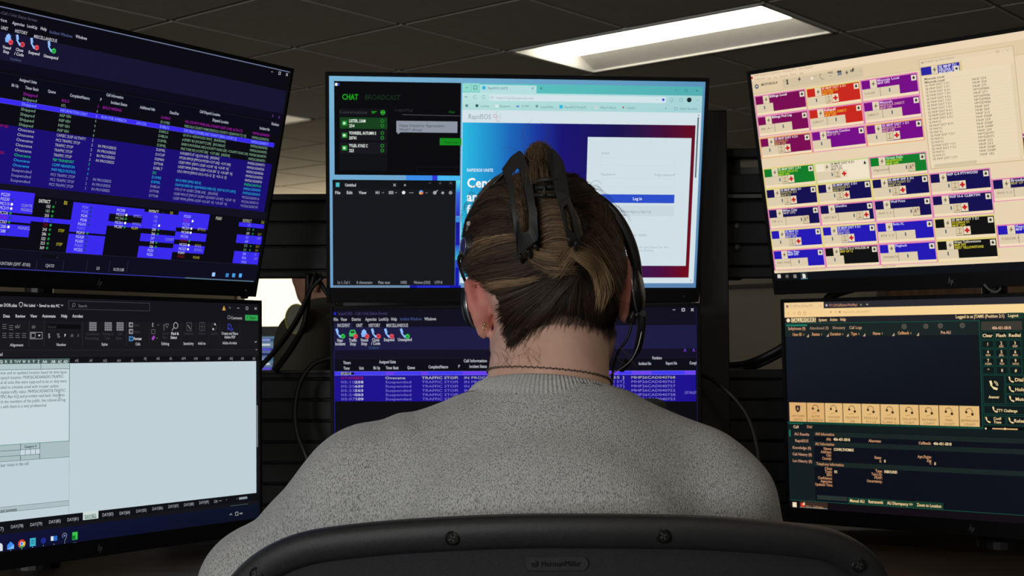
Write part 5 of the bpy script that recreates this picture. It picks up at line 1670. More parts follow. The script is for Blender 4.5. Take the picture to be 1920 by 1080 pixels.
  ('R',16.9,255.2,27.9,267.8,'e2d2b4'),
  ('P',[(23.8,257),(19.2,262.4),(22.2,261.9),(20.6,266),(25.6,260.4),(22.8,261)],'6a604c'),
  ('R',83.4,256.8,91.3,265,'e6dcc8'),
  ('C',87.3,261.1,2,'3c3a2e'),
  ('P',[(87.3,257.8),(88.9,260.2),(85.7,260.2)],'3c3a2e'),
  ('T',28.9,257.5,24,3.4,'c8c8f0',1,'SE MHP D1'),
  ('T',28.9,261.7,23,3.4,'b0a8b8',1,'HELENA D1'),
  ('T',28.9,265.9,20,3.4,'c0b8c0',1,'MHP OPS'),
  ('R',2.9,268,33.9,281.4,'dccbac'),
  ('R',17,271.2,18.9,276.6,'35546a'),
  ('R',33.9,268,34.4,279.8,'98886a'),
  ('R',34.4,268,44.9,280.8,'d8c6a4'),
  ('L',[(39.4,271),(39.4,278)],1,'a08a68'),
  ('L',[(36.9,278),(41.9,278)],1.2,'a08a68'),
  ('L',[(36.7,271),(42.1,271)],0.7,'a08a68'),
  ('R',45.4,268,55.9,280.2,'e4d6b8'),
  ('R',49.3,270.4,52.1,277.8,'c8141c'),
  ('R',46.9,272.8,54.5,275.5,'c8141c'),
  ('R',94.5,253.4,188,286.4,'e2cf78'),
  ('R',96.4,255.4,186.6,285.4,'f0dcb8'),
  ('R',96.6,255.2,186.2,281.4,'2418b4'),
  ('R',96.6,255.2,110.6,267.6,'2418b4'),
  ('R',110.6,255.2,121.6,267.8,'e2d2b4'),
  ('P',[(117.4,257),(112.9,262.4),(115.9,261.9),(114.3,266),(119.3,260.4),(116.4,261)],'6a604c'),
  ('R',177.1,256.8,185,265,'e6dcc8'),
  ('C',181,261.1,2,'3c3a2e'),
  ('P',[(181,257.8),(182.6,260.2),(179.4,260.2)],'3c3a2e'),
  ('T',122.6,257.5,40,3.4,'c8c8f0',1,'SE MHP DIST 9 D1'),
  ('T',122.6,261.7,20,3.4,'b0a8c8',1,'BUTTE D1'),
  ('T',122.6,265.9,20,3.4,'b0a8c8',1,'MHP OPS'),
  ('R',96.6,268,127.6,281.4,'dccbac'),
  ('R',110.7,271.2,112.6,276.6,'35546a'),
  ('R',127.6,268,128.1,279.8,'98886a'),
  ('R',128.1,268,138.6,280.8,'d8c6a4'),
  ('L',[(133.1,271),(133.1,278)],1,'a08a68'),
  ('L',[(130.6,278),(135.6,278)],1.2,'a08a68'),
  ('L',[(130.4,271),(135.8,271)],0.7,'a08a68'),
  ('R',139.1,268,149.6,280.2,'e4d6b8'),
  ('R',143,270.4,145.8,277.8,'c8141c'),
  ('R',140.6,272.8,148.2,275.5,'c8141c'),
  ('R',188.1,253.4,281.6,286.4,'e07ab4'),
  ('R',190,255.4,280.2,285.4,'f0dcb8'),
  ('R',190.2,255.2,279.8,281.4,'2418b4'),
  ('R',190.2,255.2,204.2,267.6,'2418b4'),
  ('R',204.2,255.2,215.2,267.8,'e2d2b4'),
  ('P',[(211.1,257),(206.6,262.4),(209.5,261.9),(207.9,266),(212.9,260.4),(210.1,261)],'6a604c'),
  ('R',270.7,256.8,278.6,265,'e6dcc8'),
  ('C',274.6,261.1,2,'3c3a2e'),
  ('P',[(274.6,257.8),(276.2,260.2),(273,260.2)],'3c3a2e'),
  ('T',216.2,257.5,18,3.4,'c8c8f4',1,'Butte XL'),
  ('R',190.2,268,219.2,281.4,'dccbac'),
  ('T',194.2,274.2,22,3.2,'786850',0,'BTE C-5'),
  ('R',219.2,268,219.8,279.8,'70603f'),
  ('R',219.8,268,250.8,281.4,'dccbac'),
  ('R',233.9,271.2,235.8,276.6,'35546a'),
  ('R',281.8,253.4,375.2,286.4,'e2cf78'),
  ('R',283.7,255.4,373.9,285.4,'f0dcb8'),
  ('R',283.9,255.2,373.5,281.4,'101010'),
  ('R',283.9,255.2,297.9,267.6,'101010'),
  ('R',297.9,255.2,308.9,267.8,'e2d2b4'),
  ('P',[(304.7,257),(300.2,262.4),(303.2,261.9),(301.6,266),(306.6,260.4),(303.7,261)],'6a604c'),
  ('R',364.4,256.8,372.2,265,'e6dcc8'),
  ('C',368.2,261.1,2,'3c3a2e'),
  ('P',[(368.2,257.8),(369.9,260.2),(366.7,260.2)],'3c3a2e'),
  ('T',309.9,257.5,42,3.4,'dcd4c8',1,'SE MHP DIST 7 D1'),
  ('T',309.9,261.7,27,3.4,'c8b828',1,'BOZEMAN D1'),
  ('T',309.9,265.9,20,3.4,'d0c038',1,'MHP OPS'),
  ('R',283.9,268,314.9,281.4,'dccbac'),
  ('R',298,271.2,299.9,276.6,'35546a'),
  ('R',314.9,268,315.4,279.8,'98886a'),
  ('R',315.4,268,325.9,280.8,'d8c6a4'),
  ('L',[(320.4,271),(320.4,278)],1,'a08a68'),
  ('L',[(317.9,278),(322.9,278)],1.2,'a08a68'),
  ('L',[(317.7,271),(323.1,271)],0.7,'a08a68'),
  ('R',326.4,268,336.9,280.2,'e4d6b8'),
  ('R',330.2,270.4,333.1,277.8,'c8141c'),
  ('R',327.9,272.8,335.5,275.5,'c8141c'),
  ('R',375.4,269.2,468.9,302.2,'e07ab4'),
  ('R',377.3,271.2,467.5,301.2,'f0dcb8'),
  ('R',377.5,271,467.1,297.2,'2418b4'),
  ('R',377.5,271,391.5,283.4,'2418b4'),
  ('R',391.5,271,402.5,283.6,'e2d2b4'),
  ('P',[(398.4,272.8),(393.9,278.2),(396.8,277.8),(395.2,281.8),(400.2,276.2),(397.4,276.8)],'6a604c'),
  ('R',458,272.6,465.9,280.8,'e6dcc8'),
  ('C',461.9,276.9,2,'3c3a2e'),
  ('P',[(461.9,273.6),(463.5,276),(460.3,276)],'3c3a2e'),
  ('T',403.5,273.3,18,3.4,'d0c8f4',1,'Fleecer'),
  ('T',403.5,277.5,20,3.4,'d0c8f4',1,'MHP OPS'),
  ('R',377.5,283.8,406.5,297.2,'dccbac'),
  ('T',381.5,290,27.7,3.2,'786850',0,'FLEECER M'),
  ('R',406.5,283.8,407.1,295.6,'70603f'),
  ('R',407.1,283.8,438.1,297.2,'dccbac'),
  ('R',421.2,287,423.1,292.4,'35546a'),
  ('R',0.8,286.7,94.3,319.7,'e07ab4'),
  ('R',2.7,288.7,92.9,318.7,'f0dcb8'),
  ('R',2.9,288.5,92.5,314.7,'2418b4'),
  ('R',2.9,288.5,16.9,300.9,'2418b4'),
  ('R',16.9,288.5,27.9,301.1,'e2d2b4'),
  ('P',[(23.8,290.3),(19.2,295.7),(22.2,295.2),(20.6,299.3),(25.6,293.7),(22.8,294.3)],'6a604c'),
  ('R',83.4,290.1,91.3,298.3,'e6dcc8'),
  ('C',87.3,294.4,2,'3c3a2e'),
  ('P',[(87.3,291.1),(88.9,293.5),(85.7,293.5)],'3c3a2e'),
  ('T',28.9,290.8,21,3.4,'d8d8f8',1,'Mac Pass'),
  ('T',28.9,295,19,3.4,'d8d8f8',1,'MHP OPS'),
  ('R',2.9,301.3,31.9,314.7,'dccbac'),
  ('T',6.9,307.5,24.8,3.2,'786850',0,'MAC PASS'),
  ('R',31.9,301.3,32.5,313.1,'70603f'),
  ('R',32.5,301.3,63.5,314.7,'dccbac'),
  ('R',46.6,304.5,48.5,309.9,'35546a'),
  ('R',94.5,286.7,188,319.7,'e07ab4'),
  ('R',96.4,288.7,186.6,318.7,'f0dcb8'),
  ('R',96.6,288.5,186.2,314.7,'101010'),
  ('R',96.6,288.5,110.6,300.9,'101010'),
  ('R',110.6,288.5,121.6,301.1,'e2d2b4'),
  ('P',[(117.4,290.3),(112.9,295.7),(115.9,295.2),(114.3,299.3),(119.3,293.7),(116.4,294.3)],'6a604c'),
  ('R',177.1,290.1,185,298.3,'e6dcc8'),
  ('C',181,294.4,2,'3c3a2e'),
  ('P',[(181,291.1),(182.6,293.5),(179.4,293.5)],'3c3a2e'),
  ('T',122.6,290.8,50,3.4,'d8d0c0',1,'BUTTE D-2 WALKER M'),
  ('T',122.6,295,22,3.4,'c8b830',1,'MHP OP 12'),
  ('R',96.6,301.3,127.6,314.7,'dccbac'),
  ('R',110.7,304.5,112.6,309.9,'35546a'),
  ('R',188.1,286.7,281.6,319.7,'e07ab4'),
  ('R',190,288.7,280.2,318.7,'f0dcb8'),
  ('R',190.2,288.5,279.8,314.7,'2418b4'),
  ('R',190.2,288.5,204.2,300.9,'2418b4'),
  ('R',204.2,288.5,215.2,301.1,'e2d2b4'),
  ('P',[(211.1,290.3),(206.6,295.7),(209.5,295.2),(207.9,299.3),(212.9,293.7),(210.1,294.3)],'6a604c'),
  ('R',270.7,290.1,278.6,298.3,'e6dcc8'),
  ('C',274.6,294.4,2,'3c3a2e'),
  ('P',[(274.6,291.1),(276.2,293.5),(273,293.5)],'3c3a2e'),
  ('T',216.2,290.8,19,3.4,'c8c8f4',1,'Flagback'),
  ('R',190.2,301.3,219.2,314.7,'dccbac'),
  ('T',194.2,307.5,24.8,3.2,'786850',0,'HIGHBACK'),
  ('R',219.2,301.3,219.8,313.1,'70603f'),
  ('R',219.8,301.3,250.8,314.7,'dccbac'),
  ('R',233.9,304.5,235.8,309.9,'35546a'),
  ('R',281.8,286.7,375.2,319.7,'e2cf78'),
  ('R',283.7,288.7,373.9,318.7,'f0dcb8'),
  ('R',283.9,288.5,373.5,314.7,'101010'),
  ('R',283.9,288.5,297.9,300.9,'101010'),
  ('R',297.9,288.5,308.9,301.1,'e2d2b4'),
  ('P',[(304.7,290.3),(300.2,295.7),(303.2,295.2),(301.6,299.3),(306.6,293.7),(303.7,294.3)],'6a604c'),
  ('R',364.4,290.1,372.2,298.3,'e6dcc8'),
  ('C',368.2,294.4,2,'3c3a2e'),
  ('P',[(368.2,291.1),(369.9,293.5),(366.7,293.5)],'3c3a2e'),
  ('T',309.9,290.8,41,3.4,'d8d0c0',1,'West Yellowstone'),
  ('T',309.9,295,18,3.4,'d8c838',1,'MHP OP7'),
  ('T',309.9,299.2,44,3.4,'d8c838',1,'WEST YELLOWSTONE'),
  ('R',283.9,301.3,314.9,314.7,'dccbac'),
  ('R',298,304.5,299.9,309.9,'35546a'),
  ('R',469,134.9,562.5,167.9,'e07ab4'),
  ('R',470.9,136.9,561.1,166.9,'f0dcb8'),
  ('R',471.1,136.7,560.8,162.9,'760c86'),
  ('R',471.1,136.7,485.1,149.1,'760c86'),
  ('R',485.1,136.7,496.1,149.3,'e2d2b4'),
  ('P',[(492,138.5),(487.5,143.9),(490.5,143.4),(488.8,147.5),(493.9,141.9),(491,142.4)],'6a604c'),
  ('R',551.6,138.3,559.5,146.5,'e6dcc8'),
  ('C',555.5,142.6,2,'3c3a2e'),
  ('P',[(555.5,139.3),(557.1,141.7),(553.9,141.7)],'3c3a2e'),
  ('T',497.1,139,26,3.4,'f2e8f2',1,'Lolo Pass'),
  ('R',471.1,149.5,502.1,162.9,'dccbac'),
  ('R',485.2,152.7,487.1,158.1,'35546a'),
  ('R',469,168.3,562.5,201.3,'e07ab4'),
  ('R',470.9,170.3,561.1,200.3,'f0dcb8'),
  ('R',471.1,170.1,560.8,196.3,'127c2a'),
  ('R',471.1,170.1,485.1,182.5,'127c2a'),
  ('R',485.1,170.1,496.1,182.7,'e2d2b4'),
  ('P',[(492,171.9),(487.5,177.3),(490.5,176.8),(488.8,180.9),(493.9,175.3),(491,175.8)],'6a604c'),
  ('R',551.6,171.7,559.5,179.9,'e6dcc8'),
  ('C',555.5,176,2,'3c3a2e'),
  ('P',[(555.5,172.7),(557.1,175.1),(553.9,175.1)],'3c3a2e'),
  ('T',497.1,172.4,26,3.4,'f2e8f2',1,'Havre Local'),
  ('R',471.1,182.9,502.1,196.3,'dccbac'),
  ('R',485.2,186.1,487.1,191.5,'35546a'),
  ('R',469,251.8,562.5,284.8,'e07ab4'),
  ('R',470.9,253.8,561.1,283.8,'f0dcb8'),
  ('R',471.1,253.6,560.8,279.8,'2418b4'),
  ('R',471.1,253.6,485.1,266,'2418b4'),
  ('R',485.1,253.6,496.1,266.2,'e2d2b4'),
  ('P',[(492,255.4),(487.5,260.8),(490.5,260.4),(488.8,264.4),(493.9,258.9),(491,259.4)],'6a604c'),
  ('R',551.6,255.2,559.5,263.4,'e6dcc8'),
  ('C',555.5,259.5,2,'3c3a2e'),
  ('P',[(555.5,256.2),(557.1,258.6),(553.9,258.6)],'3c3a2e'),
  ('T',497.1,255.9,26,3.4,'f2e8f2',1,'Fort Peck'),
  ('R',471.1,266.4,502.1,279.8,'dccbac'),
  ('R',485.2,269.6,487.1,275,'35546a'),
  ('R',375.4,141.5,468.9,174.5,'e07ab4'),
  ('R',377.3,143.5,467.5,173.5,'f0dcb8'),
  ('R',377.5,143.3,467.1,169.5,'7a0a52'),
  ('R',377.5,143.3,391.5,155.7,'7a0a52'),
  ('R',391.5,143.3,402.5,155.9,'e2d2b4'),
  ('P',[(398.4,145.1),(393.9,150.5),(396.8,150.1),(395.2,154.1),(400.2,148.6),(397.4,149.1)],'6a604c'),
  ('R',458,144.9,465.9,153.1,'e6dcc8'),
  ('C',461.9,149.2,2,'3c3a2e'),
  ('P',[(461.9,145.9),(463.5,148.3),(460.3,148.3)],'3c3a2e'),
  ('T',403.5,145.6,26,3.4,'f2e8f2',1,'Hardin'),
  ('R',377.5,156.1,408.5,169.5,'dccbac'),
  ('R',391.6,159.3,393.5,164.7,'35546a'),
  ('R',0,319.5,597.7,324.3,'e8d4b2'),
  ('T',6,320.5,88,3,'b8a484',0,'2 OF 2 CHANNEL STATUS LOG SCREEN SELECTIONS'),
  ('T',191,320.8,22,3,'8a7a5e',0,'Naval Tunnel'),
  ('R',286,17.7,427.4,179.7,'c4ac84'),
  ('R',287,18.3,426.4,178.7,'e8d4b2'),
  ('R',287,18.3,426.4,24.3,'e4d0b0'),
  ('T',295.8,21.6,44.7,3.1,'a8987c',0,'Activity Log - Elite Dispatch'),
  ('T',289.5,22.1,4.1,2.8,'55504a',1,'m'),
  ('L',[(390.3,23),(391.7,23)],0.4,'a09070'),
  ('L',[(402.7,21.4),(405.9,21.4),(405.9,24.6),(402.7,24.6),(402.7,21.4)],0.4,'a09070'),
  ('L',[(417.7,22.4),(419.1,24.1)],0.4,'706450'),
  ('R',287.3,28.2,350.4,42.6,'dcc690'),
  ('R',288,29.4,347,41.1,'2a24a0'),
  ('R',304.1,29.4,313.8,40.9,'e0d2b6'),
  ('P',[(310.3,30.5),(305.8,35.9),(308.8,35.5),(307.2,39.5),(312.2,33.9),(309.3,34.5)],'6a604c'),
  ('T',315.3,32.3,28,4,'e0dcf0',1,'SE MHP D1'),
  ('T',315.3,36.9,26,4,'e0dcf0',1,'HELENA D1'),
  ('T',315.3,41.5,21,4,'e0dcf0',1,'MHP OPS'),
  ('R',338.1,34.1,346.1,42.1,'e0d8c8'),
  ('C',342.1,38.1,1.8,'2c2a22'),
  ('R',288,42.1,425.4,173.7,'ead8b8'),
  ('T',291.7,46.8,31,3,'5c5240',1,'Missoula Local'),
  ('T',363.2,56.9,21,3.1,'5c5240',0,'MHP 254'),
  ('R',289,49.5,420.4,49.8,'dcc8a4'),
  ('T',291.7,51.7,31,3,'5c5240',1,'Missoula Local'),
  ('T',363.2,61.8,21,3.1,'5c5240',0,'MHP 254'),
  ('R',289,54.4,420.4,54.7,'dcc8a4'),
  ('T',291.7,56.7,38,3,'5c5240',0,'SE MHP DIST 3 D1'),
  ('T',363.2,66.8,21,3.1,'5c5240',0,'MHP 271'),
  ('R',289,59.4,420.4,59.6,'dcc8a4'),
  ('T',291.7,61.6,38,3,'5c5240',0,'SE MHP DIST 3 D1'),
  ('T',363.2,71.7,24,3.1,'5c5240',0,'MP*DEMR86'),
  ('R',289,64.3,420.4,64.5,'dcc8a4'),
  ('T',291.7,66.5,38,3,'5c5240',0,'SE MHP DIST 4 D1'),
  ('T',363.2,76.6,21,3.1,'5c5240',0,'MHP 271'),
  ('R',289,69.2,420.4,69.5,'dcc8a4'),
  ('T',291.7,71.4,38,3,'5c5240',0,'SE MHP DIST 7 D1'),
  ('T',363.2,81.6,24,3.1,'5c5240',0,'MP*DEMR86'),
  ('R',289,74.2,420.4,74.4,'dcc8a4'),
  ('T',291.7,76.4,38,3,'5c5240',0,'SE MHP DIST 4 D1'),
  ('T',363.2,86.5,24,3.1,'5c5240',0,'MP*DEMR86'),
  ('R',289,79.1,420.4,79.3,'dcc8a4'),
  ('T',291.7,81.3,38,3,'5c5240',0,'SE MHP DIST 7 D1'),
  ('T',363.2,91.4,24,3.1,'5c5240',0,'MP*DEMR86'),
  ('R',289,84,420.4,84.3,'dcc8a4'),
  ('T',291.7,86.2,38,3,'5c5240',0,'SE MHP DIST 7 D1'),
  ('T',363.2,96.4,21,3.1,'5c5240',0,'MHP 369'),
  ('R',289,88.9,420.4,89.2,'dcc8a4'),
  ('T',291.7,91.2,38,3,'5c5240',0,'SE MHP DIST 7 D1'),
  ('T',363.2,101.3,21,3.1,'5c5240',0,'MHP 369'),
  ('R',289,93.9,420.4,94.1,'dcc8a4'),
  ('T',291.7,96.1,38,3,'5c5240',0,'SE MHP DIST 8 D1'),
  ('T',363.2,106.2,21,3.1,'5c5240',0,'MHP 213'),
  ('R',289,98.8,420.4,99.1,'dcc8a4'),
  ('T',291.7,101,38,3,'5c5240',0,'SE MHP DIST 8 D1'),
  ('T',363.2,111.1,24,3.1,'5c5240',0,'MHP 350BP'),
  ('R',289,103.7,420.4,104,'dcc8a4'),
  ('T',291.7,105.9,38,3,'5c5240',0,'SE MHP DIST 6 D1'),
  ('T',363.2,116.1,21,3.1,'5c5240',0,'MHP 239'),
  ('R',289,108.7,420.4,108.9,'dcc8a4'),
  ('T',291.7,110.9,20,3,'5c5240',0,'SE MHP D1'),
  ('T',363.2,121,24,3.1,'5c5240',0,'MHP 350BP'),
  ('R',289,113.6,420.4,113.8,'dcc8a4'),
  ('T',291.7,115.8,38,3,'5c5240',0,'SE MHP DIST 8 D1'),
  ('T',363.2,125.9,24,3.1,'5c5240',0,'MHP 350BP'),
  ('R',289,118.5,420.4,118.8,'dcc8a4'),
  ('T',291.7,120.7,20,3,'5c5240',0,'SE MHP D1'),
  ('T',363.2,130.9,21,3.1,'5c5240',0,'MHP 239'),
  ('R',289,123.4,420.4,123.7,'dcc8a4'),
  ('T',291.7,125.7,20,3,'5c5240',0,'SE MHP D1'),
  ('T',363.2,135.8,24,3.1,'5c5240',0,'MP*DEM75'),
  ('R',289,128.4,420.4,128.6,'dcc8a4'),
  ('T',291.7,130.6,38,3,'5c5240',0,'SE MHP DIST 9 D1'),
  ('T',363.2,140.7,24,3.1,'5c5240',0,'MP*DEM75'),
  ('R',289,133.3,420.4,133.6,'dcc8a4'),
  ('T',291.7,135.5,20,3,'5c5240',0,'SE MHP D1'),
  ('T',363.2,145.7,21,3.1,'5c5240',0,'MHP 253'),
  ('R',289,138.2,420.4,138.5,'dcc8a4'),
  ('T',291.7,140.5,20,3,'5c5240',0,'SE MHP D1'),
  ('T',363.2,150.6,21,3.1,'5c5240',0,'MHP 253'),
  ('R',289,143.2,420.4,143.4,'dcc8a4'),
  ('T',291.7,145.4,38,3,'5c5240',0,'SE MHP DIST 7 D1'),
  ('T',363.2,155.5,24,3.1,'5c5240',0,'MHP 350BP'),
  ('R',289,148.1,420.4,148.3,'dcc8a4'),
  ('T',291.7,150.3,38,3,'5c5240',0,'SE MHP DIST 7 D1'),
  ('T',363.2,160.4,24,3.1,'5c5240',0,'MHP 350BP'),
  ('R',289,153,420.4,153.3,'dcc8a4'),
  ('T',291.7,155.2,20,3,'5c5240',0,'SE MHP D1'),
  ('T',363.2,165.4,21,3.1,'5c5240',0,'MHP 183'),
  ('R',289,158,420.4,158.2,'dcc8a4'),
  ('T',291.7,160.2,20,3,'5c5240',0,'SE MHP D1'),
  ('R',289,162.9,420.4,163.1,'dcc8a4'),
  ('T',291.7,165.1,38,3,'5c5240',0,'SE MHP DIST 2 D1'),
  ('R',289,167.8,420.4,168.1,'dcc8a4'),
  ('R',293,172.7,357.3,177.7,'d2c2a2'),
  ('R',420.4,42.1,425.4,173.7,'e2cfac'),
  ('C',422.4,175.7,0.6,'605844'),
  ('R',0,324.3,597.7,336.2,'0d1014'),
  ('R',5,326.5,11,332.5,'d8d4cc'),
  ('R',20.1,327.5,25.3,332.7,'6a6660'),
  ('R',34.5,327.9,40.1,333.5,'8a8680'),
  ('R',47.7,324.5,59.7,335.5,'26343c'),
  ('R',47.7,334.5,59.7,336,'5a8aa0'),
  ('P',[(51.1,327.4),(54.7,327.4),(56.5,329.4),(56.5,334.4),(51.1,334.4)],'e8e0d0'),
 ],
 'RB':[
  ('R',0,0,597.7,336.2,'0e1218'),
  ('R',0,0,597.7,12,'2a2a30'),
  ('R',0,0,69.2,12.6,'eccb96'),
  ('G',0,10.6,597.7,24.1,['f2cf96','fadc9c','fadc9c','f4cc90']),
  ('C',5.4,6,2.1,'8a5a50'),
  ('T',10.2,5.5,39.7,3.7,'b89468',0,'911 CallWorks: Call Station 4957'),
  ('L',[(62.6,5),(65,7.1)],0.5,'a08058'),
  ('C',74.2,5.7,1.9,'b8b0c8'),
  ('T',78.6,5.8,48.1,4,'b8846c',1,'911.CA/CallStation/WebMap/'),
  ('L',[(131.5,5.1),(133.6,7.5)],0.6,'b09878'),
  ('L',[(133.7,5.1),(131.4,7.5)],0.6,'b09878'),
  ('L',[(141.4,5.8),(144.4,5.9)],0.7,'c0b0a0'),
  ('L',[(143,4.3),(142.9,7.5)],0.7,'c0b0a0'),
  ('L',[(7.5,16),(5.6,17.2),(7.4,18.5)],0.5,'9a7a50'),
  ('L',[(18.8,16.1),(17,17.3),(18.8,18.6)],0.5,'9a7a50'),
  ('L',[(28.6,18.2),(27.7,19.3),(26.4,19.6),(25.1,19.1),(24.4,17.9),(24.5,16.6),(25.3,15.5),(26.6,15.2),(27.9,15.7),(28.6,16.8)],0.6,'9a7a50'),
  ('L',[(37.9,18.4),(37,19.5),(35.7,19.8),(34.4,19.3),(33.7,18.1),(33.8,16.8),(34.6,15.7),(35.9,15.4),(37.2,15.8),(38,17)],0.6,'9a7a50'),
  ('C',81.1,16.6,1.4,'b8905c'),
  ('C',89.7,16.8,1.2,'c8a470'),
  ('R',94.8,15.5,98.2,18.3,'a88458'),
  ('T',101.9,17,45.7,3.6,'c8a064',0,'https://pmt01.callstation4957/'),
  ('R',0,24.1,597.7,33.5,'222228'),
  ('C',6.5,28.9,3.3,'f0dcb0'),
  ('R',11.8,25.2,54.9,32.4,'f0d8a4'),
  ('T',12.5,28.7,41.8,6.1,'3a2c18',1,'CALLWORKS'),
  ('T',59.7,29,14.8,4.5,'eac490',1,'System'),
  ('T',79.4,28.9,12.9,4.5,'eac490',1,'Action'),
  ('T',96.8,28.9,9.8,4.5,'eac490',1,'Help'),
  ('T',283.3,28,73.3,4.6,'f0cf98',1,'Logged in as JTAMS (Position 2:1)'),
  ('R',359.8,23.6,383.8,32.6,'16382c'),
  ('T',361.8,27.7,15.1,4.3,'f0cf98',1,'Logout'),
  ('R',0,34,597.7,56.1,'1b2524'),
  ('R',0,34,597.7,34.8,'1c5a48'),
  ('R',2.5,36.1,39.6,38.5,'208068'),
  ('T',5.7,42.4,30.8,4.6,'d09878',1,'Softphones (0)'),
  ('T',43.9,42.1,33.1,4.5,'9a8068',1,'Abandoned (0)'),
  ('T',83.6,42.1,21.3,4.5,'a88a70',1,'Directory'),
  ('T',111.7,42.2,21.4,4.4,'b89478',1,'Call Logs'),
  ('T',13.5,52.2,16.4,4.6,'e0a070',1,'User ID'),
  ('C',33.1,51.7,0.6,'c8986c'),
  ('C',33.1,53.3,0.6,'c8986c'),
  ('T',47.2,52.1,14,4.5,'e0a070',1,'Status'),
  ('C',64.5,51.6,0.6,'c8986c'),
  ('C',64.4,53.3,0.6,'c8986c'),
  ('T',78.9,52.1,18.6,4.5,'e0a070',1,'Duration'),
  ('C',100.7,51.6,0.6,'c8986c'),
  ('C',100.7,53.2,0.6,'c8986c'),
  ('T',114.6,52,9.9,4.4,'e0a070',1,'Type'),
  ('C',127.6,51.5,0.6,'c8986c'),
  ('C',127.6,53.1,0.6,'c8986c'),
  ('T',150.9,51.9,12.4,4.4,'e0a070',1,'Name'),
  ('C',166.4,51.4,0.6,'c8986c'),
  ('C',166.3,53,0.6,'c8986c'),
  ('T',191.6,51.7,18.1,4.3,'e0a070',1,'Callback'),
  ('C',212.6,51.3,0.6,'c8986c'),
  ('C',212.6,52.9,0.6,'c8986c'),
  ('P',[(38.1,56.8),(42.1,56.8),(42.1,51.8)],'c0a88a'),
  ('P',[(72.5,56.4),(76.5,56.4),(76.5,51.4)],'c0a88a'),
  ('P',[(106.6,56.5),(110.6,56.5),(110.6,51.5)],'c0a88a'),
  ('P',[(134.3,56.4),(138.3,56.4),(138.3,51.4)],'c0a88a'),
  ('P',[(182.2,56.3),(186.2,56.3),(186.2,51.3)],'c0a88a'),
  ('P',[(221.5,56.4),(225.5,56.4),(225.5,51.4)],'c0a88a'),
  ('T',259.7,51.7,15.6,4.4,'e0a882',1,'Pre ALI'),
  ('C',202.2,41.8,4.2,'55524a'),
  ('C',202.2,41.8,3,'4a4840'),
  ('C',236.6,41.9,4.1,'55524a'),
  ('C',236.6,41.9,3,'4a4840'),
  ('C',259.3,41.5,4.1,'55524a'),
  ('C',259.3,41.5,2.9,'4a4840'),
  ('C',293.2,41.5,4.1,'55524a'),
  ('C',293.2,41.5,2.9,'4a4840'),
  ('R',1.5,56.8,318.1,162.1,'11151c'),
  ('G',1.5,56.8,318.1,162.1,['171d27','13181d','0e1116','12151f']),
  ('R',0,195.1,319.6,198.1,'124434'),
  ('R',3.8,163.6,33.8,194.7,'dcae72'),
  ('P',[(14.4,168.6),(23.2,168.6),(22.8,176.6),(18.8,180.1),(14.8,176.6)],'3a2a24'),
  ('T',16.8,173.6,4,5,'c89c68',1,'A'),
  ('T',7.2,185.9,23.2,3.5,'7a5434',0,'OFF COMM'),
  ('T',10.1,191.7,17.4,3.5,'7a5434',0,'CENTER'),
  ('R',35,163.6,65,194.7,'dcae72'),
  ('L',[(44.3,172.2),(45,170.2),(46.1,168.5),(47.7,167.5),(49.5,167.1),(51.3,167.5),(52.9,168.6),(54.1,170.3),(54.6,172.3),(54.6,174.4)],0.9,'6a4a2c'),
  ('C',45.3,173.1,1.9,'3a281a'),
  ('C',54.5,176.1,2.1,'3a281a'),
  ('L',[(44.5,180.6),(51.5,179.6)],0.7,'a07848'),
  ('T',42.7,185.9,14.5,3.5,'7a5434',0,'BUTTE'),
  ('T',36.9,191.7,26.1,3.5,'7a5434',0,'SILVERBOW'),
  ('R',66.2,163.6,96.2,194.7,'e0b87a'),
  ('L',[(75.6,172.2),(76.2,170.2),(77.3,168.5),(78.9,167.5),(80.7,167.1),(82.6,167.5),(84.1,168.6),(85.3,170.3),(85.8,172.3),(85.8,174.4)],0.9,'6a4a2c'),
  ('C',76.5,173.1,1.9,'3a281a'),
  ('C',85.7,176.1,2.1,'3a281a'),
  ('L',[(75.7,180.6),(82.7,179.6)],0.7,'a07848'),
  ('T',71,185.9,20.3,3.5,'7a5434',0,'CASCADE'),
  ('T',72.5,191.7,17.4,3.5,'7a5434',0,'COUNTY'),
  ('R',97.4,163.6,127.4,194.7,'e0b87a'),
  ('L',[(106.8,172.2),(107.4,170.2),(108.6,168.5),(110.2,167.5),(112,167.1),(113.8,167.5),(115.3,168.6),(116.5,170.3),(117.1,172.3),(117,174.4)],0.9,'6a4a2c'),
  ('C',107.7,173.1,1.9,'3a281a'),
  ('C',116.9,176.1,2.1,'3a281a'),
  ('L',[(106.9,180.6),(113.9,179.6)],0.7,'a07848'),
  ('T',100.8,185.9,23.2,3.5,'7a5434',0,'YELLOWST'),
  ('T',108.1,191.7,8.7,3.5,'7a5434',0,'ONE'),
  ('R',128.6,163.6,158.6,194.7,'e0b87a'),
  ('L',[(138,172.2),(138.6,170.2),(139.8,168.5),(141.4,167.5),(143.2,167.1),(145,167.5),(146.6,168.6),(147.7,170.3),(148.3,172.3),(148.2,174.4)],0.9,'6a4a2c'),
  ('C',138.9,173.1,1.9,'3a281a'),
  ('C',148.1,176.1,2.1,'3a281a'),
  ('L',[(138.1,180.6),(145.1,179.6)],0.7,'a07848'),
  ('T',132,185.9,23.2,3.5,'7a5434',0,'MISSOULA'),
  ('T',134.9,191.7,17.4,3.5,'7a5434',0,'911 LE'),
  ('R',159.8,163.6,189.8,194.7,'e0b87a'),
  ('L',[(169.2,172.2),(169.8,170.2),(171,168.5),(172.6,167.5),(174.4,167.1),(176.2,167.5),(177.8,168.6),(178.9,170.3),(179.5,172.3),(179.4,174.4)],0.9,'6a4a2c'),
  ('C',170.1,173.1,1.9,'3a281a'),
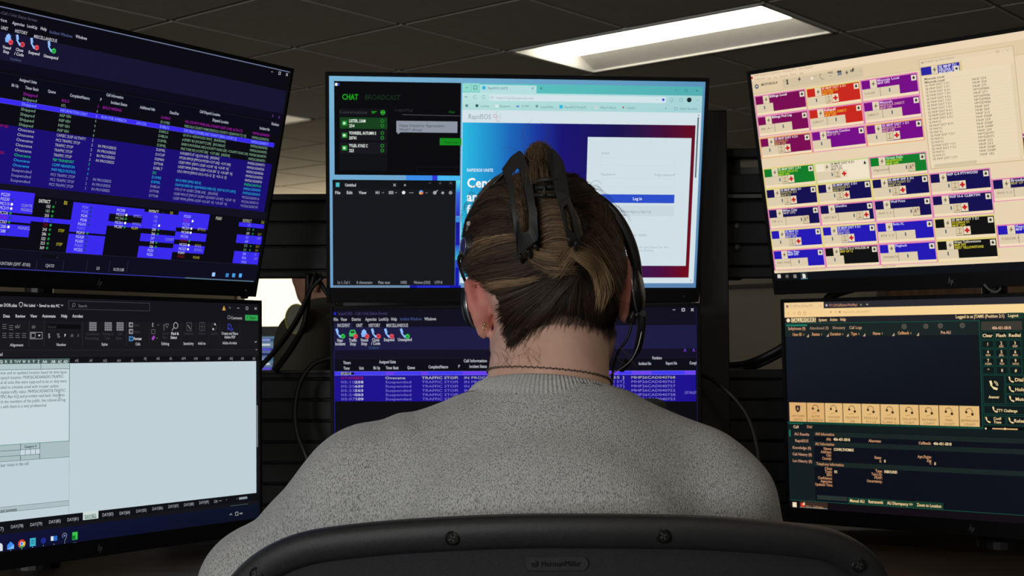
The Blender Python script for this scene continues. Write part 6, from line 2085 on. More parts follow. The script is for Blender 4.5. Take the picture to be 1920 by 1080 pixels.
  ('C',179.3,176.1,2.1,'3a281a'),
  ('L',[(169.3,180.6),(176.3,179.6)],0.7,'a07848'),
  ('T',164.7,185.9,20.3,3.5,'7a5434',0,'LEWIS &'),
  ('T',161.7,191.7,26.2,3.5,'7a5434',0,'CLARK S...'),
  ('R',191,163.6,221.1,194.7,'e0b87a'),
  ('L',[(200.4,172.2),(201,170.2),(202.2,168.5),(203.8,167.5),(205.6,167.1),(207.4,167.5),(209,168.6),(210.1,170.3),(210.7,172.3),(210.6,174.4)],0.9,'6a4a2c'),
  ('C',201.4,173.1,1.9,'3a281a'),
  ('C',210.6,176.1,2.1,'3a281a'),
  ('L',[(200.6,180.6),(207.6,179.6)],0.7,'a07848'),
  ('T',194.5,185.9,23.2,3.5,'7a5434',0,'GALLATIN'),
  ('T',197.4,191.7,17.4,3.5,'7a5434',0,'COUNTY'),
  ('R',222.3,163.6,252.3,194.7,'e0b87a'),
  ('L',[(231.6,172.2),(232.2,170.2),(233.4,168.5),(235,167.5),(236.8,167.1),(238.6,167.5),(240.2,168.6),(241.3,170.3),(241.9,172.3),(241.8,174.4)],0.9,'6a4a2c'),
  ('C',232.6,173.1,1.9,'3a281a'),
  ('C',241.8,176.1,2.1,'3a281a'),
  ('L',[(231.8,180.6),(238.8,179.6)],0.7,'a07848'),
  ('T',225.7,185.9,23.2,3.5,'7a5434',0,'FLATHEAD'),
  ('T',228.6,191.7,17.4,3.5,'7a5434',0,'COUNTY'),
  ('R',253.5,163.6,283.5,194.7,'e0b87a'),
  ('L',[(262.8,172.2),(263.5,170.2),(264.6,168.5),(266.2,167.5),(268,167.1),(269.8,167.5),(271.4,168.6),(272.6,170.3),(273.1,172.3),(273.1,174.4)],0.9,'6a4a2c'),
  ('C',263.8,173.1,1.9,'3a281a'),
  ('C',273,176.1,2.1,'3a281a'),
  ('L',[(263,180.6),(270,179.6)],0.7,'a07848'),
  ('T',262.7,185.9,11.6,3.5,'7a5434',0,'PARK'),
  ('T',259.8,191.7,17.4,3.5,'7a5434',0,'COUNTY'),
  ('R',284.7,163.6,314.7,194.7,'e0b87a'),
  ('L',[(294.1,172.2),(294.7,170.2),(295.8,168.5),(297.4,167.5),(299.3,167.1),(301.1,167.5),(302.6,168.6),(303.8,170.3),(304.3,172.3),(304.3,174.4)],0.9,'6a4a2c'),
  ('C',295,173.1,1.9,'3a281a'),
  ('C',304.2,176.1,2.1,'3a281a'),
  ('L',[(294.2,180.6),(301.2,179.6)],0.7,'a07848'),
  ('T',286.6,185.9,26.1,3.5,'7a5434',0,'JEFFERSON'),
  ('T',291,191.7,17.4,3.5,'7a5434',0,'COUNTY'),
  ('R',318.6,34,597.7,200.7,'0e2420'),
  ('R',318.6,34,319.4,197.7,'1c5a48'),
  ('R',321.6,36.1,381.8,49.4,'3c3832'),
  ('T',337.8,45.9,27.7,4.2,'e8b890',1,'406-431-5818'),
  ('R',321.6,51.2,339.7,62.7,'1c5242'),
  ('R',322.1,51.7,339.2,62.2,'0f1a1a'),
  ('T',323.1,57.1,15,4.6,'f4d49c',1,'Clear'),
  ('R',341.7,51.2,359.7,62.7,'1c5242'),
  ('R',342.2,51.7,359.2,62.2,'0f1a1a'),
  ('T',343.2,57.1,15,4.6,'f4d49c',1,'Flash'),
  ('R',361.7,51.2,379.8,62.7,'1c5242'),
  ('R',362.2,51.7,379.3,62.2,'0f1a1a'),
  ('T',361.8,57.1,18,4.6,'f4d49c',1,'Redial'),
  ('R',321.6,64.3,339.7,75.8,'1c5242'),
  ('R',322.1,64.8,339.2,75.3,'0f1a1a'),
  ('T',329.2,70.1,2.8,4.4,'f4d49c',1,'1'),
  ('R',341.7,64.3,359.7,75.8,'1c5242'),
  ('R',342.2,64.8,359.2,75.3,'0f1a1a'),
  ('T',349.3,68.6,2.8,4.4,'f4d49c',1,'2'),
  ('T',347.1,73.5,7.2,2.8,'d8b488',1,'ABC'),
  ('R',361.7,64.3,379.8,75.8,'1c5242'),
  ('R',362.2,64.8,379.3,75.3,'0f1a1a'),
  ('T',369.4,68.6,2.8,4.4,'f4d49c',1,'3'),
  ('T',367.2,73.5,7.2,2.8,'d8b488',1,'DEF'),
  ('R',321.6,77.4,339.7,88.9,'1c5242'),
  ('R',322.1,77.9,339.2,88.4,'0f1a1a'),
  ('T',329.2,81.7,2.8,4.4,'f4d49c',1,'4'),
  ('T',327,86.6,7.2,2.8,'d8b488',1,'GHI'),
  ('R',341.7,77.4,359.7,88.9,'1c5242'),
  ('R',342.2,77.9,359.2,88.4,'0f1a1a'),
  ('T',349.3,81.7,2.8,4.4,'f4d49c',1,'5'),
  ('T',347.1,86.6,7.2,2.8,'d8b488',1,'JKL'),
  ('R',361.7,77.4,379.8,88.9,'1c5242'),
  ('R',362.2,77.9,379.3,88.4,'0f1a1a'),
  ('T',369.4,81.7,2.8,4.4,'f4d49c',1,'6'),
  ('T',367.2,86.6,7.2,2.8,'d8b488',1,'MNO'),
  ('R',321.6,90.5,339.7,102,'1c5242'),
  ('R',322.1,91,339.2,101.5,'0f1a1a'),
  ('T',329.2,94.8,2.8,4.4,'f4d49c',1,'7'),
  ('T',325.8,99.7,9.6,2.8,'d8b488',1,'PQRS'),
  ('R',341.7,90.5,359.7,102,'1c5242'),
  ('R',342.2,91,359.2,101.5,'0f1a1a'),
  ('T',349.3,94.8,2.8,4.4,'f4d49c',1,'8'),
  ('T',347.1,99.7,7.2,2.8,'d8b488',1,'TUV'),
  ('R',361.7,90.5,379.8,102,'1c5242'),
  ('R',362.2,91,379.3,101.5,'0f1a1a'),
  ('T',369.4,94.8,2.8,4.4,'f4d49c',1,'9'),
  ('T',366,99.7,9.6,2.8,'d8b488',1,'WXYZ'),
  ('R',321.6,103.6,339.7,115.1,'1c5242'),
  ('R',322.1,104.1,339.2,114.6,'0f1a1a'),
  ('T',329.2,109.4,2.8,4.4,'f4d49c',1,'*'),
  ('R',341.7,103.6,359.7,115.1,'1c5242'),
  ('R',342.2,104.1,359.2,114.6,'0f1a1a'),
  ('T',349.3,109.4,2.8,4.4,'f4d49c',1,'0'),
  ('R',361.7,103.6,379.8,115.1,'1c5242'),
  ('R',362.2,104.1,379.3,114.6,'0f1a1a'),
  ('T',369.4,109.4,2.8,4.4,'f4d49c',1,'#'),
  ('R',321.6,116.7,353.7,159.8,'1c5242'),
  ('R',322.1,117.2,353.2,159.3,'0f1a1a'),
  ('L',[(333.1,127.3),(333.7,131.7),(336.4,135),(341,136.9)],1.9,'f8dca4'),
  ('L',[(333.1,126.7),(333.9,129.5)],3.3,'f8dca4'),
  ('L',[(338.6,136.2),(341.4,137.1)],3.3,'f8dca4'),
  ('L',[(338.6,127.8),(339.6,128),(340.6,128.6),(341.3,129.6),(341.6,130.7),(341.6,131.9)],0.8,'f8dca4'),
  ('L',[(338.5,125.8),(340.3,126.1),(341.9,127.1),(343,128.6),(343.6,130.4),(343.6,132.3)],0.8,'f8dca4'),
  ('T',329.6,149.3,15.7,4,'f4d49c',1,'Answer'),
  ('R',355.2,116.7,381.8,129.7,'1c5242'),
  ('R',355.7,117.2,381.3,129.2,'0f1a1a'),
  ('L',[(360.8,120),(361.2,122.8),(362.9,124.9),(365.8,126.1)],1.2,'f4d49c'),
  ('L',[(360.8,119.7),(361.4,121.4)],2.1,'f4d49c'),
  ('L',[(364.3,125.7),(366.1,126.3)],2.1,'f4d49c'),
  ('T',368.7,123.2,13,4.8,'f4d49c',1,'Dial'),
  ('R',355.2,131.1,381.8,144,'1c5242'),
  ('R',355.7,131.6,381.3,143.5,'0f1a1a'),
  ('L',[(360.8,134.4),(361.2,137.2),(362.9,139.3),(365.8,140.5)],1.2,'f4d49c'),
  ('L',[(360.8,134.1),(361.4,135.8)],2.1,'f4d49c'),
  ('L',[(364.3,140.1),(366.1,140.6)],2.1,'f4d49c'),
  ('T',368.7,137.6,14.5,4.8,'f4d49c',1,'Hold'),
  ('R',355.2,145.4,381.8,158.4,'1c5242'),
  ('R',355.7,145.9,381.3,157.9,'0f1a1a'),
  ('L',[(360.8,148.8),(361.2,151.6),(362.9,153.7),(365.8,154.8)],1.2,'f4d49c'),
  ('L',[(360.8,148.4),(361.4,150.2)],2.1,'f4d49c'),
  ('L',[(364.3,154.4),(366.1,155)],2.1,'f4d49c'),
  ('T',368.7,151.9,15,4.8,'f4d49c',1,'Mute'),
  ('R',321.6,161.9,381.8,174.8,'1c5242'),
  ('R',322.1,162.4,381.3,174.3,'0f1a1a'),
  ('L',[(335.7,165.2),(336.1,168),(337.8,170.1),(340.7,171.3)],1.2,'f4d49c'),
  ('L',[(335.7,164.8),(336.2,166.6)],2.1,'f4d49c'),
  ('L',[(339.2,170.9),(341,171.4)],2.1,'f4d49c'),
  ('T',340.8,169.4,30.4,4,'f4d49c',1,'TTY Challenge'),
  ('R',321.6,177.4,353.7,190.7,'1c5242'),
  ('R',322.1,177.9,353.2,190.2,'0f1a1a'),
  ('R',355.2,177.4,381.8,190.7,'1c5242'),
  ('R',355.7,177.9,381.3,190.2,'0f1a1a'),
  ('L',[(324.7,180.9),(325.1,183.7),(326.8,185.8),(329.7,187)],1.2,'f4d49c'),
  ('L',[(324.7,180.6),(325.2,182.3)],2.1,'f4d49c'),
  ('L',[(328.2,186.6),(330,187.2)],2.1,'f4d49c'),
  ('T',335.7,181.5,11.7,3.8,'f4d49c',1,'Conf/'),
  ('T',335.8,186.8,11.4,3.8,'f4d49c',1,'Trans'),
  ('L',[(358.8,180.9),(359.2,183.7),(360.9,185.8),(363.8,187)],1.2,'f4d49c'),
  ('L',[(358.8,180.6),(359.4,182.3)],2.1,'f4d49c'),
  ('L',[(362.3,186.6),(364.1,187.2)],2.1,'f4d49c'),
  ('T',365.7,184.1,22,4.8,'f4d49c',1,'Release'),
  ('R',321.6,193.6,381.8,200.1,'08090a'),
  ('R',333.5,195.8,370.6,197.6,'e0b078'),
  ('C',352.2,196.7,1.8,'f0c488'),
  ('C',323.8,196.9,1.4,'f0d8b0'),
  ('R',384.8,34,597.7,200.6,'10201e'),
  ('R',387.8,36.1,435.8,57.1,'1c5242'),
  ('R',388.3,36.6,435.3,56.6,'0f1a1a'),
  ('R',439.8,36.1,487.8,57.1,'1c5242'),
  ('R',440.3,36.6,487.3,56.6,'0f1a1a'),
  ('R',491.8,36.1,539.8,57.1,'1c5242'),
  ('R',492.3,36.6,539.3,56.6,'0f1a1a'),
  ('R',387.8,60.1,435.8,81.1,'1c5242'),
  ('R',388.3,60.6,435.3,80.6,'0f1a1a'),
  ('R',439.8,60.1,487.8,81.1,'1c5242'),
  ('R',440.3,60.6,487.3,80.6,'0f1a1a'),
  ('R',491.8,60.1,539.8,81.1,'1c5242'),
  ('R',492.3,60.6,539.3,80.6,'0f1a1a'),
  ('R',387.8,84.1,435.8,105.1,'1c5242'),
  ('R',388.3,84.6,435.3,104.6,'0f1a1a'),
  ('R',439.8,84.1,487.8,105.1,'1c5242'),
  ('R',440.3,84.6,487.3,104.6,'0f1a1a'),
  ('R',491.8,84.1,539.8,105.1,'1c5242'),
  ('R',492.3,84.6,539.3,104.6,'0f1a1a'),
  ('R',387.8,108.1,435.8,129.1,'1c5242'),
  ('R',388.3,108.6,435.3,128.6,'0f1a1a'),
  ('R',439.8,108.1,487.8,129.1,'1c5242'),
  ('R',440.3,108.6,487.3,128.6,'0f1a1a'),
  ('R',491.8,108.1,539.8,129.1,'1c5242'),
  ('R',492.3,108.6,539.3,128.6,'0f1a1a'),
  ('R',387.8,132.1,435.8,153.1,'1c5242'),
  ('R',388.3,132.6,435.3,152.6,'0f1a1a'),
  ('R',439.8,132.1,487.8,153.1,'1c5242'),
  ('R',440.3,132.6,487.3,152.6,'0f1a1a'),
  ('R',491.8,132.1,539.8,153.1,'1c5242'),
  ('R',492.3,132.6,539.3,152.6,'0f1a1a'),
  ('R',387.8,156.1,435.8,177.1,'1c5242'),
  ('R',388.3,156.6,435.3,176.6,'0f1a1a'),
  ('R',439.8,156.1,487.8,177.1,'1c5242'),
  ('R',440.3,156.6,487.3,176.6,'0f1a1a'),
  ('R',491.8,156.1,539.8,177.1,'1c5242'),
  ('R',492.3,156.6,539.3,176.6,'0f1a1a'),
  ('R',0,198.1,597.7,336.2,'121c1c'),
  ('R',3.2,197.7,27,198.9,'1c6a50'),
  ('T',10.1,203.4,9.6,4.4,'e8c0a0',1,'Call'),
  ('T',34.2,202.7,9.2,4.3,'c08a70',1,'Dial'),
  ('R',45.6,209.3,597.7,323.2,'0d1019'),
  ('R',0,209.3,45.6,323.2,'141d20'),
  ('R',2.4,208.7,4.7,219.6,'1c7a58'),
  ('T',11.7,215.1,26.3,4.4,'c89478',1,'ALI Results'),
  ('T',12.7,226,23.6,4.4,'c89478',1,'RapidSOS'),
  ('T',7.7,237.4,33,4.4,'c89478',1,'Knowledge (0)'),
  ('T',7.3,248.1,34.3,4.4,'c89478',1,'Call History (0)'),
  ('T',7.4,259,34.2,4.4,'c89478',1,'Loc History (0)'),
  ('R',45.6,210.1,597.7,217.7,'1a2624'),
  ('T',48.6,213.9,32.9,4.3,'c89068',1,'ANI Information'),
  ('R',45.6,226.1,597.7,233.7,'1a2624'),
  ('T',48.1,229.9,32.9,4.3,'c89068',1,'ALI Information'),
  ('R',45.6,258.5,597.7,266.1,'1a2624'),
  ('T',49,262.2,47.1,4.3,'c89068',1,'Telephony Information'),
  ('T',67.3,221.9,8.5,4.3,'c89068',1,'ANI:'),
  ('T',79.7,221.5,28.1,4.3,'f8dca8',1,'406-431-5818'),
  ('T',62.2,237.1,13.8,4.3,'c89068',1,'Name:'),
  ('T',79.5,237.7,33.9,4.3,'f8dca8',1,'COHN,THOMAS'),
  ('T',57.3,242.4,18.3,4.3,'c89068',1,'Address:'),
  ('T',66.5,247.4,8.9,4.3,'c89068',1,'City:'),
  ('T',59.3,252.9,16.2,4.3,'c89068',1,'County:'),
  ('T',138.9,221.7,20.7,4.2,'d09870',1,'Alternate:'),
  ('T',147.5,247.8,11.7,4.2,'d09870',1,'State:'),
  ('T',155.6,253.4,3.6,4.2,'d09870',1,'X:'),
  ('T',163.3,253,2.7,4.2,'f8dca8',1,'0'),
  ('T',219.7,222.3,19.9,4.1,'d8a078',1,'Callback:'),
  ('T',243.1,222.4,28.1,4.1,'f8dca8',1,'406-431-5818'),
  ('T',217.6,243.4,21.8,4.1,'d09870',1,'Apt./Suite:'),
  ('T',231.7,248.7,7.9,4.1,'d09870',1,'Zip:'),
  ('T',235.6,253.1,3.8,4.1,'d09870',1,'Y:'),
  ('T',243.3,253.3,2.8,4.1,'f8dca8',1,'0'),
  ('T',63.1,269,12.9,4.3,'c89068',1,'Class:'),
  ('T',63.2,274.1,12.6,4.3,'c89068',1,'Trunk:'),
  ('T',79.5,273.8,5.6,4.3,'f8dca8',1,'01'),
  ('T',66,279.2,9.7,4.3,'c89068',1,'ESN:'),
  ('T',50.8,284.7,24.9,4.3,'c89068',1,'Confidence:'),
  ('T',55.5,289.9,20.2,4.3,'c89068',1,'Agencies:'),
  ('T',45.8,295.5,30.2,4.3,'c89068',1,'Updated Time:'),
  ('T',148.7,268.9,11.3,4.2,'d09870',1,'Type:'),
  ('T',163,269.5,21.3,4.2,'f8dca8',1,'INBOUND'),
  ('T',141.9,274.3,17.9,4.2,'c89068',1,'Telco ID:'),
  ('T',146.6,279.6,13.1,4.2,'c89068',1,'PSAP:'),
  ('T',133.9,285.3,25.6,4.2,'c89068',1,'Uncertainty:'),
  ('R',48.5,313,100,320,'28322f'),
  ('R',101.3,313.4,132.1,323.4,'173a2c'),
  ('T',104.3,318.4,24.7,4.6,'f4d098',1,'Manual ALI'),
  ('R',132.4,313.1,162.6,323.1,'173a2c'),
  ('T',135.4,318.1,24.2,4.6,'f4d098',1,'Retransmit'),
  ('R',163.3,313.3,210.6,323.3,'173a2c'),
  ('T',166.3,318.3,41.2,4.5,'f4d098',1,'ALI Discrepancy >>'),
  ('R',211.2,312.9,255.6,322.9,'173a2c'),
  ('T',214.1,318.2,38.4,4.5,'f4d098',1,'Zoom to Location'),
  ('R',0,323.2,597.7,324.2,'17483a'),
  ('R',0,324.2,597.7,336.2,'120d12'),
  ('R',4.9,327.2,12.1,335.2,'f0dcb8'),
  ('R',17.6,324.7,66,334.5,'3a2822'),
  ('R',17.6,333.5,66,335,'6a7878'),
  ('C',22.9,330.6,3.8,'d83028'),
  ('P',[(21.9,330.6),(25.9,325.6),(26.9,330.6)],'f0dca0'),
  ('T',28.5,332.7,32.5,4,'c89a68',0,'911 1 - Call Statio...'),
 ],
}
# ------------------------------------------------------------------ materials
M_BLACK = mat('black_plastic', (.0065, .0065, .007), .45, var=.2, scale=60, bump=.15, bscale=900)
M_BLACKG = mat('black_gloss', (.006, .006, .0065), .28, var=.1)
M_BEZEL = mat('bezel_plastic', (.004, .004, .0045), .65, var=.15, scale=80, spec=.15)
M_SLAT = mat('slat_laminate', (.005, .005, .005), .55, var=.2, scale=20)
M_RAIL = mat('slat_edge', (.03, .03, .03), .5, var=.1)
M_CABLE = mat('cable_rubber', (.006, .006, .006), .5, var=.1)
M_LOGO = mat('logo_grey', (.13, .13, .13), .5, .2, var=.05)
M_GREY = mat('grey_metal', (.12, .12, .115), .45, .3, var=.1)
M_TILE = mat('ceiling_tile', (.57, .52, .445), .95, var=.05, scale=30, bump=.2, bscale=220, spec=.1)
M_TBAR = mat('ceiling_grid', (.24, .215, .18), .7, var=.05, spec=.2)
M_WALL = mat('wall_paint', (.42, .37, .29), .9, var=.04, scale=3, spec=.2)
M_CARPET = mat('carpet', (.035, .034, .036), 1., var=.4, scale=120, bump=.6, bscale=500, spec=.1)
M_TRIM = mat('window_trim', (.10, .085, .07), .6, var=.1)
M_FABPANEL = mat('panel_fabric', (.21, .20, .175), .95, var=.06, scale=60, bump=.3, bscale=700, spec=.1)
M_WOOD = mat('desk_wood', (.05, .033, .022), .5, var=.45, scale=6, stretch=(1, 9, 1), bump=.1)
M_DESKEDGE = mat('desk_edge', (.012, .012, .012), .5)
M_WHITE = mat('white_enamel', (.74, .72, .67), .5, var=.03)
def glow(name, col, st):
    m = bpy.data.materials.new(name); m.use_nodes = True; nt = m.node_tree; b = nt.nodes['Principled BSDF']
    b.inputs['Base Color'].default_value = (.8, .8, .78, 1); b.inputs['Roughness'].default_value = .5
    b.inputs['Emission Color'].default_value = tuple(col) + (1,); b.inputs['Emission Strength'].default_value = st
    return m
M_LENS = glow('lamp_lens', (1., .93, .78), 5.0)
M_ADDGLOW = glow('added_glow_diffuser', (1., .86, .66), .17)  # faint glow added to brighten the far fixture, taken as switched off
M_SKY = glow('bright_outdoors', (1., .90, .66), 1.35)
def screen_mat(name, sample):
    m = bpy.data.materials.new(name); m.use_nodes = True; nt = m.node_tree; b = nt.nodes['Principled BSDF']
    b.inputs['Base Color'].default_value = (.004, .004, .005, 1); b.inputs['Roughness'].default_value = .6; b.inputs['Specular IOR Level'].default_value = 0.
    a = nt.nodes.new('ShaderNodeAttribute'); a.attribute_name = 'pixel'
    nt.links.new(a.outputs['Color'], b.inputs['Emission Color']); b.inputs['Emission Strength'].default_value = 1.0
    m.cycles.emission_sampling = sample
    return m
M_SCR = screen_mat('screen_glow', 'FRONT'); M_SCRT = screen_mat('screen_letters', 'NONE')
# ------------------------------------------------------------------ room shell
a0, a1, b0, b1 = ROOM
def slab(name, kind_label, mtl, P):
    o = MB().grid(P).build(name, mtl); o['kind'] = 'structure'; return o
fl = MB(); fl.prism([grid(a0, b0)[:2], grid(a1, b0)[:2], grid(a1, b1)[:2], grid(a0, b1)[:2]], -.05, 0); fl.build('floor', M_CARPET)['kind'] = 'structure'
LIGHTS = [(0, 0, True), (-3.05, -3.05, False), (2.44, -4.27, True), (-0.61, -6.71, True)]   # troffers by their grid corner (metres along the grid)
T = .61
LIGHTS = [(0., 0., True), (6 * T, -7 * T, True), (2 * T, 4 * T, True)]
FARL = (-5 * T, 0.)
def in_light(a, b):
    for la, lb, on in LIGHTS + [FARL + (False,)]:
        if la - .01 < a < la + 2 * T - .01 and lb - .01 < b < lb + T - .01: return True
    return False
ce = MB()
ce.prism([grid(a0, b0)[:2], grid(a1, b0)[:2], grid(a1, b1)[:2], grid(a0, b1)[:2]], CEIL + .16, CEIL + .2)
g = .010; dz = .004
i0, i1, j0, j1 = math.ceil(a0 / T) - 1, math.floor(a1 / T), math.ceil(b0 / T) - 1, math.floor(b1 / T)
for i in range(i0, i1 + 1):
    for j in range(j0, j1 + 1):
        if in_light(i * T + .05, j * T + .05): continue
        A0, A1, B0, B1 = max(i * T, a0) + g, min(i * T + T, a1) - g, max(j * T, b0) + g, min(j * T + T, b1) - g
        if A1 - A0 < .02 or B1 - B0 < .02: continue
        h = .002
        lo = [grid(A0 + h, B0 + h, CEIL - dz), grid(A1 - h, B0 + h, CEIL - dz), grid(A1 - h, B1 - h, CEIL - dz), grid(A0 + h, B1 - h, CEIL - dz)]
        hi = [grid(A0, B0, CEIL + .004), grid(A1, B0, CEIL + .004), grid(A1, B1, CEIL + .004), grid(A0, B1, CEIL + .004)]
        ce.add(lo + hi, [(0, 1, 2, 3)] + [(q, (q + 1) % 4, 4 + (q + 1) % 4, 4 + q) for q in range(4)])
ce.build('ceiling', M_TILE)['kind'] = 'structure'
tb = MB()
for i in range(i0, i1 + 2):
    a = i * T
    if a0 < a < a1:
        j = j0
        for j in range(j0, j1 + 1):
            if in_light(a + .05, j * T + .05) and in_light(a - .05, j * T + .05): continue
            B0, B1 = max(j * T, b0), min(j * T + T, b1)
            tb.add([grid(a + s * .012, b, CEIL + z) for z in (.003, .03) for s, b in ((-1, B0), (1, B0), (1, B1), (-1, B1))], [(0, 1, 2, 3), (4, 7, 6, 5), (0, 4, 5, 1), (1, 5, 6, 2), (2, 6, 7, 3), (3, 7, 4, 0)])
for j in range(j0, j1 + 2):
    b = j * T
    if b0 < b < b1:
        tb.add([grid(a, b + s * .012, CEIL + z) for z in (.004, .03) for a, s in ((a0, -1), (a1, -1), (a1, 1), (a0, 1))], [(0, 1, 2, 3), (4, 7, 6, 5), (0, 4, 5, 1), (1, 5, 6, 2), (2, 6, 7, 3), (3, 7, 4, 0)])
tb.build('trim_1', M_TBAR)['kind'] = 'structure'
def wall(name, p, q, holes, t=.12):
    "wall from p to q on the grid plan, outside thickness t; holes = (along0, along1, z0, z1)"
    m = MB(); P = grid(*p); Q = grid(*q); L = (Q - P).length; u = (Q - P) / L; n = Vector((u.y, -u.x, 0))
    def seg(s0, s1, z0, z1):
        if s1 - s0 < .001 or z1 - z0 < .001: return
        c = [P + u * s0, P + u * s1, P + u * s1 + n * t, P + u * s0 + n * t]
        m.prism([v[:2] for v in c], z0, z1)
    s = 0.
    for h in holes:
        seg(s, h[0], 0, CEIL + .16); seg(h[0], h[1], 0, h[2]); seg(h[0], h[1], h[3], CEIL + .16); s = h[1]
    seg(s, L, 0, CEIL + .16)
    m.build(name, M_WALL)['kind'] = 'structure'
    return P, u, n
def window(name, P, u, n, h, t=.12, bars=1):
    r = thing(name, P + u * h[0] + Vector((0, 0, h[2])), None, None); r['kind'] = 'structure'
    W = h[1] - h[0]; H = h[3] - h[2]; X = Matrix((u, n, Vector((0, 0, 1)))).transposed()
    def bx(m, x0, x1, z0, z1, y0, y1):
        m.add([X @ Vector((x, y, z)) for x in (x0, x1) for y in (y0, y1) for z in (z0, z1)], [(0, 1, 3, 2), (4, 6, 7, 5), (0, 4, 5, 1), (2, 3, 7, 6), (0, 2, 6, 4), (1, 5, 7, 3)])
    f = MB(); e = .05
    bx(f, 0, W, 0, e, 0, t); bx(f, 0, W, H - e, H, 0, t); bx(f, 0, e, e, H - e, 0, t); bx(f, W - e, W, e, H - e, 0, t)
    for k in range(bars):
        x = W * (k + 1) / (bars + 1); bx(f, x - .02, x + .02, e, H - e, .03, .08)
    f.build('window_frame', M_TRIM, r)
    pn = MB(); bx(pn, e, W - e, e, H - e, .085, .09); pn.build('window_pane', M_SKY, r)
# wall_front carries the bright far window
H1 = (a1 + 3.2, a1 + 6.26, .75, 2.3)
P, u, n = wall('wall_front', (a1, b1), (a0, b1), [H1])
window('window_1', P, u, n, H1, bars=1)
P, u, n = wall('wall_back', (a0, b0), (a1, b0), [(10.6, 13.9, .85, 2.25)])
window('window_added', P, u, n, (10.6, 13.9, .85, 2.25), bars=2)  # unseen window added to house the light behind the camera
# picture rail and a wooden door on the front wall
m = MB(); m.add([grid(a, b1 - d, z) for a in (-2.9, 4.5) for d in (-.01, .03) for z in (1.60, 1.63)], [(0, 1, 3, 2), (4, 6, 7, 5), (0, 4, 5, 1), (2, 3, 7, 6), (0, 2, 6, 4), (1, 5, 7, 3)]); m.build('trim_2', M_TRIM)['kind'] = 'structure'
M_DOOR = mat('door_wood', (.16, .085, .04), .5, var=.35, scale=5, stretch=(6, 6, .6))
dr = thing('door_1', grid(.5, b1, 0), None, None, None, (0, 0, GA)); dr['kind'] = 'structure'
m = MB(); m.box((0, -.025, 1.05), (.9, .045, 2.1)); m.build('door_leaf', M_DOOR, dr, bevel=.004)
m = MB(); m.box((-.48, -.03, 1.075), (.06, .07, 2.15)); m.box((.48, -.03, 1.075), (.06, .07, 2.15)); m.box((0, -.03, 2.13), (1.02, .07, .06)); m.build('door_frame', M_TRIM, dr)
m = MB(); m.tube([(.38, -.05, 1.0), (.38, -.10, 1.0), (.28, -.10, 1.0)], .01, 8); m.build('door_handle', M_GREY, dr, smooth=True)
wall('wall_right', (a1, b0), (a1, b1), []); wall('wall_left', (a0, b1), (a0, b0), [])
# ------------------------------------------------------------------ ceiling lights
def troffer(a, b, on, label):
    r = thing('ceiling_light', grid(a + T, b + T / 2, CEIL), label, 'ceiling light', 'recessed ceiling lights', (0, 0, GA))
    W, D = 2 * T - .02, T - .02
    h = MB(); x, y = W / 2, D / 2
    # rim
    for q in ((-x, -y, x, -y + .022), (-x, y - .022, x, y), (-x, -y, -x + .022, y), (x - .022, -y, x, y)):
        h.box(((q[0] + q[2]) / 2, (q[1] + q[3]) / 2, -.002), (q[2] - q[0], q[3] - q[1], .012))
    h.build('rim', M_WHITE, r, bevel=.002)
    s = MB(); xi, yi = x - .022, y - .022; lw = .165; up = .06
    s.add([(-xi, -yi, 0), (xi, -yi, 0), (xi, -lw, up), (-xi, -lw, up)], [(0, 1, 2, 3)])
    s.add([(-xi, yi, 0), (xi, yi, 0), (xi, lw, up), (-xi, lw, up)], [(3, 2, 1, 0)])
    s.add([(-xi, -yi, 0), (-xi, -lw, up), (-xi, lw, up), (-xi, yi, 0)], [(0, 1, 2, 3)])
    s.add([(xi, -yi, 0), (xi, -lw, up), (xi, lw, up), (xi, yi, 0)], [(3, 2, 1, 0)])
    s.box((0, 0, up + .02), (W, D, .03))
    s.build('reflector', M_WHITE, r)
    e = MB(); N = 10
    if on is None:
        e.box((0, 0, -.003), (2 * xi, 2 * yi, .006)); e.build('lens', M_ADDGLOW, r); return r
    Lx = xi - .03
    P = [[(sx * Lx, lw * math.cos(PI * k / N) * -1, up + .004 - .04 * math.sin(PI * k / N)) for k in range(N + 1)] for sx in (-1, 1)]
    e.grid(P)
    for sx in (0, 1): e.add(P[sx], [tuple(range(N + 1))])
    e.build('lens', M_LENS if on else M_WHITE, r, smooth=False)
    return r
troffer(0., 0., True, 'lit ceiling light with one bright lens bar above the centre monitor')
troffer(LIGHTS[1][0], LIGHTS[1][1], True, 'lit ceiling light added out of view behind the office chair')  # lamp added behind the camera to key the sweater
troffer(LIGHTS[2][0], LIGHTS[2][1], True, 'added lit ceiling light hidden behind the upper right monitor, lighting the front wall')  # hidden lamp added to brighten the front wall
troffer(FARL[0], FARL[1], None, 'pale flat ceiling light with added glow in the gap left of the centre monitor')
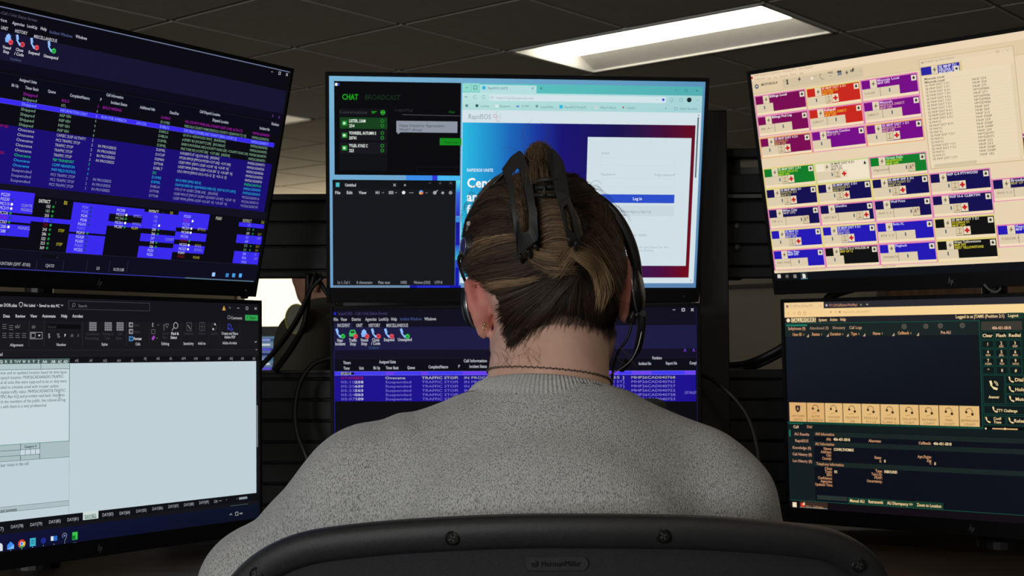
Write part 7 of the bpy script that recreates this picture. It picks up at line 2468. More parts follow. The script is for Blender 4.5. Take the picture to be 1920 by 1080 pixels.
# ------------------------------------------------------------------ console furniture
PLAT = 0.888
pf = thing('console_platform', (0, 2.1, 0), 'dark wood console top carrying all the monitors', 'desk')
FRONT = [(-1.35, .95), (-.62, 1.38), (-.30, 1.86), (.32, 1.90), (.66, 1.56), (1.45, 1.08)]
BACK = [(1.95, 1.75), (.95, 2.62), (-.90, 2.55), (-1.75, 1.55)]
m = MB(); m.prism([(x, y - 2.1) for x, y in FRONT + BACK], PLAT - .03, PLAT); m.build('top', M_WOOD, pf)
m = MB()
for p, q in zip(FRONT[:-1], FRONT[1:]): 
    a, b = Vector((p[0], p[1] - 2.1, 0)), Vector((q[0], q[1] - 2.1, 0)); m.tube([a + Vector((0, 0, PLAT - .015)), b + Vector((0, 0, PLAT - .015))], .0165, 8)
m.build('edge_band', M_DESKEDGE, pf, smooth=True)
for (x, y) in ((-1.45, 1.45), (1.6, 1.6), (-.8, 2.45), (.85, 2.5)):
    m = MB(); m.box((x, y - 2.1, (PLAT - .03) / 2), (.07, .5 if abs(x) > 1 else .1, PLAT - .03)); m.build('leg', M_DESKEDGE, pf, bevel=.004)
kd = thing('keyboard_desk', (0, 1.7, 0), 'lower wooden keyboard desk in front of the seated person', 'desk')
m = MB(); m.prism([(-.80, -.20), (.80, -.20), (.62, .24), (-.58, .20)], .70, .73); m.build('top', M_WOOD, kd, bevel=.004)
for x in (-.5, .5): m = MB(); m.box((x, .05, .35), (.07, .3, .70)); m.build('leg', M_DESKEDGE, kd, bevel=.004)
# slat wall behind the centre monitors: separate bars on dark uprights
SY = 2.385
def zpx(y): return 1.2 + (657 - y) / 2560 * SY
def slat_panel(name, x0, x1, edges, label, ledge=None):
    r = thing(name, ((x0 + x1) / 2, SY, PLAT), label, 'slat wall', 'slat wall bands behind the monitors')
    w = x1 - x0
    for z1, z0, d in edges:
        m = MB(); m.box((0, .0, (z0 + z1) / 2 - PLAT), (w, d, z1 - z0 - .0035)); m.build('slat', M_SLAT, r, bevel=.0018)
    m = MB()
    for x in (-w / 2 + .03, w / 2 - .03): m.box((x, .028, (edges[0][0] + edges[-1][1]) / 2 - PLAT), (.03, .03, edges[0][0] - edges[-1][1]))
    m.build('upright', M_BLACK, r)
    m = MB(); gs = []
    for z1, z0, d in edges:
        if gs and gs[-1][1] - z1 < .02: gs[-1][1] = z0
        else: gs.append([z1, z0])
    for z1, z0 in gs: m.box((0, .0115, (z0 + z1) / 2 - PLAT), (w, .003, z1 - z0 - .004))
    m.build('light_block_sheet', M_BLACK, r)  # sheet added behind the slats to block far light in the grooves
    return r
def run(y0, y1, n): 
    e = [y0 + (y1 - y0) * i / n for i in range(n + 1)]; return [(zpx(a), zpx(b), .02) for a, b in zip(e[:-1], e[1:])]
lu = slat_panel('slat_wall_panel', -.60, .357, [(zpx(360), zpx(376), .03)] + run(376, 415, 1) + run(415, 505, 2) + [(zpx(505), zpx(521), .034)], 'black slat wall band in the gap left of the centre monitors')
m = MB(); m.box((-.62 + .31 + .13 - .13, -.012, zpx(360) - PLAT + .004), (.03, .016, .012)); m.build('rail_clip', M_BLACK, lu, bevel=.002)
ru = slat_panel('slat_wall_panel', .359, .98, [(zpx(278), zpx(299), .03), (zpx(328), zpx(366), .03)] + run(378, 502, 3) + [(zpx(502), zpx(525), .034)], 'black slat wall band with open slots right of the support post')
m = MB(); m.box((0, .0, zpx(371) - PLAT), (.602, .05, .007)); m.box((0, .02, zpx(318) - PLAT), (.602, .01, .012)); m.build('shelf_lip', M_GREY, ru, bevel=.001)
for z in (zpx(426), zpx(466)):
    m = MB(); m.lathe([(.006, 0), (.006, .004), (.003, .006)], 12, Matrix.Translation((-.277, -.01, z - PLAT)) @ Matrix.Rotation(R(90), 4, 'X')); m.build('screw', M_GREY, ru, smooth=True)
ll = slat_panel('slat_wall_panel', -.60, .357, [(zpx(692), zpx(708), .034)] + run(708, 980, 7), 'black lower slat band behind the bent cable')
ll.children[0]
m = MB(); m.box((0, -.006, zpx(694) - PLAT), (.938, .05, .005)); m.build('shelf_lip', M_RAIL, ll, bevel=.001)
rl = slat_panel('slat_wall_panel', .359, .98, [(zpx(692), zpx(712), .034)] + run(712, 980, 7), 'black lower slat band between support post and right lower monitor')
sp = thing('support_post', (.343, SY - .046, PLAT), 'tall flat black support post right of the centre monitors', 'post')
m = MB(); zt = 1.2 + (657 - 205) / 2560 * (SY - .07); m.box((0, 0, (zt - PLAT) / 2), (.050, .05, zt - PLAT)); m.build('post', M_BLACK, sp, bevel=.002)
m = MB(); m.box((0, -.02, .006), (.1, .09, .012)); m.build('foot', M_BLACK, sp, bevel=.002)
cu = thing('console_upright', (-.316, SY + .045, PLAT), 'narrow grey metal upright between window gap and lower centre monitor', 'upright')
m = MB(); m.box((0, 0, .24), (.007, .03, .48)); m.build('upright_bar', M_GREY, cu, bevel=.001)
m = MB(); m.box((0, 0, .004), (.05, .05, .008)); m.build('foot', M_GREY, cu)
# ------------------------------------------------------------------ monitors
DW, DH, CHIN, SIDE = .5977, .3362, .024, .006
POSE = {  # centre of the picture area relative to the eye, yaw, forward tilt
 'CT': (.00983, 2.17925, .26568, .102404, .244514), 'CB': (.00086, 2.23651, -.09848, -.125606, .050295),
 'LT': (-.55281, 1.90382, .27505, .945983, .230112), 'LB': (-.58220, 1.92394, -.09248, .921143, -.008483),
 'RT': (.63197, 2.00869, .27804, -.733849, .207881), 'RB': (.69176, 2.07626, -.09130, -.642962, .036065)}
def hexrgba(c):
    return srgb(c) + (1.,)
def screen_mesh(ops):
    v = []; f = []; mi = []; cl = []; lay = [0.]
    ox, oy = DW / 2, DH
    def P(x, y, z): return (x / 1000 - ox, -.0004 - z, CHIN + oy - y / 1000)
    def poly(pts, cols, z, k):
        o = len(v); v.extend(P(x, y, z) for x, y in pts); f.append(tuple(range(o, o + len(pts)))); mi.append(k); cl.extend(cols)
    z = 0.
    for o in ops:
        t = o[0]
        if t != 'T': z += .0000045
        cx = lambda a: max(0., min(a, 597.7)); cy = lambda a: max(0., min(a, 336.2))
        if t == 'R':
            x0, y0, x1, y1, c = o[1:]; x0, x1, y0, y1 = cx(x0), cx(x1), cy(y0), cy(y1)
            if x1 > x0 and y1 > y0: poly([(x0, y1), (x1, y1), (x1, y0), (x0, y0)], [hexrgba(c)] * 4, z, 0 if (x1 - x0) * (y1 - y0) > 400 else 1)
        elif t == 'G':
            x0, y0, x1, y1, cs = o[1:]; q = [hexrgba(c) for c in cs]; poly([(x0, y1), (x1, y1), (x1, y0), (x0, y0)], [q[3], q[2], q[1], q[0]], z, 0)
        elif t == 'C':
            x, y, r, c = o[1:]; poly([(x + r * math.cos(-q * PI / 8), y + r * math.sin(-q * PI / 8)) for q in range(16)], [hexrgba(c)] * 16, z, 1)
        elif t == 'P':
            pts, c = o[1:]; A = sum(pts[i][0] * pts[(i + 1) % len(pts)][1] - pts[(i + 1) % len(pts)][0] * pts[i][1] for i in range(len(pts)))
            poly(pts if A < 0 else pts[::-1], [hexrgba(c)] * len(pts), z, 1)
        elif t == 'L':
            pts, w, c = o[1:]
            for (xa, ya), (xb, yb) in zip(pts[:-1], pts[1:]):
                d = math.hypot(xb - xa, yb - ya)
                if d < 1e-6: continue
                ux, uy = (xb - xa) / d * w / 2, (yb - ya) / d * w / 2
                poly([(xa - ux + uy, ya - uy - ux), (xa - ux - uy, ya - uy + ux), (xb + ux - uy, yb + uy + ux), (xb + ux + uy, yb + uy - ux)], [hexrgba(c)] * 4, z, 1)
        elif t == 'T':
            x, y, w, h, c, b, s = o[1:]
            if x > 597 or y < 2 or y > 335: continue
            V_, T_ = text_tris(s, w, h, b); k = len(v); q = hexrgba(c); z += .0000015
            if x + max([a for a, _ in V_] or [0]) > 597.7: continue
            v.extend(P(x + a, y - e, z) for a, e in V_)
            for tr in T_: f.append(tuple(i + k for i in tr)); mi.append(1)
            cl.extend([q] * len(V_))
    me = bpy.data.meshes.new('screen'); me.from_pydata(v, [], f); me.materials.append(M_SCR); me.materials.append(M_SCRT)
    me.polygons.foreach_set('material_index', mi)
    at = me.color_attributes.new('pixel', 'FLOAT_COLOR', 'POINT'); at.data.foreach_set('color', np.array(cl, dtype=np.float32).ravel())
    me.update(); return me
def hp_logo(parent, x, z, s, mt):
    m = MB()
    def st(pts, w): 
        for (xa, za), (xb, zb) in zip(pts[:-1], pts[1:]):
            d = Vector((xb - xa, 0, zb - za)); L = d.length; dx = d / L; nx = Vector((dx.z, 0, -dx.x)) * w / 2; a = Vector((x + xa * s, -.0052, z + za * s)); b = Vector((x + xb * s, -.0052, z + zb * s))
            m.add([a - nx * s, a + nx * s, b + nx * s, b - nx * s], [(0, 1, 2, 3)])
    st([(-.42, -.35), (-.12, .75)], .12); st([(-.28, .15), (-.1, .28), (.0, .2), (-.12, -.35)], .11)
    st([(.02, -.75), (.28, .28)], .12); st([(.22, .22), (.42, .25), (.46, .1), (.34, -.3), (.14, -.32)], .11)
    m.build('logo', mt, parent)
def monitor(key, label, logo=True):
    x, y, z, yaw, tilt = POSE[key]
    Rm = (Matrix.Rotation(yaw, 3, 'Z') @ Matrix.Rotation(tilt, 3, 'X'))
    base = EYE + Vector((x, y, z)) - Rm @ Vector((0, 0, DH / 2 + CHIN))
    r = thing('monitor', base, label, 'monitor', 'console monitors')
    r.rotation_euler = Rm.to_euler()
    W, Hh = DW + 2 * SIDE, DH + CHIN + SIDE
    m = MB()   # housing: thin slab with a deeper centre bulge at the back
    m.box((0, .010, Hh / 2), (W, .016, Hh)); hb = m.build('housing', M_BLACK, r, bevel=.003)
    m = MB(); n = 4
    prof = [(.46, .018, .06, .94), (.40, .034, .12, .88), (.26, .05, .18, .80), (.2, .054, .22, .76)]
    P = [[(sx * W * f_, yy, Hh * zz) for sx, zz in ((-1, a), (1, a), (1, b), (-1, b))] for f_, yy, a, b in prof]
    m.grid(P, closed=True); m.add(P[-1], [(0, 1, 2, 3)]); m.build('back_cover', M_BLACK, r, bevel=.003)
    b = MB(); d0, d1 = -.0032, .003
    for c, d in (((-W / 2 + SIDE / 2, 0, Hh / 2), (SIDE, 0, Hh)), ((W / 2 - SIDE / 2, 0, Hh / 2), (SIDE, 0, Hh)), ((0, 0, Hh - SIDE / 2), (W - 2 * SIDE, 0, SIDE)), ((0, 0, CHIN / 2), (W - 2 * SIDE, 0, CHIN))):
        b.box((c[0], (d0 + d1) / 2, c[2]), (d[0], d1 - d0, d[2]))
    b.build('bezel', M_BEZEL, r, bevel=.0008, seg=1)
    s = bpy.data.objects.new('screen', screen_mesh(SCREENS[key])); COL.objects.link(s); s.parent = r
    if logo: hp_logo(r, 0, CHIN - .0125, .0085, M_LOGO)
    m = MB(); m.box((W / 2 - .026, -.0046, .0105), (.0016, .003, .0016)); m.build('status_light', M_GREY, r)
    m = MB(); m.tube([(W / 2 - .022, .006, -.001), (W / 2 - .012, .006, -.001)], .0042, 8); m.build('power_button', M_BLACK, r, smooth=True)
    # mount: plate, joint and arm reaching back
    m = MB(); m.box((0, .058, Hh * .5), (.11, .01, .11)); m.tube([(0, .06, Hh * .5), (0, .088, Hh * .5)], .022, 12)
    m.build('mount_arm', M_BLACK, r, bevel=.002)
    return r, Rm, base, Hh
MON = {}
for k, lb, lg in (('LT', 'upper left monitor with blue and black call status tables', True), ('LB', 'lower left monitor showing a white spreadsheet', True),
                  ('CT', 'upper centre monitor with web login page behind the head', False), ('CB', 'lower centre monitor with blue call list behind the neck', False),
                  ('RT', 'upper right monitor with coloured radio channel tiles on cream', True), ('RB', 'lower right monitor with dark green phone keypad screen', True)):
    MON[k] = monitor(k, lb, lg)
# poles that carry each pair of monitors
def pole(keys, label):
    pts = []
    for k in keys:
        r, Rm, base, Hh = MON[k]; pts.append(base + Rm @ Vector((0, .10, Hh * .5)))
    c = (pts[0] + pts[1]) / 2; a = MON[keys[0]][1] @ Vector((0, 1, 0)); a.z = 0; a.normalize(); c = c + a * (.022 if keys[0] == 'CT' else .06)
    t = thing('monitor_pole', (c.x, c.y, PLAT), label, 'pole', 'monitor poles')
    m = MB(); m.tube([(0, 0, .01), (0, 0, max(p.z for p in pts) - PLAT + .1)], .02, 14); m.build('pole', M_BLACK, t, smooth=False)
    m = MB(); m.lathe([(.034, 0), (.034, .012), (.024, .018)], 20); m.build('foot', M_BLACK, t)
    for p in pts:
        m = MB(); q = p - Vector((c.x, c.y, PLAT)); h = Vector((0, 0, q.z)); m.tube([h, q + (q - h) * .15], .017, 10); m.tube([h - Vector((0, 0, .03)), h + Vector((0, 0, .03))], .028, 14)
        m.build('clamp', M_BLACK, t)
    return t, c
pole(('LT', 'LB'), 'black pole and clamps behind the left pair of monitors'); tc_, cc_ = pole(('CT', 'CB'), 'black pole and clamps behind the centre pair of monitors'); m = MB(); m.box((.0075 - cc_.x, 2.361 - cc_.y, 1.235 - PLAT), (.60, .008, .10)); m.build('gap_block_plate', M_SLAT, tc_, bevel=.001); pole(('RT', 'RB'), 'black pole and clamps behind the right pair of monitors')  # plate added to block far window light between the centre screens
# ------------------------------------------------------------------ cables
def W(px, py, d):
    "a direction in the room: point at distance d (along +y) seen at angle offsets px, py from the view axis (1920 x 1080 scale)"
    v = _i @ Vector(((px - 960) / 2560.18, 1, -(py - 540) / 2560.18)); return EYE + v * (d / v.y)
def cable(pts, r, label, group=None, m=None):
    o = MB().tube(smoothpts(pts, 8), r, 8).build('cable', m or M_CABLE, smooth=True); return tag(o, label, 'cable', group or 'loose cables')
cable([W(604, 520, 2.33), W(582, 545, 2.33), W(555, 600, 2.32), W(520, 650, 2.31), W(488, 690, 2.30)], .0035, 'thin black cable hanging leftmost across the bright window gap')
cable([W(590, 515, 2.34), W(572, 570, 2.335), W(545, 620, 2.33), W(505, 670, 2.32), W(470, 700, 2.3)], .0045, 'black cable hanging second from left across the window gap')
cable([W(578, 512, 2.362), W(577, 560, 2.362), W(570, 610, 2.362), W(545, 655, 2.355), W(515, 696, 2.35)], .0055, 'thickest black cable hanging across the window gap')
cable([W(590, 512, 2.352), W(600, 530, 2.352), W(612, 548, 2.352), W(640, 590, 2.36)], .004, 'short black cable slanting behind the centre monitors')
cable([W(640, 668, 2.31), W(615, 672, 2.31), W(585, 685, 2.30), W(562, 720, 2.29), W(553, 770, 2.28), W(558, 815, 2.27), W(572, 850, 2.26), W(590, 900, 2.25)], .0042, 'black cable bowing down left of the lower centre monitor')
cable([W(1350, 684, 2.47), W(1385, 683, 2.42), W(1415, 676, 2.37), W(1450, 660, 2.35), W(1490, 636, 2.34), W(1540, 610, 2.30)], .0065, 'upper of two black cables curving to the lower right monitor')
cable([W(1350, 698, 2.49), W(1385, 695, 2.44), W(1420, 686, 2.39), W(1458, 668, 2.375), W(1498, 646, 2.36), W(1545, 622, 2.32)], .005, 'lower of two black cables curving to the lower right monitor')
cable([W(1310, 700, 2.29), W(1335, 712, 2.27), W(1365, 735, 2.25), W(1395, 770, 2.24), W(1412, 810, 2.23), W(1422, 860, 2.22), W(1425, 930, 2.20)], .0035, 'thin black cable drooping over the support post')
cable([W(1610, 538, 2.25), W(1575, 548, 2.25), W(1552, 560, 2.25), W(1540, 590, 2.25)], .007, 'black cable stub above the lower right monitor corner')
M_WCABLE = mat('pale_cable', (.11, .11, .11), .5)
cable([W(1845, 533, 2.0), W(1855, 543, 2.0), W(1868, 547, 2.0), W(1876, 540, 2.0), W(1872, 533, 2.0), W(1885, 534, 2.0), W(1912, 533, 2.0)], .0016, 'thin pale cable looped under the upper right monitor', m=M_WCABLE)
# small rounded device peeking over the shoulder
gm = thing('desk_microphone', (.245, 2.0, PLAT), 'rounded dark grey device top above the right shoulder', 'microphone')
m = MB(); m.lathe([(.05, 0), (.05, .012), (.02, .016)], 20); m.build('base', M_BLACK, gm, smooth=False)
hz = W(1218, 762, 2.0).z - PLAT; hx = W(1218, 762, 2.0).x - .245
m = MB(); m.tube(smoothpts([(0, 0, .01), (0, 0, .1), (hx * .6, -.005, hz * .75), (hx, 0, hz - .004)], 6), .004, 8); m.build('gooseneck', M_BLACK, gm, smooth=True)
m = MB(); m.lathe([(.004, -.014), (.017, -.012), (.021, -.004), (.021, .003), (.017, .0085), (.009, .0115), (.001, .012)], 24, Matrix.Translation((hx, 0, hz)) @ Matrix.Scale(1.15, 4, (1, 0, 0))); m.build('head', mat('foam_grey', (.03, .03, .028), .9, bump=.4, scale=300), gm, smooth=True)
# ------------------------------------------------------------------ office chair
M_CH = mat('chair_plastic', (.018, .018, .019), .5, var=.15, scale=200, bump=.25, bscale=1500)
M_CHW = mat('chair_membrane', (.021, .021, .024), .7, var=.35, scale=900, bump=.4, bscale=2500, spec=.3)
M_SCREW = mat('screw_black', (.015, .015, .015), .3, .6)
ch = thing('office_chair', (.035, 1.30, 0), 'black office chair with wide curved back in front', 'chair')
CO = Vector((.035, 1.30, 0))
edge_px = [(404, 1180), (414, 1120), (425, 1090), (450, 1060), (490, 1030), (540, 1007), (600, 992.5), (700, 980.5), (800, 973), (900, 968), (985, 965.5), (1060, 965), (1200, 966), (1320, 969), (1440, 977), (1520, 986), (1570, 996), (1620, 1021), (1650, 1050), (1668, 1085), (1678, 1120), (1690, 1180)]
def chair_y(x, z):                               # the back wraps round the sitter and leans away from her
    u = (x - .037) / .29; return 1.175 + .055 * u * u - (z - 1.05) * .18
def on_back(px, py, off=0.):
    d = 1.18
    for _ in range(12):
        p = W(px, py, d); d = chair_y(p.x, p.z) + off
    return W(px, py, d)
E0 = [on_back(*p) for p in edge_px]
low = []
for s, xs in ((-1, (.283, .262, .235, .20, .155)), (1, (.283, .262, .235, .20, .155))):
    zz = (.86, .78, .70, .62, .55); low.append([Vector((.037 + s * x, chair_y(.037 + s * x, z), z)) for x, z in zip(xs, zz)])
loop = low[0][::-1] + E0 + low[1]
loop = smoothpts(loop, 4); n = len(loop)
cen = Vector((.037, 0, .84))
def inward(i):
    t = (loop[min(i + 1, n - 1)] - loop[max(i - 1, 0)]); t.y = 0; t.normalize(); q = Vector((-t.z, 0, t.x)); 
    return -q if q.dot(Vector((cen.x - loop[i].x, 0, cen.z - loop[i].z))) < 0 else q
INW = [inward(i) for i in range(n)]
for _ in range(3): INW = [((INW[max(i - 1, 0)] + INW[i] * 2 + INW[min(i + 1, n - 1)]) / 4).normalized() for i in range(n)]
# frame section: (inward, depth toward the viewer negative)
sec = [(.0, .010), (.0005, -.002), (.003, -.0075), (.008, -.0105), (.014, -.0115), (.024, -.0095), (.0285, -.005), (.0300, .006), (.026, .012), (.008, .016)]
P = []
for i in range(n):
    k = INW[i]; row = []
    for a, b in sec:
        q = loop[i] + k * a; row.append(Vector((q.x, chair_y(q.x, q.z) + b, q.z)) - CO)
    P.append(row)
m = MB(); m.grid(P, closed=True); m.add(P[0], [tuple(range(len(sec)))]); m.add(P[-1], [tuple(range(len(sec)))]); m.build('back_frame', M_CH, ch, smooth=True)
# membrane: rows across between the two sides
m = MB(); rows = []
for k in range(0, n // 2):
    a = loop[k] + INW[k] * .022; b = loop[n - 1 - k] + INW[n - 1 - k] * .022
    rows.append([(lambda q: Vector((q.x, chair_y(q.x, q.z) + .002, q.z)) - CO)(a.lerp(b, j / 24)) for j in range(25)])
m.grid(rows); o = m.build('back_panel', M_CHW, ch, smooth=True)
so = o.modifiers.new('thick', 'SOLIDIFY'); so.thickness = .006; so.offset = 0
# screws on the frame
for px, py in ((848, 1009), (1244, 1005), (481, 1077), (1610, 1060)):
    p = on_back(px, py, -.0115) - CO; M4 = Matrix.Translation(p) @ Matrix.Rotation(R(90), 4, 'X')
    m = MB(); m.lathe([(.0064, -.003), (.0064, .0006), (.0052, .0014), (.0048, .0006)], 18, M4); sc = m.build('screw', M_SCREW, ch, smooth=False)
    m = MB()
    for an in (.5, .5 + PI / 2): m.box((0, 0, .001), (.0066, .0012, .0012), M4 @ Matrix.Rotation(an, 4, 'Z'))
    m.build('cross_slot', M_CH, sc)
# recessed name plate with raised lettering
pc = on_back(1044, 1056, .0); pc.y = chair_y(pc.x, pc.z) - .0012
def plate(px, py, w, h, dy, mt, name, parent):
    c = pc - CO; pts = []
    for s, a0_ in ((1, -PI / 2), (-1, PI / 2)):
        for k in range(11): t = a0_ + PI * k / 10; pts.append((s * 0 + (w / 2 - h / 2) * s + h / 2 * math.cos(t), h / 2 * math.sin(t)))
    m = MB(); m.prism(pts, 0, .001, Matrix.Translation(c + Vector((0, dy, 0))) @ Matrix.Rotation(R(90 + 10), 4, 'X')); return m.build(name, mt, parent, bevel=.0004, seg=1)
pl = plate(0, 0, .0545, .0125, 0, M_CH, 'name_plate', ch)
V_, T_ = text_tris("HermanMiller", .034, .0048, 0)
m = MB(); M4 = Matrix.Translation(pc - CO + Vector((-.0135, -.0016, 0))) @ Matrix.Rotation(R(100), 4, 'X'); m.add([M4 @ Vector((a, b, 0)) for a, b in V_], T_)
m.tube([M4 @ Vector((-.0052 + .0026 * math.cos(t), .0026 * math.sin(t), 0)) for t in np.linspace(0, 2 * PI, 17)], .0003, 5); m.tube([M4 @ Vector((-.0066, .0005, 0)), M4 @ Vector((-.0052, -.0012, 0)), M4 @ Vector((-.0038, .0005, 0))], .0003, 5)
m.build('lettering', M_SCREW, pl)
# seat, arms and base under the sitter
m = MB(); Pq = []
for z, k in ((.44, .92), (.45, 1.), (.475, 1.), (.485, .96)):
    Pq.append([Vector((.26 * k * math.copysign(abs(math.cos(t)) ** .5, math.cos(t)), .19 + .23 * k * math.copysign(abs(math.sin(t)) ** .5, math.sin(t)), z)) for t in np.linspace(0, 2 * PI, 32, endpoint=False)])
m.grid(Pq, closed=True); m.add(Pq[0], [tuple(range(32))]); m.add(Pq[-1], [tuple(range(32))]); m.build('seat', M_CHW, ch, smooth=True)
for s in (-1, 1):
    m = MB(); m.tube(smoothpts([(s * .2, -.03, .50), (s * .17, .0, .46), (s * .1, .12, .435)], 6), .018, 10); m.build('back_support', M_CH, ch, smooth=True)
    m = MB(); m.tube(smoothpts([(s * .24, .15, .44), (s * .30, .12, .50), (s * .31, .12, .64)], 6), .018, 10); a = m.build('arm_post', M_CH, ch, smooth=True)
    m = MB(); m.box((s * .31, .17, .655), (.075, .24, .03)); m.build('arm_pad', M_CH, ch, bevel=.012, seg=3)
m = MB(); m.tube([(0, .17, .08), (0, .17, .43)], .026, 16); m.box((0, .17, .425), (.22, .2, .03)); m.build('gas_column', M_CH, ch)
for k in range(5):
    t = R(90 + 72 * k); e = Vector((math.cos(t) * .30, .17 + math.sin(t) * .30, .085))
    m = MB(); m.tube([(0, .17, .11), Vector((0, .17, .11)).lerp(e, .6), e], [.024, .02, .015], 10); m.build('base_leg', M_CH, ch, smooth=True)
    m = MB(); m.lathe([(.03, -.02), (.03, .02)], 16, Matrix.Translation((e.x, e.y, .03)) @ Matrix.Rotation(t, 4, 'Z') @ Matrix.Rotation(R(90), 4, 'X')); m.tube([e, (e.x, e.y, .04)], .008, 8); m.build('caster', M_BLACK, ch)
# ------------------------------------------------------------------ far work station with a second person
fd = thing('side_desk', (-.72, 4.3, 0), 'far desk under the bright window carrying a monitor', 'desk')
m = MB(); m.box((0, 0, .735), (1.3, .7, .03)); m.build('top', M_WOOD, fd, bevel=.004)
for x in (-.6, .6): m = MB(); m.box((x, 0, .36), (.05, .6, .72)); m.build('leg', M_DESKEDGE, fd)
c = W(470, 686, 4.3)
fm = thing('desk_monitor', (c.x, 4.3, .75), 'far blurred monitor with blue and violet rows in the window gap', 'monitor', None, (0, 0, R(-14)))
m = MB(); m.box((0, .01, .33), (.62, .02, .40)); m.build('housing', M_BLACK, fm, bevel=.003)
m = MB(); m.box((0, .05, .15), (.05, .03, .3)); m.box((0, .05, .006), (.26, .18, .012)); m.build('stand', M_BLACK, fm, bevel=.003)
ops = [('R', 0, 0, 597.7, 336.2, '5a7890')]
for i in range(22):
    y = 6 + i * 15; ops.append(('R', 0, y, 597.7, y + 10, ['39526a', '6a7c8c', '3c3f8c', '4a3f9a', '40607a', '58688a', '4c44a8'][i % 7]))
    for j in range(6): ops.append(('R', 30 + j * 95, y + 2, 80 + j * 95, y + 8, ['c8d0d8', '5a50c8', '203040', '8a90d8'][(i + j) % 4]))
s = bpy.data.objects.new('screen', screen_mesh(ops)); COL.objects.link(s); s.parent = fm; s.location = (0, -.001, .33 - .168 - CHIN)
# ------------------------------------------------------------------ the seated person
class Field:
    "signed distance field on a grid, filled by smooth union"
    def __init__(s, lo, hi, h):
        s.h = h; s.lo = np.array(lo, float); s.n = np.ceil((np.array(hi) - s.lo) / h).astype(int) + 1
        s.F = np.full(s.n, .5, np.float32)
    def _block(s, lo, hi):
        a = np.clip(np.floor((np.array(lo) - s.lo) / s.h).astype(int), 0, s.n); b = np.clip(np.ceil((np.array(hi) - s.lo) / s.h).astype(int) + 1, 0, s.n)
        if (b <= a).any(): return None, None
        ax = [s.lo[i] + s.h * np.arange(a[i], b[i]) for i in range(3)]
        return (slice(a[0], b[0]), slice(a[1], b[1]), slice(a[2], b[2])), np.stack(np.meshgrid(*ax, indexing='ij'), -1)
    def _mix(s, sl, d, k, sub):
        A = s.F[sl]
        if sub: d = -d; h = np.clip(.5 - .5 * (A - d) / k, 0, 1); s.F[sl] = A * (1 - h) + d * h + k * h * (1 - h)
        else: h = np.clip(.5 + .5 * (A - d) / k, 0, 1); s.F[sl] = A * (1 - h) + d * h - k * h * (1 - h)
    def cone(s, a, b, ra, rb, k=.02, sub=False):
        a = np.array(a, float); b = np.array(b, float); p = .05 + max(ra, rb)
        sl, P = s._block(np.minimum(a, b) - p, np.maximum(a, b) + p)
        if sl is None: return s
        u = b - a; t = np.clip(((P - a) @ u) / max(u @ u, 1e-9), 0, 1)
        d = np.linalg.norm(P - a - t[..., None] * u, axis=-1) - (ra + (rb - ra) * t); s._mix(sl, d, k, sub); return s
    def ell(s, c, r, k=.02, Rm=None, sub=False):
        c = np.array(c, float); r = np.array(r, float); p = r.max() + .05
        sl, P = s._block(c - p, c + p)
        if sl is None: return s
        q = P - c
        if Rm is not None: q = q @ np.array(Rm)          # columns of Rm are the local axes
        k0 = np.linalg.norm(q / r, axis=-1); k1 = np.linalg.norm(q / r ** 2, axis=-1)
        d = np.where(k1 > 1e-6, k0 * (k0 - 1) / np.maximum(k1, 1e-6), -r.min()); s._mix(sl, d, k, sub); return s
    def mesh(s, iso=0., off=None):
        F = s.F - iso; n = F.shape; ins = F < 0
        c = np.zeros(tuple(x - 1 for x in n), int)
        for i in (0, 1):
            for j in (0, 1):
                for k in (0, 1): c += ins[i:n[0] - 1 + i, j:n[1] - 1 + j, k:n[2] - 1 + k]
        act = (c > 0) & (c < 8); idx = -np.ones(act.shape, int); A = np.argwhere(act); idx[act] = np.arange(len(A))
        acc = np.zeros((len(A), 3)); cnt = np.zeros(len(A))
        cor = [(i, j, k) for i in (0, 1) for j in (0, 1) for k in (0, 1)]
        for p in cor:
            for ax in range(3):
                if p[ax]: continue
                q = list(p); q[ax] = 1
                fa = F[tuple((A + p).T)]; fb = F[tuple((A + q).T)]; m = (fa < 0) != (fb < 0)
                t = np.where(m, fa / np.where(m, fa - fb, 1), 0); pos = np.tile(np.array(p, float), (len(A), 1)); pos[:, ax] = t
                acc[m] += pos[m]; cnt[m] += 1
        Vv = s.lo + (A + acc / cnt[:, None]) * s.h; fs = []
        for ax in range(3):
            b, c_ = [x for x in range(3) if x != ax]
            sl0 = [slice(None)] * 3; sl1 = [slice(None)] * 3; sl0[ax] = slice(0, -1); sl1[ax] = slice(1, None)
            f0, f1 = ins[tuple(sl0)], ins[tuple(sl1)]; E = np.argwhere(f0 != f1)
            E = E[(E[:, b] > 0) & (E[:, c_] > 0) & (E[:, b] < n[b] - 1) & (E[:, c_] < n[c_] - 1)]
            fl = f0[tuple(E.T)]
            qs = []
            for db, dc in ((-1, -1), (0, -1), (0, 0), (-1, 0)):
                q = E.copy(); q[:, b] += db; q[:, c_] += dc; qs.append(idx[tuple(q.T)])
            Q = np.stack(qs, 1); flip = fl if ax != 1 else ~fl
            Q[~flip] = Q[~flip][:, ::-1]; fs.append(Q)
        return Vv, np.concatenate(fs)
def relax(Vv, Q, it=3, lam=.5):
    e = np.concatenate([Q[:, [0, 1]], Q[:, [1, 2]], Q[:, [2, 3]], Q[:, [3, 0]]])
    for _ in range(it):
        acc = np.zeros_like(Vv); cn = np.zeros(len(Vv))
        for k in range(3): acc[:, k] = np.bincount(e[:, 0], Vv[e[:, 1], k], len(Vv)) + np.bincount(e[:, 1], Vv[e[:, 0], k], len(Vv))
        cn = np.bincount(e[:, 0], minlength=len(Vv)) + np.bincount(e[:, 1], minlength=len(Vv))
        Vv = Vv + lam * (acc / np.maximum(cn, 1)[:, None] - Vv)
    return Vv
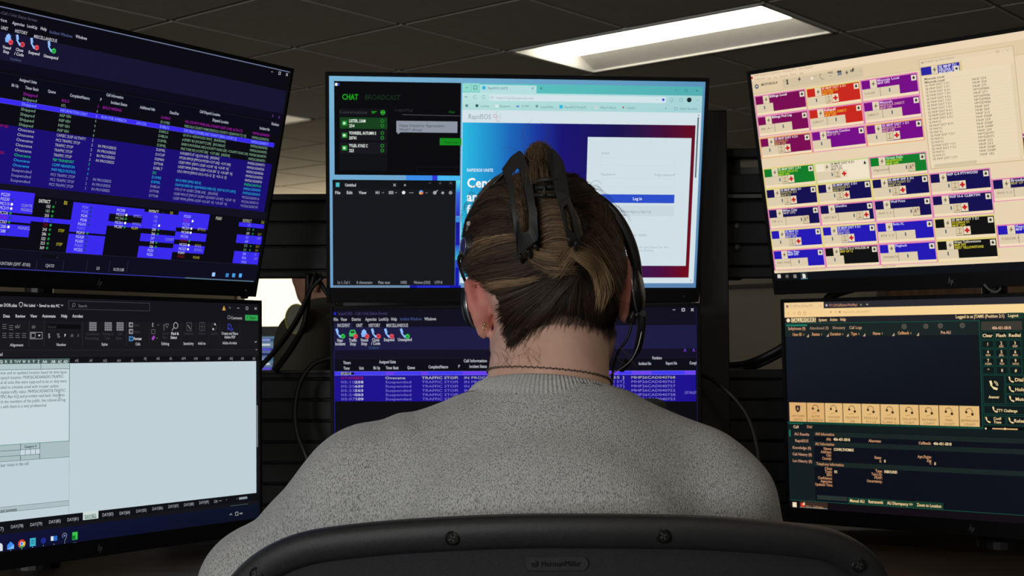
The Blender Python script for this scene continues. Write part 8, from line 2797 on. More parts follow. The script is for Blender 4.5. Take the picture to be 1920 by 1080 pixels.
def np_mesh(name, Vv, Q, m, parent, root):
    me = bpy.data.meshes.new(name); me.from_pydata([tuple(v) for v in (Vv - np.array(root))], [], [tuple(q) for q in Q.tolist()]); me.materials.append(m)
    b = bmesh.new(); b.from_mesh(me); bmesh.ops.recalc_face_normals(b, faces=b.faces); b.to_mesh(me); b.free()
    me.polygons.foreach_set('use_smooth', [True] * len(me.polygons))
    o = bpy.data.objects.new(name, me); COL.objects.link(o)
    if parent: o.parent = parent
    return o
PR = Vector((.037, 1.45, .487))
person = thing('person', PR, 'seated person in grey knit sweater and headset, seen from behind', 'person')
# head frame: between the ears, rolled to her left, face turned slightly right and down
HO = W(1027, 560, 1.475)
HR = Matrix.Rotation(R(-5), 3, 'Z') @ Matrix.Rotation(R(-5.5), 3, 'Y') @ Matrix.Rotation(R(-12), 3, 'X')
def hd(x, y, z): return tuple(HO + HR @ Vector((x, y, z)))
HRn = np.array(HR)
def body_core(f, g):
    "torso and arms, grown by g"
    f.ell((.037, 1.385, .93), (.178 + g, .118 + g, .25 + g), .03)
    f.ell((.037, 1.375, 1.03), (.165 + g, .095 + g, .10 + g), .04)
    f.ell((.037, 1.40, .64), (.175 + g, .13 + g, .17 + g), .06)
    f.cone((-.150, 1.405, 1.052), (.195, 1.405, 1.045), .066 + g, .064 + g, .04)
    f.cone((.000, 1.42, 1.128), (-.13, 1.405, 1.070), .040 + g, .052 + g, .03)
    f.cone((.072, 1.42, 1.125), (.180, 1.405, 1.068), .042 + g, .053 + g, .03)
    f.cone((-.155, 1.405, 1.045), (-.270, 1.49, .948), .066 + g, .053 + g, .03)      # left upper arm
    f.cone((-.270, 1.49, .948), (-.115, 1.70, .79), .051 + g, .033 + g, .03)
    f.cone((.200, 1.405, 1.032), (.283, 1.475, .905), .067 + g, .055 + g, .03)         # right upper arm
    f.cone((.283, 1.475, .905), (.185, 1.70, .79), .051 + g, .033 + g, .03)
def hand(f, wr, side):
    w = np.array(wr); fw = np.array([-.12 * side, .93, -.25]); fw /= np.linalg.norm(fw); sd = np.array([side * 1., .12, 0]); sd /= np.linalg.norm(sd)
    dn = np.array([0, 0, -1.])
    f.cone(w, w + fw * .03, .026, .027, .015)
    for k, (o, L, r) in enumerate(((-.028, .072, .0085), (-.009, .080, .009), (.010, .075, .0085), (.028, .060, .0078))):
        k0 = w + fw * .085 - sd * o * -1; k0 = w + fw * .088 + sd * o; f.cone(w + fw * .025 + sd * o * .6, k0, .014, .0125, .012)
        k1 = k0 + fw * L * .45 + dn * .004; k2 = k1 + fw * L * .3 + dn * .016; k3 = k2 + fw * L * .18 + dn * .016
        f.cone(k0, k1, .0105, r, .006); f.cone(k1, k2, r, r * .92, .004); f.cone(k2, k3, r * .92, r * .8, .004)
    t0 = w + fw * .03 - sd * .026; t1 = t0 + fw * .03 - sd * .024 + dn * .008; t2 = t1 + fw * .028 - sd * .006 + dn * .006
    f.cone(t0, t1, .014, .0105, .01); f.cone(t1, t2, .0105, .0088, .004)
# skin
fs_ = Field((-.40, 1.22, .50), (.42, 1.93, 1.47), .0052)
body_core(fs_, -.012)
fs_.cone(W(1027, 760, 1.415), hd(0, -.010, -.045), .060, .059, .02); fs_.cone(W(1027, 720, 1.43), hd(0, .02, -.03), .058, .054, .02)
fs_.ell(hd(0, .012, .052), (.073, .092, .082), .02, HRn); fs_.ell(hd(0, -.03, .018), (.064, .06, .055), .02, HRn)
fs_.ell(hd(0, .062, -.03), (.057, .052, .072), .02, HRn); fs_.ell(hd(0, .088, -.088), (.028, .024, .02), .02, HRn)
fs_.cone(hd(-.052, .02, -.045), hd(-.03, .075, -.085), .016, .014, .02); fs_.cone(hd(.052, .02, -.045), hd(.03, .075, -.085), .016, .014, .02)
for s in (-1, 1):
    fs_.ell(hd(s * .035, .092, -.03), (.022, .02, .02), .015, HRn); fs_.ell(hd(s * .032, .112, .004), (.017, .012, .012), .01, HRn, sub=True)
fs_.cone(hd(0, .108, .012), hd(0, .13, -.026), .008, .012, .01); fs_.ell(hd(0, .112, -.052), (.022, .010, .007), .008, HRn); fs_.ell(hd(0, .108, -.062), (.019, .010, .007), .008, HRn)
# ears: curved rim standing off the head, hollow, lobe
for s in (-1, 1):
    tip = .0 if s < 0 else .0
    base = lambda y, z, o=0.: hd(s * ((.0735 if s > 0 else .0690) + o * (1 if s > 0 else .85)), y, z - (0 if s > 0 else .002))
    rim = [(.010, -.016, .004), (.012, .010, .006), (.006, .030, .009), (-.008, .034, .013), (-.020, .022, .016), (-.022, .002, .015), (-.016, -.016, .010), (-.004, -.028, .006)]
    for a, b in zip(rim[:-1], rim[1:]): fs_.cone(base(*a), base(*b), .0055, .0055, .004)
    fs_.ell(base(-.002, .003, .0), (.0075, .023, .031), .005, HRn); fs_.ell(base(.006, -.002, -.004), (.010, .012, .018), .006, HRn); fs_.ell(base(-.003, -.027, .005), (.006, .009, .010), .006, HRn)
hand(fs_, (-.115, 1.70, .79), -1); hand(fs_, (.185, 1.70, .79), 1)
Vb, Qb = fs_.mesh(); Vb = relax(Vb, Qb, 3, .5)
M_SKIN = bpy.data.materials.new('skin'); M_SKIN.use_nodes = True
def skin_mat(m):
    nt = m.node_tree; b = nt.nodes['Principled BSDF']; tc = nt.nodes.new('ShaderNodeTexCoord'); n1 = nt.nodes.new('ShaderNodeTexNoise'); n1.inputs['Scale'].default_value = 28; n1.inputs['Detail'].default_value = 4
    nt.links.new(tc.outputs['Object'], n1.inputs['Vector']); rp = nt.nodes.new('ShaderNodeValToRGB')
    rp.color_ramp.elements[0].position = .35; rp.color_ramp.elements[1].position = .7
    rp.color_ramp.elements[0].color = (.56, .33, .25, 1); rp.color_ramp.elements[1].color = (.68, .43, .34, 1)
    nt.links.new(n1.outputs[0], rp.inputs[0])
    # ears are redder: mask by distance from the ear centres
    mixn = nt.nodes.new('ShaderNodeMixRGB'); mixn.inputs['Color2'].default_value = (.58, .19, .15, 1); nt.links.new(rp.outputs[0], mixn.inputs['Color1'])
    prev = None
    for s in (-1, 1):
        c = Vector(hd(s * .086, -.004, .006)) - PR
        vd = nt.nodes.new('ShaderNodeVectorMath'); vd.operation = 'DISTANCE'; vd.inputs[1].default_value = c; nt.links.new(tc.outputs['Object'], vd.inputs[0])
        mr = nt.nodes.new('ShaderNodeMapRange'); mr.inputs['From Min'].default_value = .022; mr.inputs['From Max'].default_value = .062; mr.inputs['To Min'].default_value = 1; mr.inputs['To Max'].default_value = 0
        nt.links.new(vd.outputs['Value'], mr.inputs['Value'])
        if prev is None: prev = mr.outputs[0]
        else:
            mx = nt.nodes.new('ShaderNodeMath'); mx.operation = 'MAXIMUM'; nt.links.new(prev, mx.inputs[0]); nt.links.new(mr.outputs[0], mx.inputs[1]); prev = mx.outputs[0]
    nt.links.new(prev, mixn.inputs['Fac']); nt.links.new(mixn.outputs[0], b.inputs['Base Color'])
    b.inputs['Roughness'].default_value = .55; b.inputs['Subsurface Weight'].default_value = .15; b.inputs['Subsurface Radius'].default_value = (.01, .004, .002); b.inputs['Subsurface Scale'].default_value = .6; b.inputs['Specular IOR Level'].default_value = .35
    n2 = nt.nodes.new('ShaderNodeTexNoise'); n2.inputs['Scale'].default_value = 600; bp = nt.nodes.new('ShaderNodeBump'); bp.inputs['Strength'].default_value = .15; bp.inputs['Distance'].default_value = .001
    nt.links.new(tc.outputs['Object'], n2.inputs['Vector']); nt.links.new(n2.outputs[0], bp.inputs['Height']); nt.links.new(bp.outputs[0], b.inputs['Normal'])
skin_mat(M_SKIN)
body = np_mesh('body', Vb, Qb, M_SKIN, person, PR)
for s in (-1, 1):
    c = Vector(hd(s * .032, .094, .004)) - PR
    m = MB(); m.lathe([(.0115 * math.sin(PI * k / 10) + .0001, -.0115 * math.cos(PI * k / 10)) for k in range(11)], 16, Matrix.Translation(c)); e = m.build('eye', mat('eye_white', (.6, .58, .55), .2), person, smooth=True)
    m = MB(); d = HR @ Vector((0, 1, 0)); q = Matrix.Translation(c + d * .0108) @ d.to_track_quat('Z', 'Y').to_matrix().to_4x4(); m.lathe([(.0055, 0), (.005, .0008), (.0001, .001)], 16, q); m.build('iris', mat('iris_brown', (.06, .03, .015), .2), e)
# sweater
fw_ = Field((-.42, 1.20, .55), (.42, 1.82, 1.24), .005)
body_core(fw_, 0.0)
fw_.cone((.037, 1.415, 1.110), (.037, 1.428, 1.152), .088, .073, .025)
fw_.cone((-.282, 1.47, .953), (-.284, 1.50, .948), .055, .055, .02)
fw_.ell((.03, 1.30, .93), (.15, .05, .17), .04)
Vs, Qs = fw_.mesh(); Vs = relax(Vs, Qs, 6, .5)
# broad folds in the knit
def fold(P):
    x, y, z = P[:, 0], P[:, 1], P[:, 2]
    d = .0022 * np.sin(26 * x + 40 * z + 3 * np.sin(9 * x)) * np.exp(-((x + .22) / .10) ** 2) * np.exp(-((z - 1.04) / .09) ** 2)
    d += .0018 * np.sin(60 * z - 20 * x) * np.exp(-((x - .25) / .07) ** 2) + .0012 * np.sin(18 * x + 8 * np.sin(7 * z)) * np.sin(14 * z)
    d += .0035 * np.exp(-((x + .115 + (z - 1.13) * .6) / .014) ** 2) * np.exp(-((z - 1.12) / .05) ** 2)
    d += .0025 * np.exp(-((x + .05) / .012) ** 2) * np.exp(-((z - 1.14) / .03) ** 2)
    return d
def vnormals(Vv, Q):
    nrm = np.cross(Vv[Q[:, 2]] - Vv[Q[:, 0]], Vv[Q[:, 3]] - Vv[Q[:, 1]]); N = np.zeros_like(Vv)
    for c in range(4):
        for k in range(3): N[:, k] += np.bincount(Q[:, c], nrm[:, k], len(Vv))
    N /= np.maximum(np.linalg.norm(N, axis=1), 1e-9)[:, None]
    cen = Vv.mean(0); 
    if (N * (Vv - cen)).sum() < 0: N = -N
    return N
Vs = Vs + vnormals(Vs, Qs) * fold(Vs)[:, None]
# open the neck and the cuffs: drop faces above the collar plane and beyond the wrists
fc = Vs[Qs].mean(1); cn_ = np.array((.037, 1.42, 1.149)); up_ = np.array((0, .28, .96)); keep = ((fc - cn_) @ up_ < 0) & (fc[:, 1] < 1.705)
Qs = Qs[keep]
M_KNIT = bpy.data.materials.new('grey_knit'); M_KNIT.use_nodes = True
def knit(m, dark=(.185, .184, .183, 1)):
    nt = m.node_tree; b = nt.nodes['Principled BSDF']; L = nt.links; tc = nt.nodes.new('ShaderNodeTexCoord')
    mp = nt.nodes.new('ShaderNodeMapping'); mp.inputs['Scale'].default_value = (1, .6, .34); L.new(tc.outputs['Object'], mp.inputs[0])
    wz = nt.nodes.new('ShaderNodeTexNoise'); wz.inputs['Scale'].default_value = 14; L.new(tc.outputs['Object'], wz.inputs['Vector'])
    ad = nt.nodes.new('ShaderNodeMixRGB'); ad.blend_type = 'ADD'; ad.inputs[0].default_value = .012; L.new(mp.outputs[0], ad.inputs[1]); L.new(wz.outputs['Color'], ad.inputs[2])
    vo = nt.nodes.new('ShaderNodeTexVoronoi'); vo.inputs['Scale'].default_value = 1000; L.new(ad.outputs[0], vo.inputs['Vector'])
    n1 = nt.nodes.new('ShaderNodeTexNoise'); n1.inputs['Scale'].default_value = 1300; n1.inputs['Detail'].default_value = 2; L.new(ad.outputs[0], n1.inputs['Vector'])
    rp = nt.nodes.new('ShaderNodeValToRGB'); e = rp.color_ramp.elements; e[0].position = .38; e[0].color = dark; e[1].position = .52; e[1].color = (.48, .477, .473, 1)
    L.new(n1.outputs[0], rp.inputs[0]); L.new(rp.outputs[0], b.inputs['Base Color'])
    b.inputs['Roughness'].default_value = .95; b.inputs['Specular IOR Level'].default_value = .1; b.inputs['Sheen Weight'].default_value = .25; b.inputs['Sheen Roughness'].default_value = .4
    bp = nt.nodes.new('ShaderNodeBump'); bp.inputs['Strength'].default_value = .45; bp.inputs['Distance'].default_value = .0015; L.new(vo.outputs['Distance'], bp.inputs['Height']); bp.invert = True; L.new(bp.outputs[0], b.inputs['Normal'])
knit(M_KNIT)
M_RIB = bpy.data.materials.new('grey_rib'); M_RIB.use_nodes = True; knit(M_RIB, (.33, .328, .325, 1))
sweater = np_mesh('sweater', Vs, Qs, M_KNIT, person, PR); sweater['label'] = 'grey heathered knit sweater'
sdf_ = sweater.modifiers.new('thick', 'SOLIDIFY'); sdf_.thickness = .003; sdf_.offset = -1
# ribbed collar
m = MB(); NC = 744; rows = []
for k in range(NC):
    t = 2 * PI * k / NC; rb = .0010 * math.sin(t * 124)
    cx, cy = .037, 1.424; ca, sa = math.cos(t), math.sin(t); sh = .0 + .010 * ca
    fr = (1 + sa) / 2                               # 1 at the throat
    z0 = 1.1760 - .036 * fr - .005 * ca
    ring = []
    for (dr, dz) in ((.0235, -.024), (.0235, -.018), (.0185, -.011), (.012, -.004), (.008, -.0002), (.004, .0008), (.0, -.001), (-.002, -.009), (.006, -.024)):
        rr = rb if dr > 0 else 0
        ring.append(Vector((cx + (.0685 + dr + rr) * ca, cy + (.0665 + dr + rr) * sa, z0 + dz)) - PR)
    rows.append(ring)
rows.append(rows[0]); m.grid(rows); col_ = m.build('collar', M_RIB, person, smooth=True); col_['label'] = 'ribbed grey collar'
for s, wq, dq in ((-1, (-.115, 1.70, .79), (-.63, .78, -.6)), (1, (.185, 1.70, .79), (-.3, .9, -.45))):
    m = MB(); d = (Vector((-.115, 1.70, .79)) - Vector((-.270, 1.49, .948))).normalized() if s < 0 else (Vector((.185, 1.70, .79)) - Vector((.283, 1.475, .905))).normalized()
    m.tube([Vector(wq) - d * .03 - PR, Vector(wq) + d * .012 - PR], [.038, .034], 24, caps=False); o = m.build('cuff', M_KNIT, person, smooth=True); q = o.modifiers.new('thick', 'SOLIDIFY'); q.thickness = .004
# trousers and shoes (seated)
ft = Field((-.22, 1.22, -.0), (.30, 2.02, .66), .008)
for s in (-1, 1):
    hx_, kx = .037 + s * .085, .037 + s * .115
    ft.cone((hx_, 1.42, .575), (kx, 1.82, .555), .085, .062, .03); ft.cone((kx, 1.82, .555), (kx + s * .01, 1.86, .12), .058, .045, .03)
ft.ell((.037, 1.42, .585), (.17, .13, .095), .05)
Vt, Qt = ft.mesh(); np_mesh('trousers', relax(Vt, Qt, 3), Qt, mat('dark_trousers', (.012, .013, .018), .9, bump=.2), person, PR)
for s in (-1, 1):
    fo = Field((.037 + s * .125 - .07, 1.78, -.01), (.037 + s * .125 + .07, 2.06, .14), .006); fo.cone((.037 + s * .125, 1.85, .04), (.037 + s * .13, 1.98, .032), .038, .032, .01); fo.cone((.037 + s * .125, 1.855, .05), (.037 + s * .125, 1.855, .09), .038, .042, .02)
    Vt, Qt = fo.mesh(); Vt[:, 2] = np.maximum(Vt[:, 2], .0); np_mesh('shoe', Vt, Qt, M_BLACK, person, PR)
# ------------------------------------------------------------------ hair
fh = Field((-.09, 1.30, 1.15), (.17, 1.66, 1.47), .0036)
fh.ell(hd(-.003, .004, .040), (.0885, .100, .103), .01, HRn)
fh.ell(hd(0, -.035, .005), (.079, .062, .062), .03, HRn)
fh.cone(W(1004, 312, 1.410), W(1022, 352, 1.388), .011, .018, .02); fh.cone(W(1022, 352, 1.388), W(1042, 430, 1.374), .018, .021, .02); fh.cone(W(1042, 430, 1.374), W(1066, 490, 1.383), .022, .017, .02)
fh.cone(W(1002, 308, 1.415), W(1004, 306, 1.44), .011, .013, .02)
Vh, Qh = fh.mesh(); Vh = relax(Vh, Qh, 3, .5)
cap_all = BVHTree.FromPolygons([tuple(v) for v in Vh], [tuple(q) for q in Qh.tolist()])
def px_of(P):
    q = np.array(V) @ (np.asarray(P).T - np.array(EYE)[:, None]); return 960 + 2560.18 * q[0] / q[1], 540 - 2560.18 * q[2] / q[1]
HL = [(800, 500), (868, 504), (898, 518), (924, 545), (944, 585), (954, 612), (962, 630), (978, 618), (1005, 604), (1050, 588), (1100, 596), (1130, 612), (1146, 626), (1154, 590), (1162, 545), (1178, 500), (1260, 490)]
fcen = Vh[Qh].mean(1); hx, hy = px_of(fcen)
lim = np.interp(hx, [a for a, b in HL], [b for a, b in HL])
loc = (fcen - np.array(HO)) @ HRn
front = (loc[:, 1] > .045) & (loc[:, 2] < .055 + (loc[:, 1] - .045) * .45)
earz = (np.abs(loc[:, 0]) > .05) & (((loc[:, 1] - .006) / .028) ** 2 + ((loc[:, 2] - .0) / .036) ** 2 < 1)
keep = ((hy < lim) | (loc[:, 1] > .03)) & ~front & ~earz & ~((loc[:, 1] > .0) & (loc[:, 2] < .0))
Qk = Qh[keep]
def hair_mat(name, attr):
    m = bpy.data.materials.new(name); m.use_nodes = True; nt = m.node_tree; b = nt.nodes['Principled BSDF']; L = nt.links
    if attr:
        a = nt.nodes.new('ShaderNodeAttribute'); a.attribute_name = 'shade'; L.new(a.outputs['Color'], b.inputs['Base Color'])
    else:
        tc = nt.nodes.new('ShaderNodeTexCoord'); n = nt.nodes.new('ShaderNodeTexNoise'); n.inputs['Scale'].default_value = 90; L.new(tc.outputs['Object'], n.inputs['Vector'])
        r = nt.nodes.new('ShaderNodeValToRGB'); r.color_ramp.elements[0].color = (.02, .013, .009, 1); r.color_ramp.elements[1].color = (.07, .044, .028, 1); L.new(n.outputs[0], r.inputs[0]); L.new(r.outputs[0], b.inputs['Base Color'])
    b.inputs['Roughness'].default_value = .5; b.inputs['Specular IOR Level'].default_value = .28
    return m
M_HAIR = hair_mat('hair_strand', True); M_HAIR0 = hair_mat('hair_root', False)
hair = np_mesh('hair', Vh, Qk, M_HAIR0, person, PR); hair['label'] = 'brown hair with blonde streaks twisted up'
cap = BVHTree.FromPolygons([tuple(v) for v in np.concatenate([Vh, Vb])], [tuple(q) for q in Qh.tolist()] + [tuple(q + len(Vh)) for q in Qb])
def on_head(px, py, off):
    d = _i @ Vector(((px - 960) / 2560.18, 1, -(py - 540) / 2560.18)); d.normalize()
    h = cap.ray_cast(EYE, d)
    if h[0] is not None and h[3] < 1.53:
        n = h[1] if h[1].dot(d) < 0 else -h[1]; return h[0] + n * off
    q = EYE + d * 1.475; h = cap_all.find_nearest(q); n = (q - h[0])
    L = n.length; return h[0] + n * (min(L, max(off, L * .75)) / max(L, 1e-6)) if L > 1e-6 else h[0]
SV = []; SF = []; SC = []
def strand(pts, r, col, taper=True):
    pts = [Vector(p) for p in pts]; L = len(pts); o = len(SV); up = Vector((.3, -.9, .2))
    for i, p in enumerate(pts):
        t = (pts[min(i + 1, L - 1)] - pts[max(i - 1, 0)]); t = t.normalized() if t.length > 1e-9 else Vector((0, 0, 1))
        a = t.cross(up); a = a.normalized() if a.length > 1e-6 else Vector((1, 0, 0)); b = a.cross(t)
        k = i / (L - 1); rr = r * (min(1, 6 * k + .35) * min(1, 5 * (1 - k) + .15) if taper else 1)
        for q in range(3):
            an = 2 * PI * q / 3; SV.append(tuple(p - PR + (a * math.cos(an) + b * math.sin(an)) * rr)); SC.append(col)
    for i in range(L - 1):
        for q in range(3): SF.append((o + i * 3 + q, o + i * 3 + (q + 1) % 3, o + i * 3 + 3 + (q + 1) % 3, o + i * 3 + 3 + q))
DARK = np.array((.021, .0135, .0095)); BRN = np.array((.072, .044, .028)); TAN = np.array((.21, .13, .073)); BLD = np.array((.42, .28, .15))
def shade(x):
    "0 dark .. 1 blonde"
    st = [DARK, BRN, TAN, BLD]; x = min(max(x, 0), .999) * 3; i = int(x); return tuple(st[i] * (1 - x + i) + st[i + 1] * (x - i)) + (1.,)
def cat2(P, n):
    P = [np.array(p, float) for p in P]; Q = [2 * P[0] - P[1]] + P + [2 * P[-1] - P[-2]]; out = []
    for u in np.linspace(0, len(P) - 1 - 1e-6, n):
        i = int(u); t = u - i; a, b, c, d = Q[i:i + 4]
        out.append(.5 * (2 * b + (c - a) * t + (2 * a - 5 * b + 4 * c - d) * t * t + (3 * b - a - 3 * c + d) * t ** 3))
    return np.array(out)
def family(guides, n, lo, hi, r=.00024, off=(.0006, .0045), jit=3.0, streak=7., seed=0, N=13, lift=0., tip=.22):
    "strands between neighbouring guide curves; tone follows streaks across the family"
    rg = np.random.default_rng(seed); G = [cat2(g, N) for g in guides]; ph = rg.random(4) * 6
    for _ in range(int(n * 2.1)):
        u = rg.random() * (len(G) - 1); i = int(u); t = u - i
        c = G[i] * (1 - t) + G[i + 1] * t
        w = rg.normal(0, jit, 2); w2 = rg.normal(0, jit * .8, 2); s = np.linspace(0, 1, N)[:, None]
        c = c + w * (1 - s) + w2 * s + np.sin(s * PI) * rg.normal(0, jit * .5, 2)
        a, b = sorted((rg.random() * .25, 1 - rg.random() * tip)); c = np.array([c[0] + 0 * c[0]] * 0 + [np.array([np.interp(q, np.linspace(0, 1, N), c[:, k]) for k in (0, 1)]) for q in np.linspace(a * .6, b, N)])
        tone = .5 + .5 * math.sin(streak * u + ph[0]) * .6 + .4 * math.sin(streak * 2.7 * u + ph[1]) * .5
        tone = lo + (hi - lo) * min(1, max(0, tone + rg.normal(0, .22)))
        o = off[0] + (off[1] - off[0]) * rg.random() ** 1.4
        pts = [on_head(p[0], p[1], o + lift * math.sin(PI * k / (N - 1))) for k, p in enumerate(c)]
        strand(pts, r * (.7 + .6 * rg.random()), shade(tone))
# left side, swept back into the clip
family([[(905, 352), (925, 332), (948, 318)], [(880, 392), (905, 362), (935, 345), (965, 345)], [(869, 430), (895, 395), (930, 380), (968, 385)], [(866, 465), (890, 432), (930, 415), (975, 415)], [(866, 500), (890, 470), (930, 445), (978, 438)]], 560, .0, .40, seed=1)
family([[(868, 470), (900, 452), (940, 444), (975, 440)], [(876, 492), (905, 470), (945, 456), (985, 452)]], 170, .45, .88, seed=2, streak=3)
family([[(867, 505), (905, 485), (950, 470), (1000, 468)], [(874, 516), (915, 506), (970, 496), (1035, 482)], [(895, 528), (935, 522), (990, 510), (1050, 488)], [(920, 552), (955, 545), (1005, 526), (1058, 495)]], 620, .0, .34, seed=3)
family([[(905, 534), (940, 528), (975, 526), (1010, 519)], [(912, 543), (945, 535), (985, 529), (1015, 522)]], 90, .5, .85, seed=33, off=(.002, .0055))
family([[(926, 572), (958, 560), (1005, 538), (1060, 500)], [(940, 625), (968, 590), (1010, 556), (1066, 506)], [(956, 662), (972, 622), (1015, 575), (1070, 510)], [(985, 625), (1010, 590), (1040, 555), (1075, 512)], [(1018, 602), (1035, 570), (1058, 540), (1080, 512)]], 640, .0, .26, seed=4)
family([[(1050, 592), (1058, 565), (1070, 535), (1082, 510)], [(1090, 598), (1088, 565), (1086, 535), (1084, 510)], [(1125, 616), (1115, 575), (1105, 540), (1090, 508)], [(1146, 640), (1140, 585), (1125, 540), (1095, 505)], [(1152, 600), (1150, 560), (1135, 525), (1100, 498)]], 520, .0, .28, seed=5)
# right side
family([[(1080, 322), (1072, 325), (1064, 330)], [(1112, 350), (1095, 345), (1070, 350)], [(1140, 380), (1118, 372), (1092, 372), (1070, 378)], [(1160, 415), (1140, 398), (1110, 392), (1078, 400)], [(1170, 445), (1150, 425), (1118, 415), (1084, 425)], [(1174, 475), (1155, 455), (1120, 445), (1090, 450)]], 640, .02, .42, seed=6)
family([[(1174, 492), (1158, 480), (1125, 470), (1088, 465)], [(1170, 520), (1155, 508), (1125, 495), (1092, 478)], [(1160, 548), (1150, 535), (1125, 515), (1095, 490)], [(1152, 575), (1142, 555), (1120, 530), (1096, 496)]], 520, .10, .58, seed=7)
family([[(1095, 352), (1110, 420), (1082, 455)], [(1120, 362), (1122, 420), (1090, 458)], [(1145, 392), (1138, 440), (1098, 466)]], 120, .2, .62, seed=8, r=.00028)
# twisted roll between the jaws of the clip
family([[(992, 300), (1003, 352), (1012, 400), (1028, 462)], [(1006, 296), (1018, 350), (1030, 400), (1044, 468)], [(1022, 300), (1030, 350), (1044, 400), (1062, 470)]], 300, .25, .62, seed=9, off=(.001, .004))
for kk in range(16):
    y = 352 + kk * 8
    family([[(1006 + kk * 1.2, y + 8), (1024 + kk * 1.4, y), (1046 + kk * 1.6, y + 2), (1054 + kk * 1.6, y + 12)], [(1006 + kk * 1.2, y + 16), (1024 + kk * 1.4, y + 8), (1046 + kk * 1.6, y + 10), (1056 + kk * 1.6, y + 20)]], 34, .18 + .02 * kk, .5 + .022 * kk, seed=40 + kk, off=(.002, .0055), jit=1.5)
family([[(978, 452), (1010, 462), (1045, 470), (1075, 478)], [(985, 480), (1020, 490), (1050, 496), (1080, 500)], [(1000, 500), (1030, 506), (1055, 508), (1082, 510)]], 260, .25, .8, seed=10, off=(.001, .005), lift=.004)
family([[(962, 330), (968, 380), (982, 440)], [(972, 318), (984, 380), (994, 436)]], 130, .25, .6, seed=11, off=(.001, .004))
for kk in range(5):
    family([[(966 + 3 * kk, 385 + 10 * kk), (978 + 2 * kk, 378 + 10 * kk), (994, 384 + 10 * kk)], [(967 + 3 * kk, 392 + 10 * kk), (980 + 2 * kk, 386 + 10 * kk), (995, 392 + 10 * kk)]], 18, .4, .7, seed=70 + kk, jit=1.5)
# fine hair feathering out at the nape and filling between the streaks
family([[(948, 662), (965, 625), (1000, 580)], [(985, 640), (1005, 605), (1030, 565)], [(1030, 614), (1045, 585), (1060, 555)], [(1085, 616), (1088, 590), (1090, 560)], [(1128, 634), (1122, 600), (1112, 565)], [(1150, 652), (1146, 610), (1135, 570)]], 150, .02, .3, r=.00016, off=(.0005, .002), jit=6, seed=51)
family([[(868, 455), (905, 440), (950, 430), (985, 428)], [(868, 480), (905, 466), (950, 456), (990, 456)], [(868, 508), (915, 492), (960, 480), (1005, 474)]], 260, .05, .45, seed=52)
family([[(1172, 455), (1145, 452), (1115, 455), (1085, 462)], [(1174, 485), (1150, 480), (1120, 478), (1088, 476)], [(1172, 505), (1150, 498), (1118, 490), (1090, 482)]], 300, .08, .5, seed=53)
family([[(1172, 500), (1160, 440), (1130, 392), (1090, 372)], [(1168, 540), (1150, 480), (1118, 430), (1082, 408)], [(1158, 575), (1138, 520), (1112, 475), (1086, 452)]], 150, .3, .72, r=.0002, off=(.002, .005), seed=54, streak=4)
# blonde lock under the clip
family([[(1062, 462), (1078, 480), (1098, 505), (1112, 540), (1112, 582)], [(1070, 458), (1092, 478), (1118, 510), (1128, 542), (1118, 582)], [(1078, 462), (1098, 488), (1124, 522), (1132, 548), (1122, 574)]], 300, .62, .98, seed=12, off=(.003, .0085), jit=4.2, lift=.003, streak=5, tip=.5)
family([[(1062, 455), (1052, 480), (1042, 500), (1030, 515)], [(1080, 460), (1072, 485), (1060, 505), (1044, 520)]], 130, .45, .85, seed=13, off=(.003, .008))
# loose tuft above the clip
rg = np.random.default_rng(21)
for _ in range(900):
    a = rg.normal(1004, 9); d0 = 1.410 + rg.normal(0, .010); q = rg.normal(0, 6, 4); e = a + rg.normal(2, 9)
    yt = 267 + ((e - 1007) / 20) ** 2 * 16 + abs(rg.normal(0, 7)) - 5 * (rg.random() < .12)
    P = [(a, 345, .036), (a + q[3] * .5, 320, .030), (a * .5 + e * .5 + q[0] * .6, yt + 22, .012), (e + q[1] * .5, yt + 5, .006), (e + q[2] * .4 + 4, yt, .002), (e + q[2] + 9, yt + 10, .0), (e + q[1] + 6, yt + 30, .004)]
    strand(smoothpts([W(p[0], p[1], d0 - p[2]) for p in P], 3), .00018, shade(.34 + .4 * rg.random()))
# flyaways
for P in ([(985, 290), (978, 262), (985, 240), (1000, 222)], [(990, 280), (982, 255), (978, 235)], [(1015, 275), (1028, 255), (1022, 236), (1010, 226)], [(1020, 272), (1026, 250), (1030, 240)], [(972, 285), (955, 276), (938, 284)], [(1105, 345), (1118, 338), (1128, 345)], [(1150, 640), (1165, 655), (1185, 668)], [(1146, 630), (1170, 660), (1196, 690)], [(1148, 650), (1160, 675), (1180, 684)], [(905, 660), (930, 650), (955, 652)], [(890, 430), (872, 395), (880, 378)]):
    strand(smoothpts([W(p[0], p[1], 1.44) for p in P], 5), .00014, shade(.45))
for _ in range(24):
    x0 = rg.uniform(905, 1010); y0 = 640 + rg.random() * 25
    P = [(x0, y0), (x0 + rg.normal(6, 8), y0 + 18), (x0 + rg.normal(4, 14), y0 + 30 + 14 * rg.random())]
    strand([on_head(a, b, .0012) for a, b in cat2(P, 6)], .00009, shade(.12 + .3 * rg.random()))
for _ in range(40):
    a = rg.uniform(.0, 1.); P = [(1100 + 60 * a, 352 + 60 * a), (1112 + 62 * a, 342 + 60 * a), (1126 + 58 * a, 352 + 66 * a)] if rg.random() < .5 else [(900 - 26 * a, 352 + 60 * a), (890 - 26 * a, 346 + 60 * a), (884 - 22 * a, 356 + 66 * a)]
    strand(smoothpts([W(p[0] + rg.normal(0, 2), p[1] + rg.normal(0, 2), 1.45) for p in P], 4), .00013, shade(.1 + .3 * rg.random()))
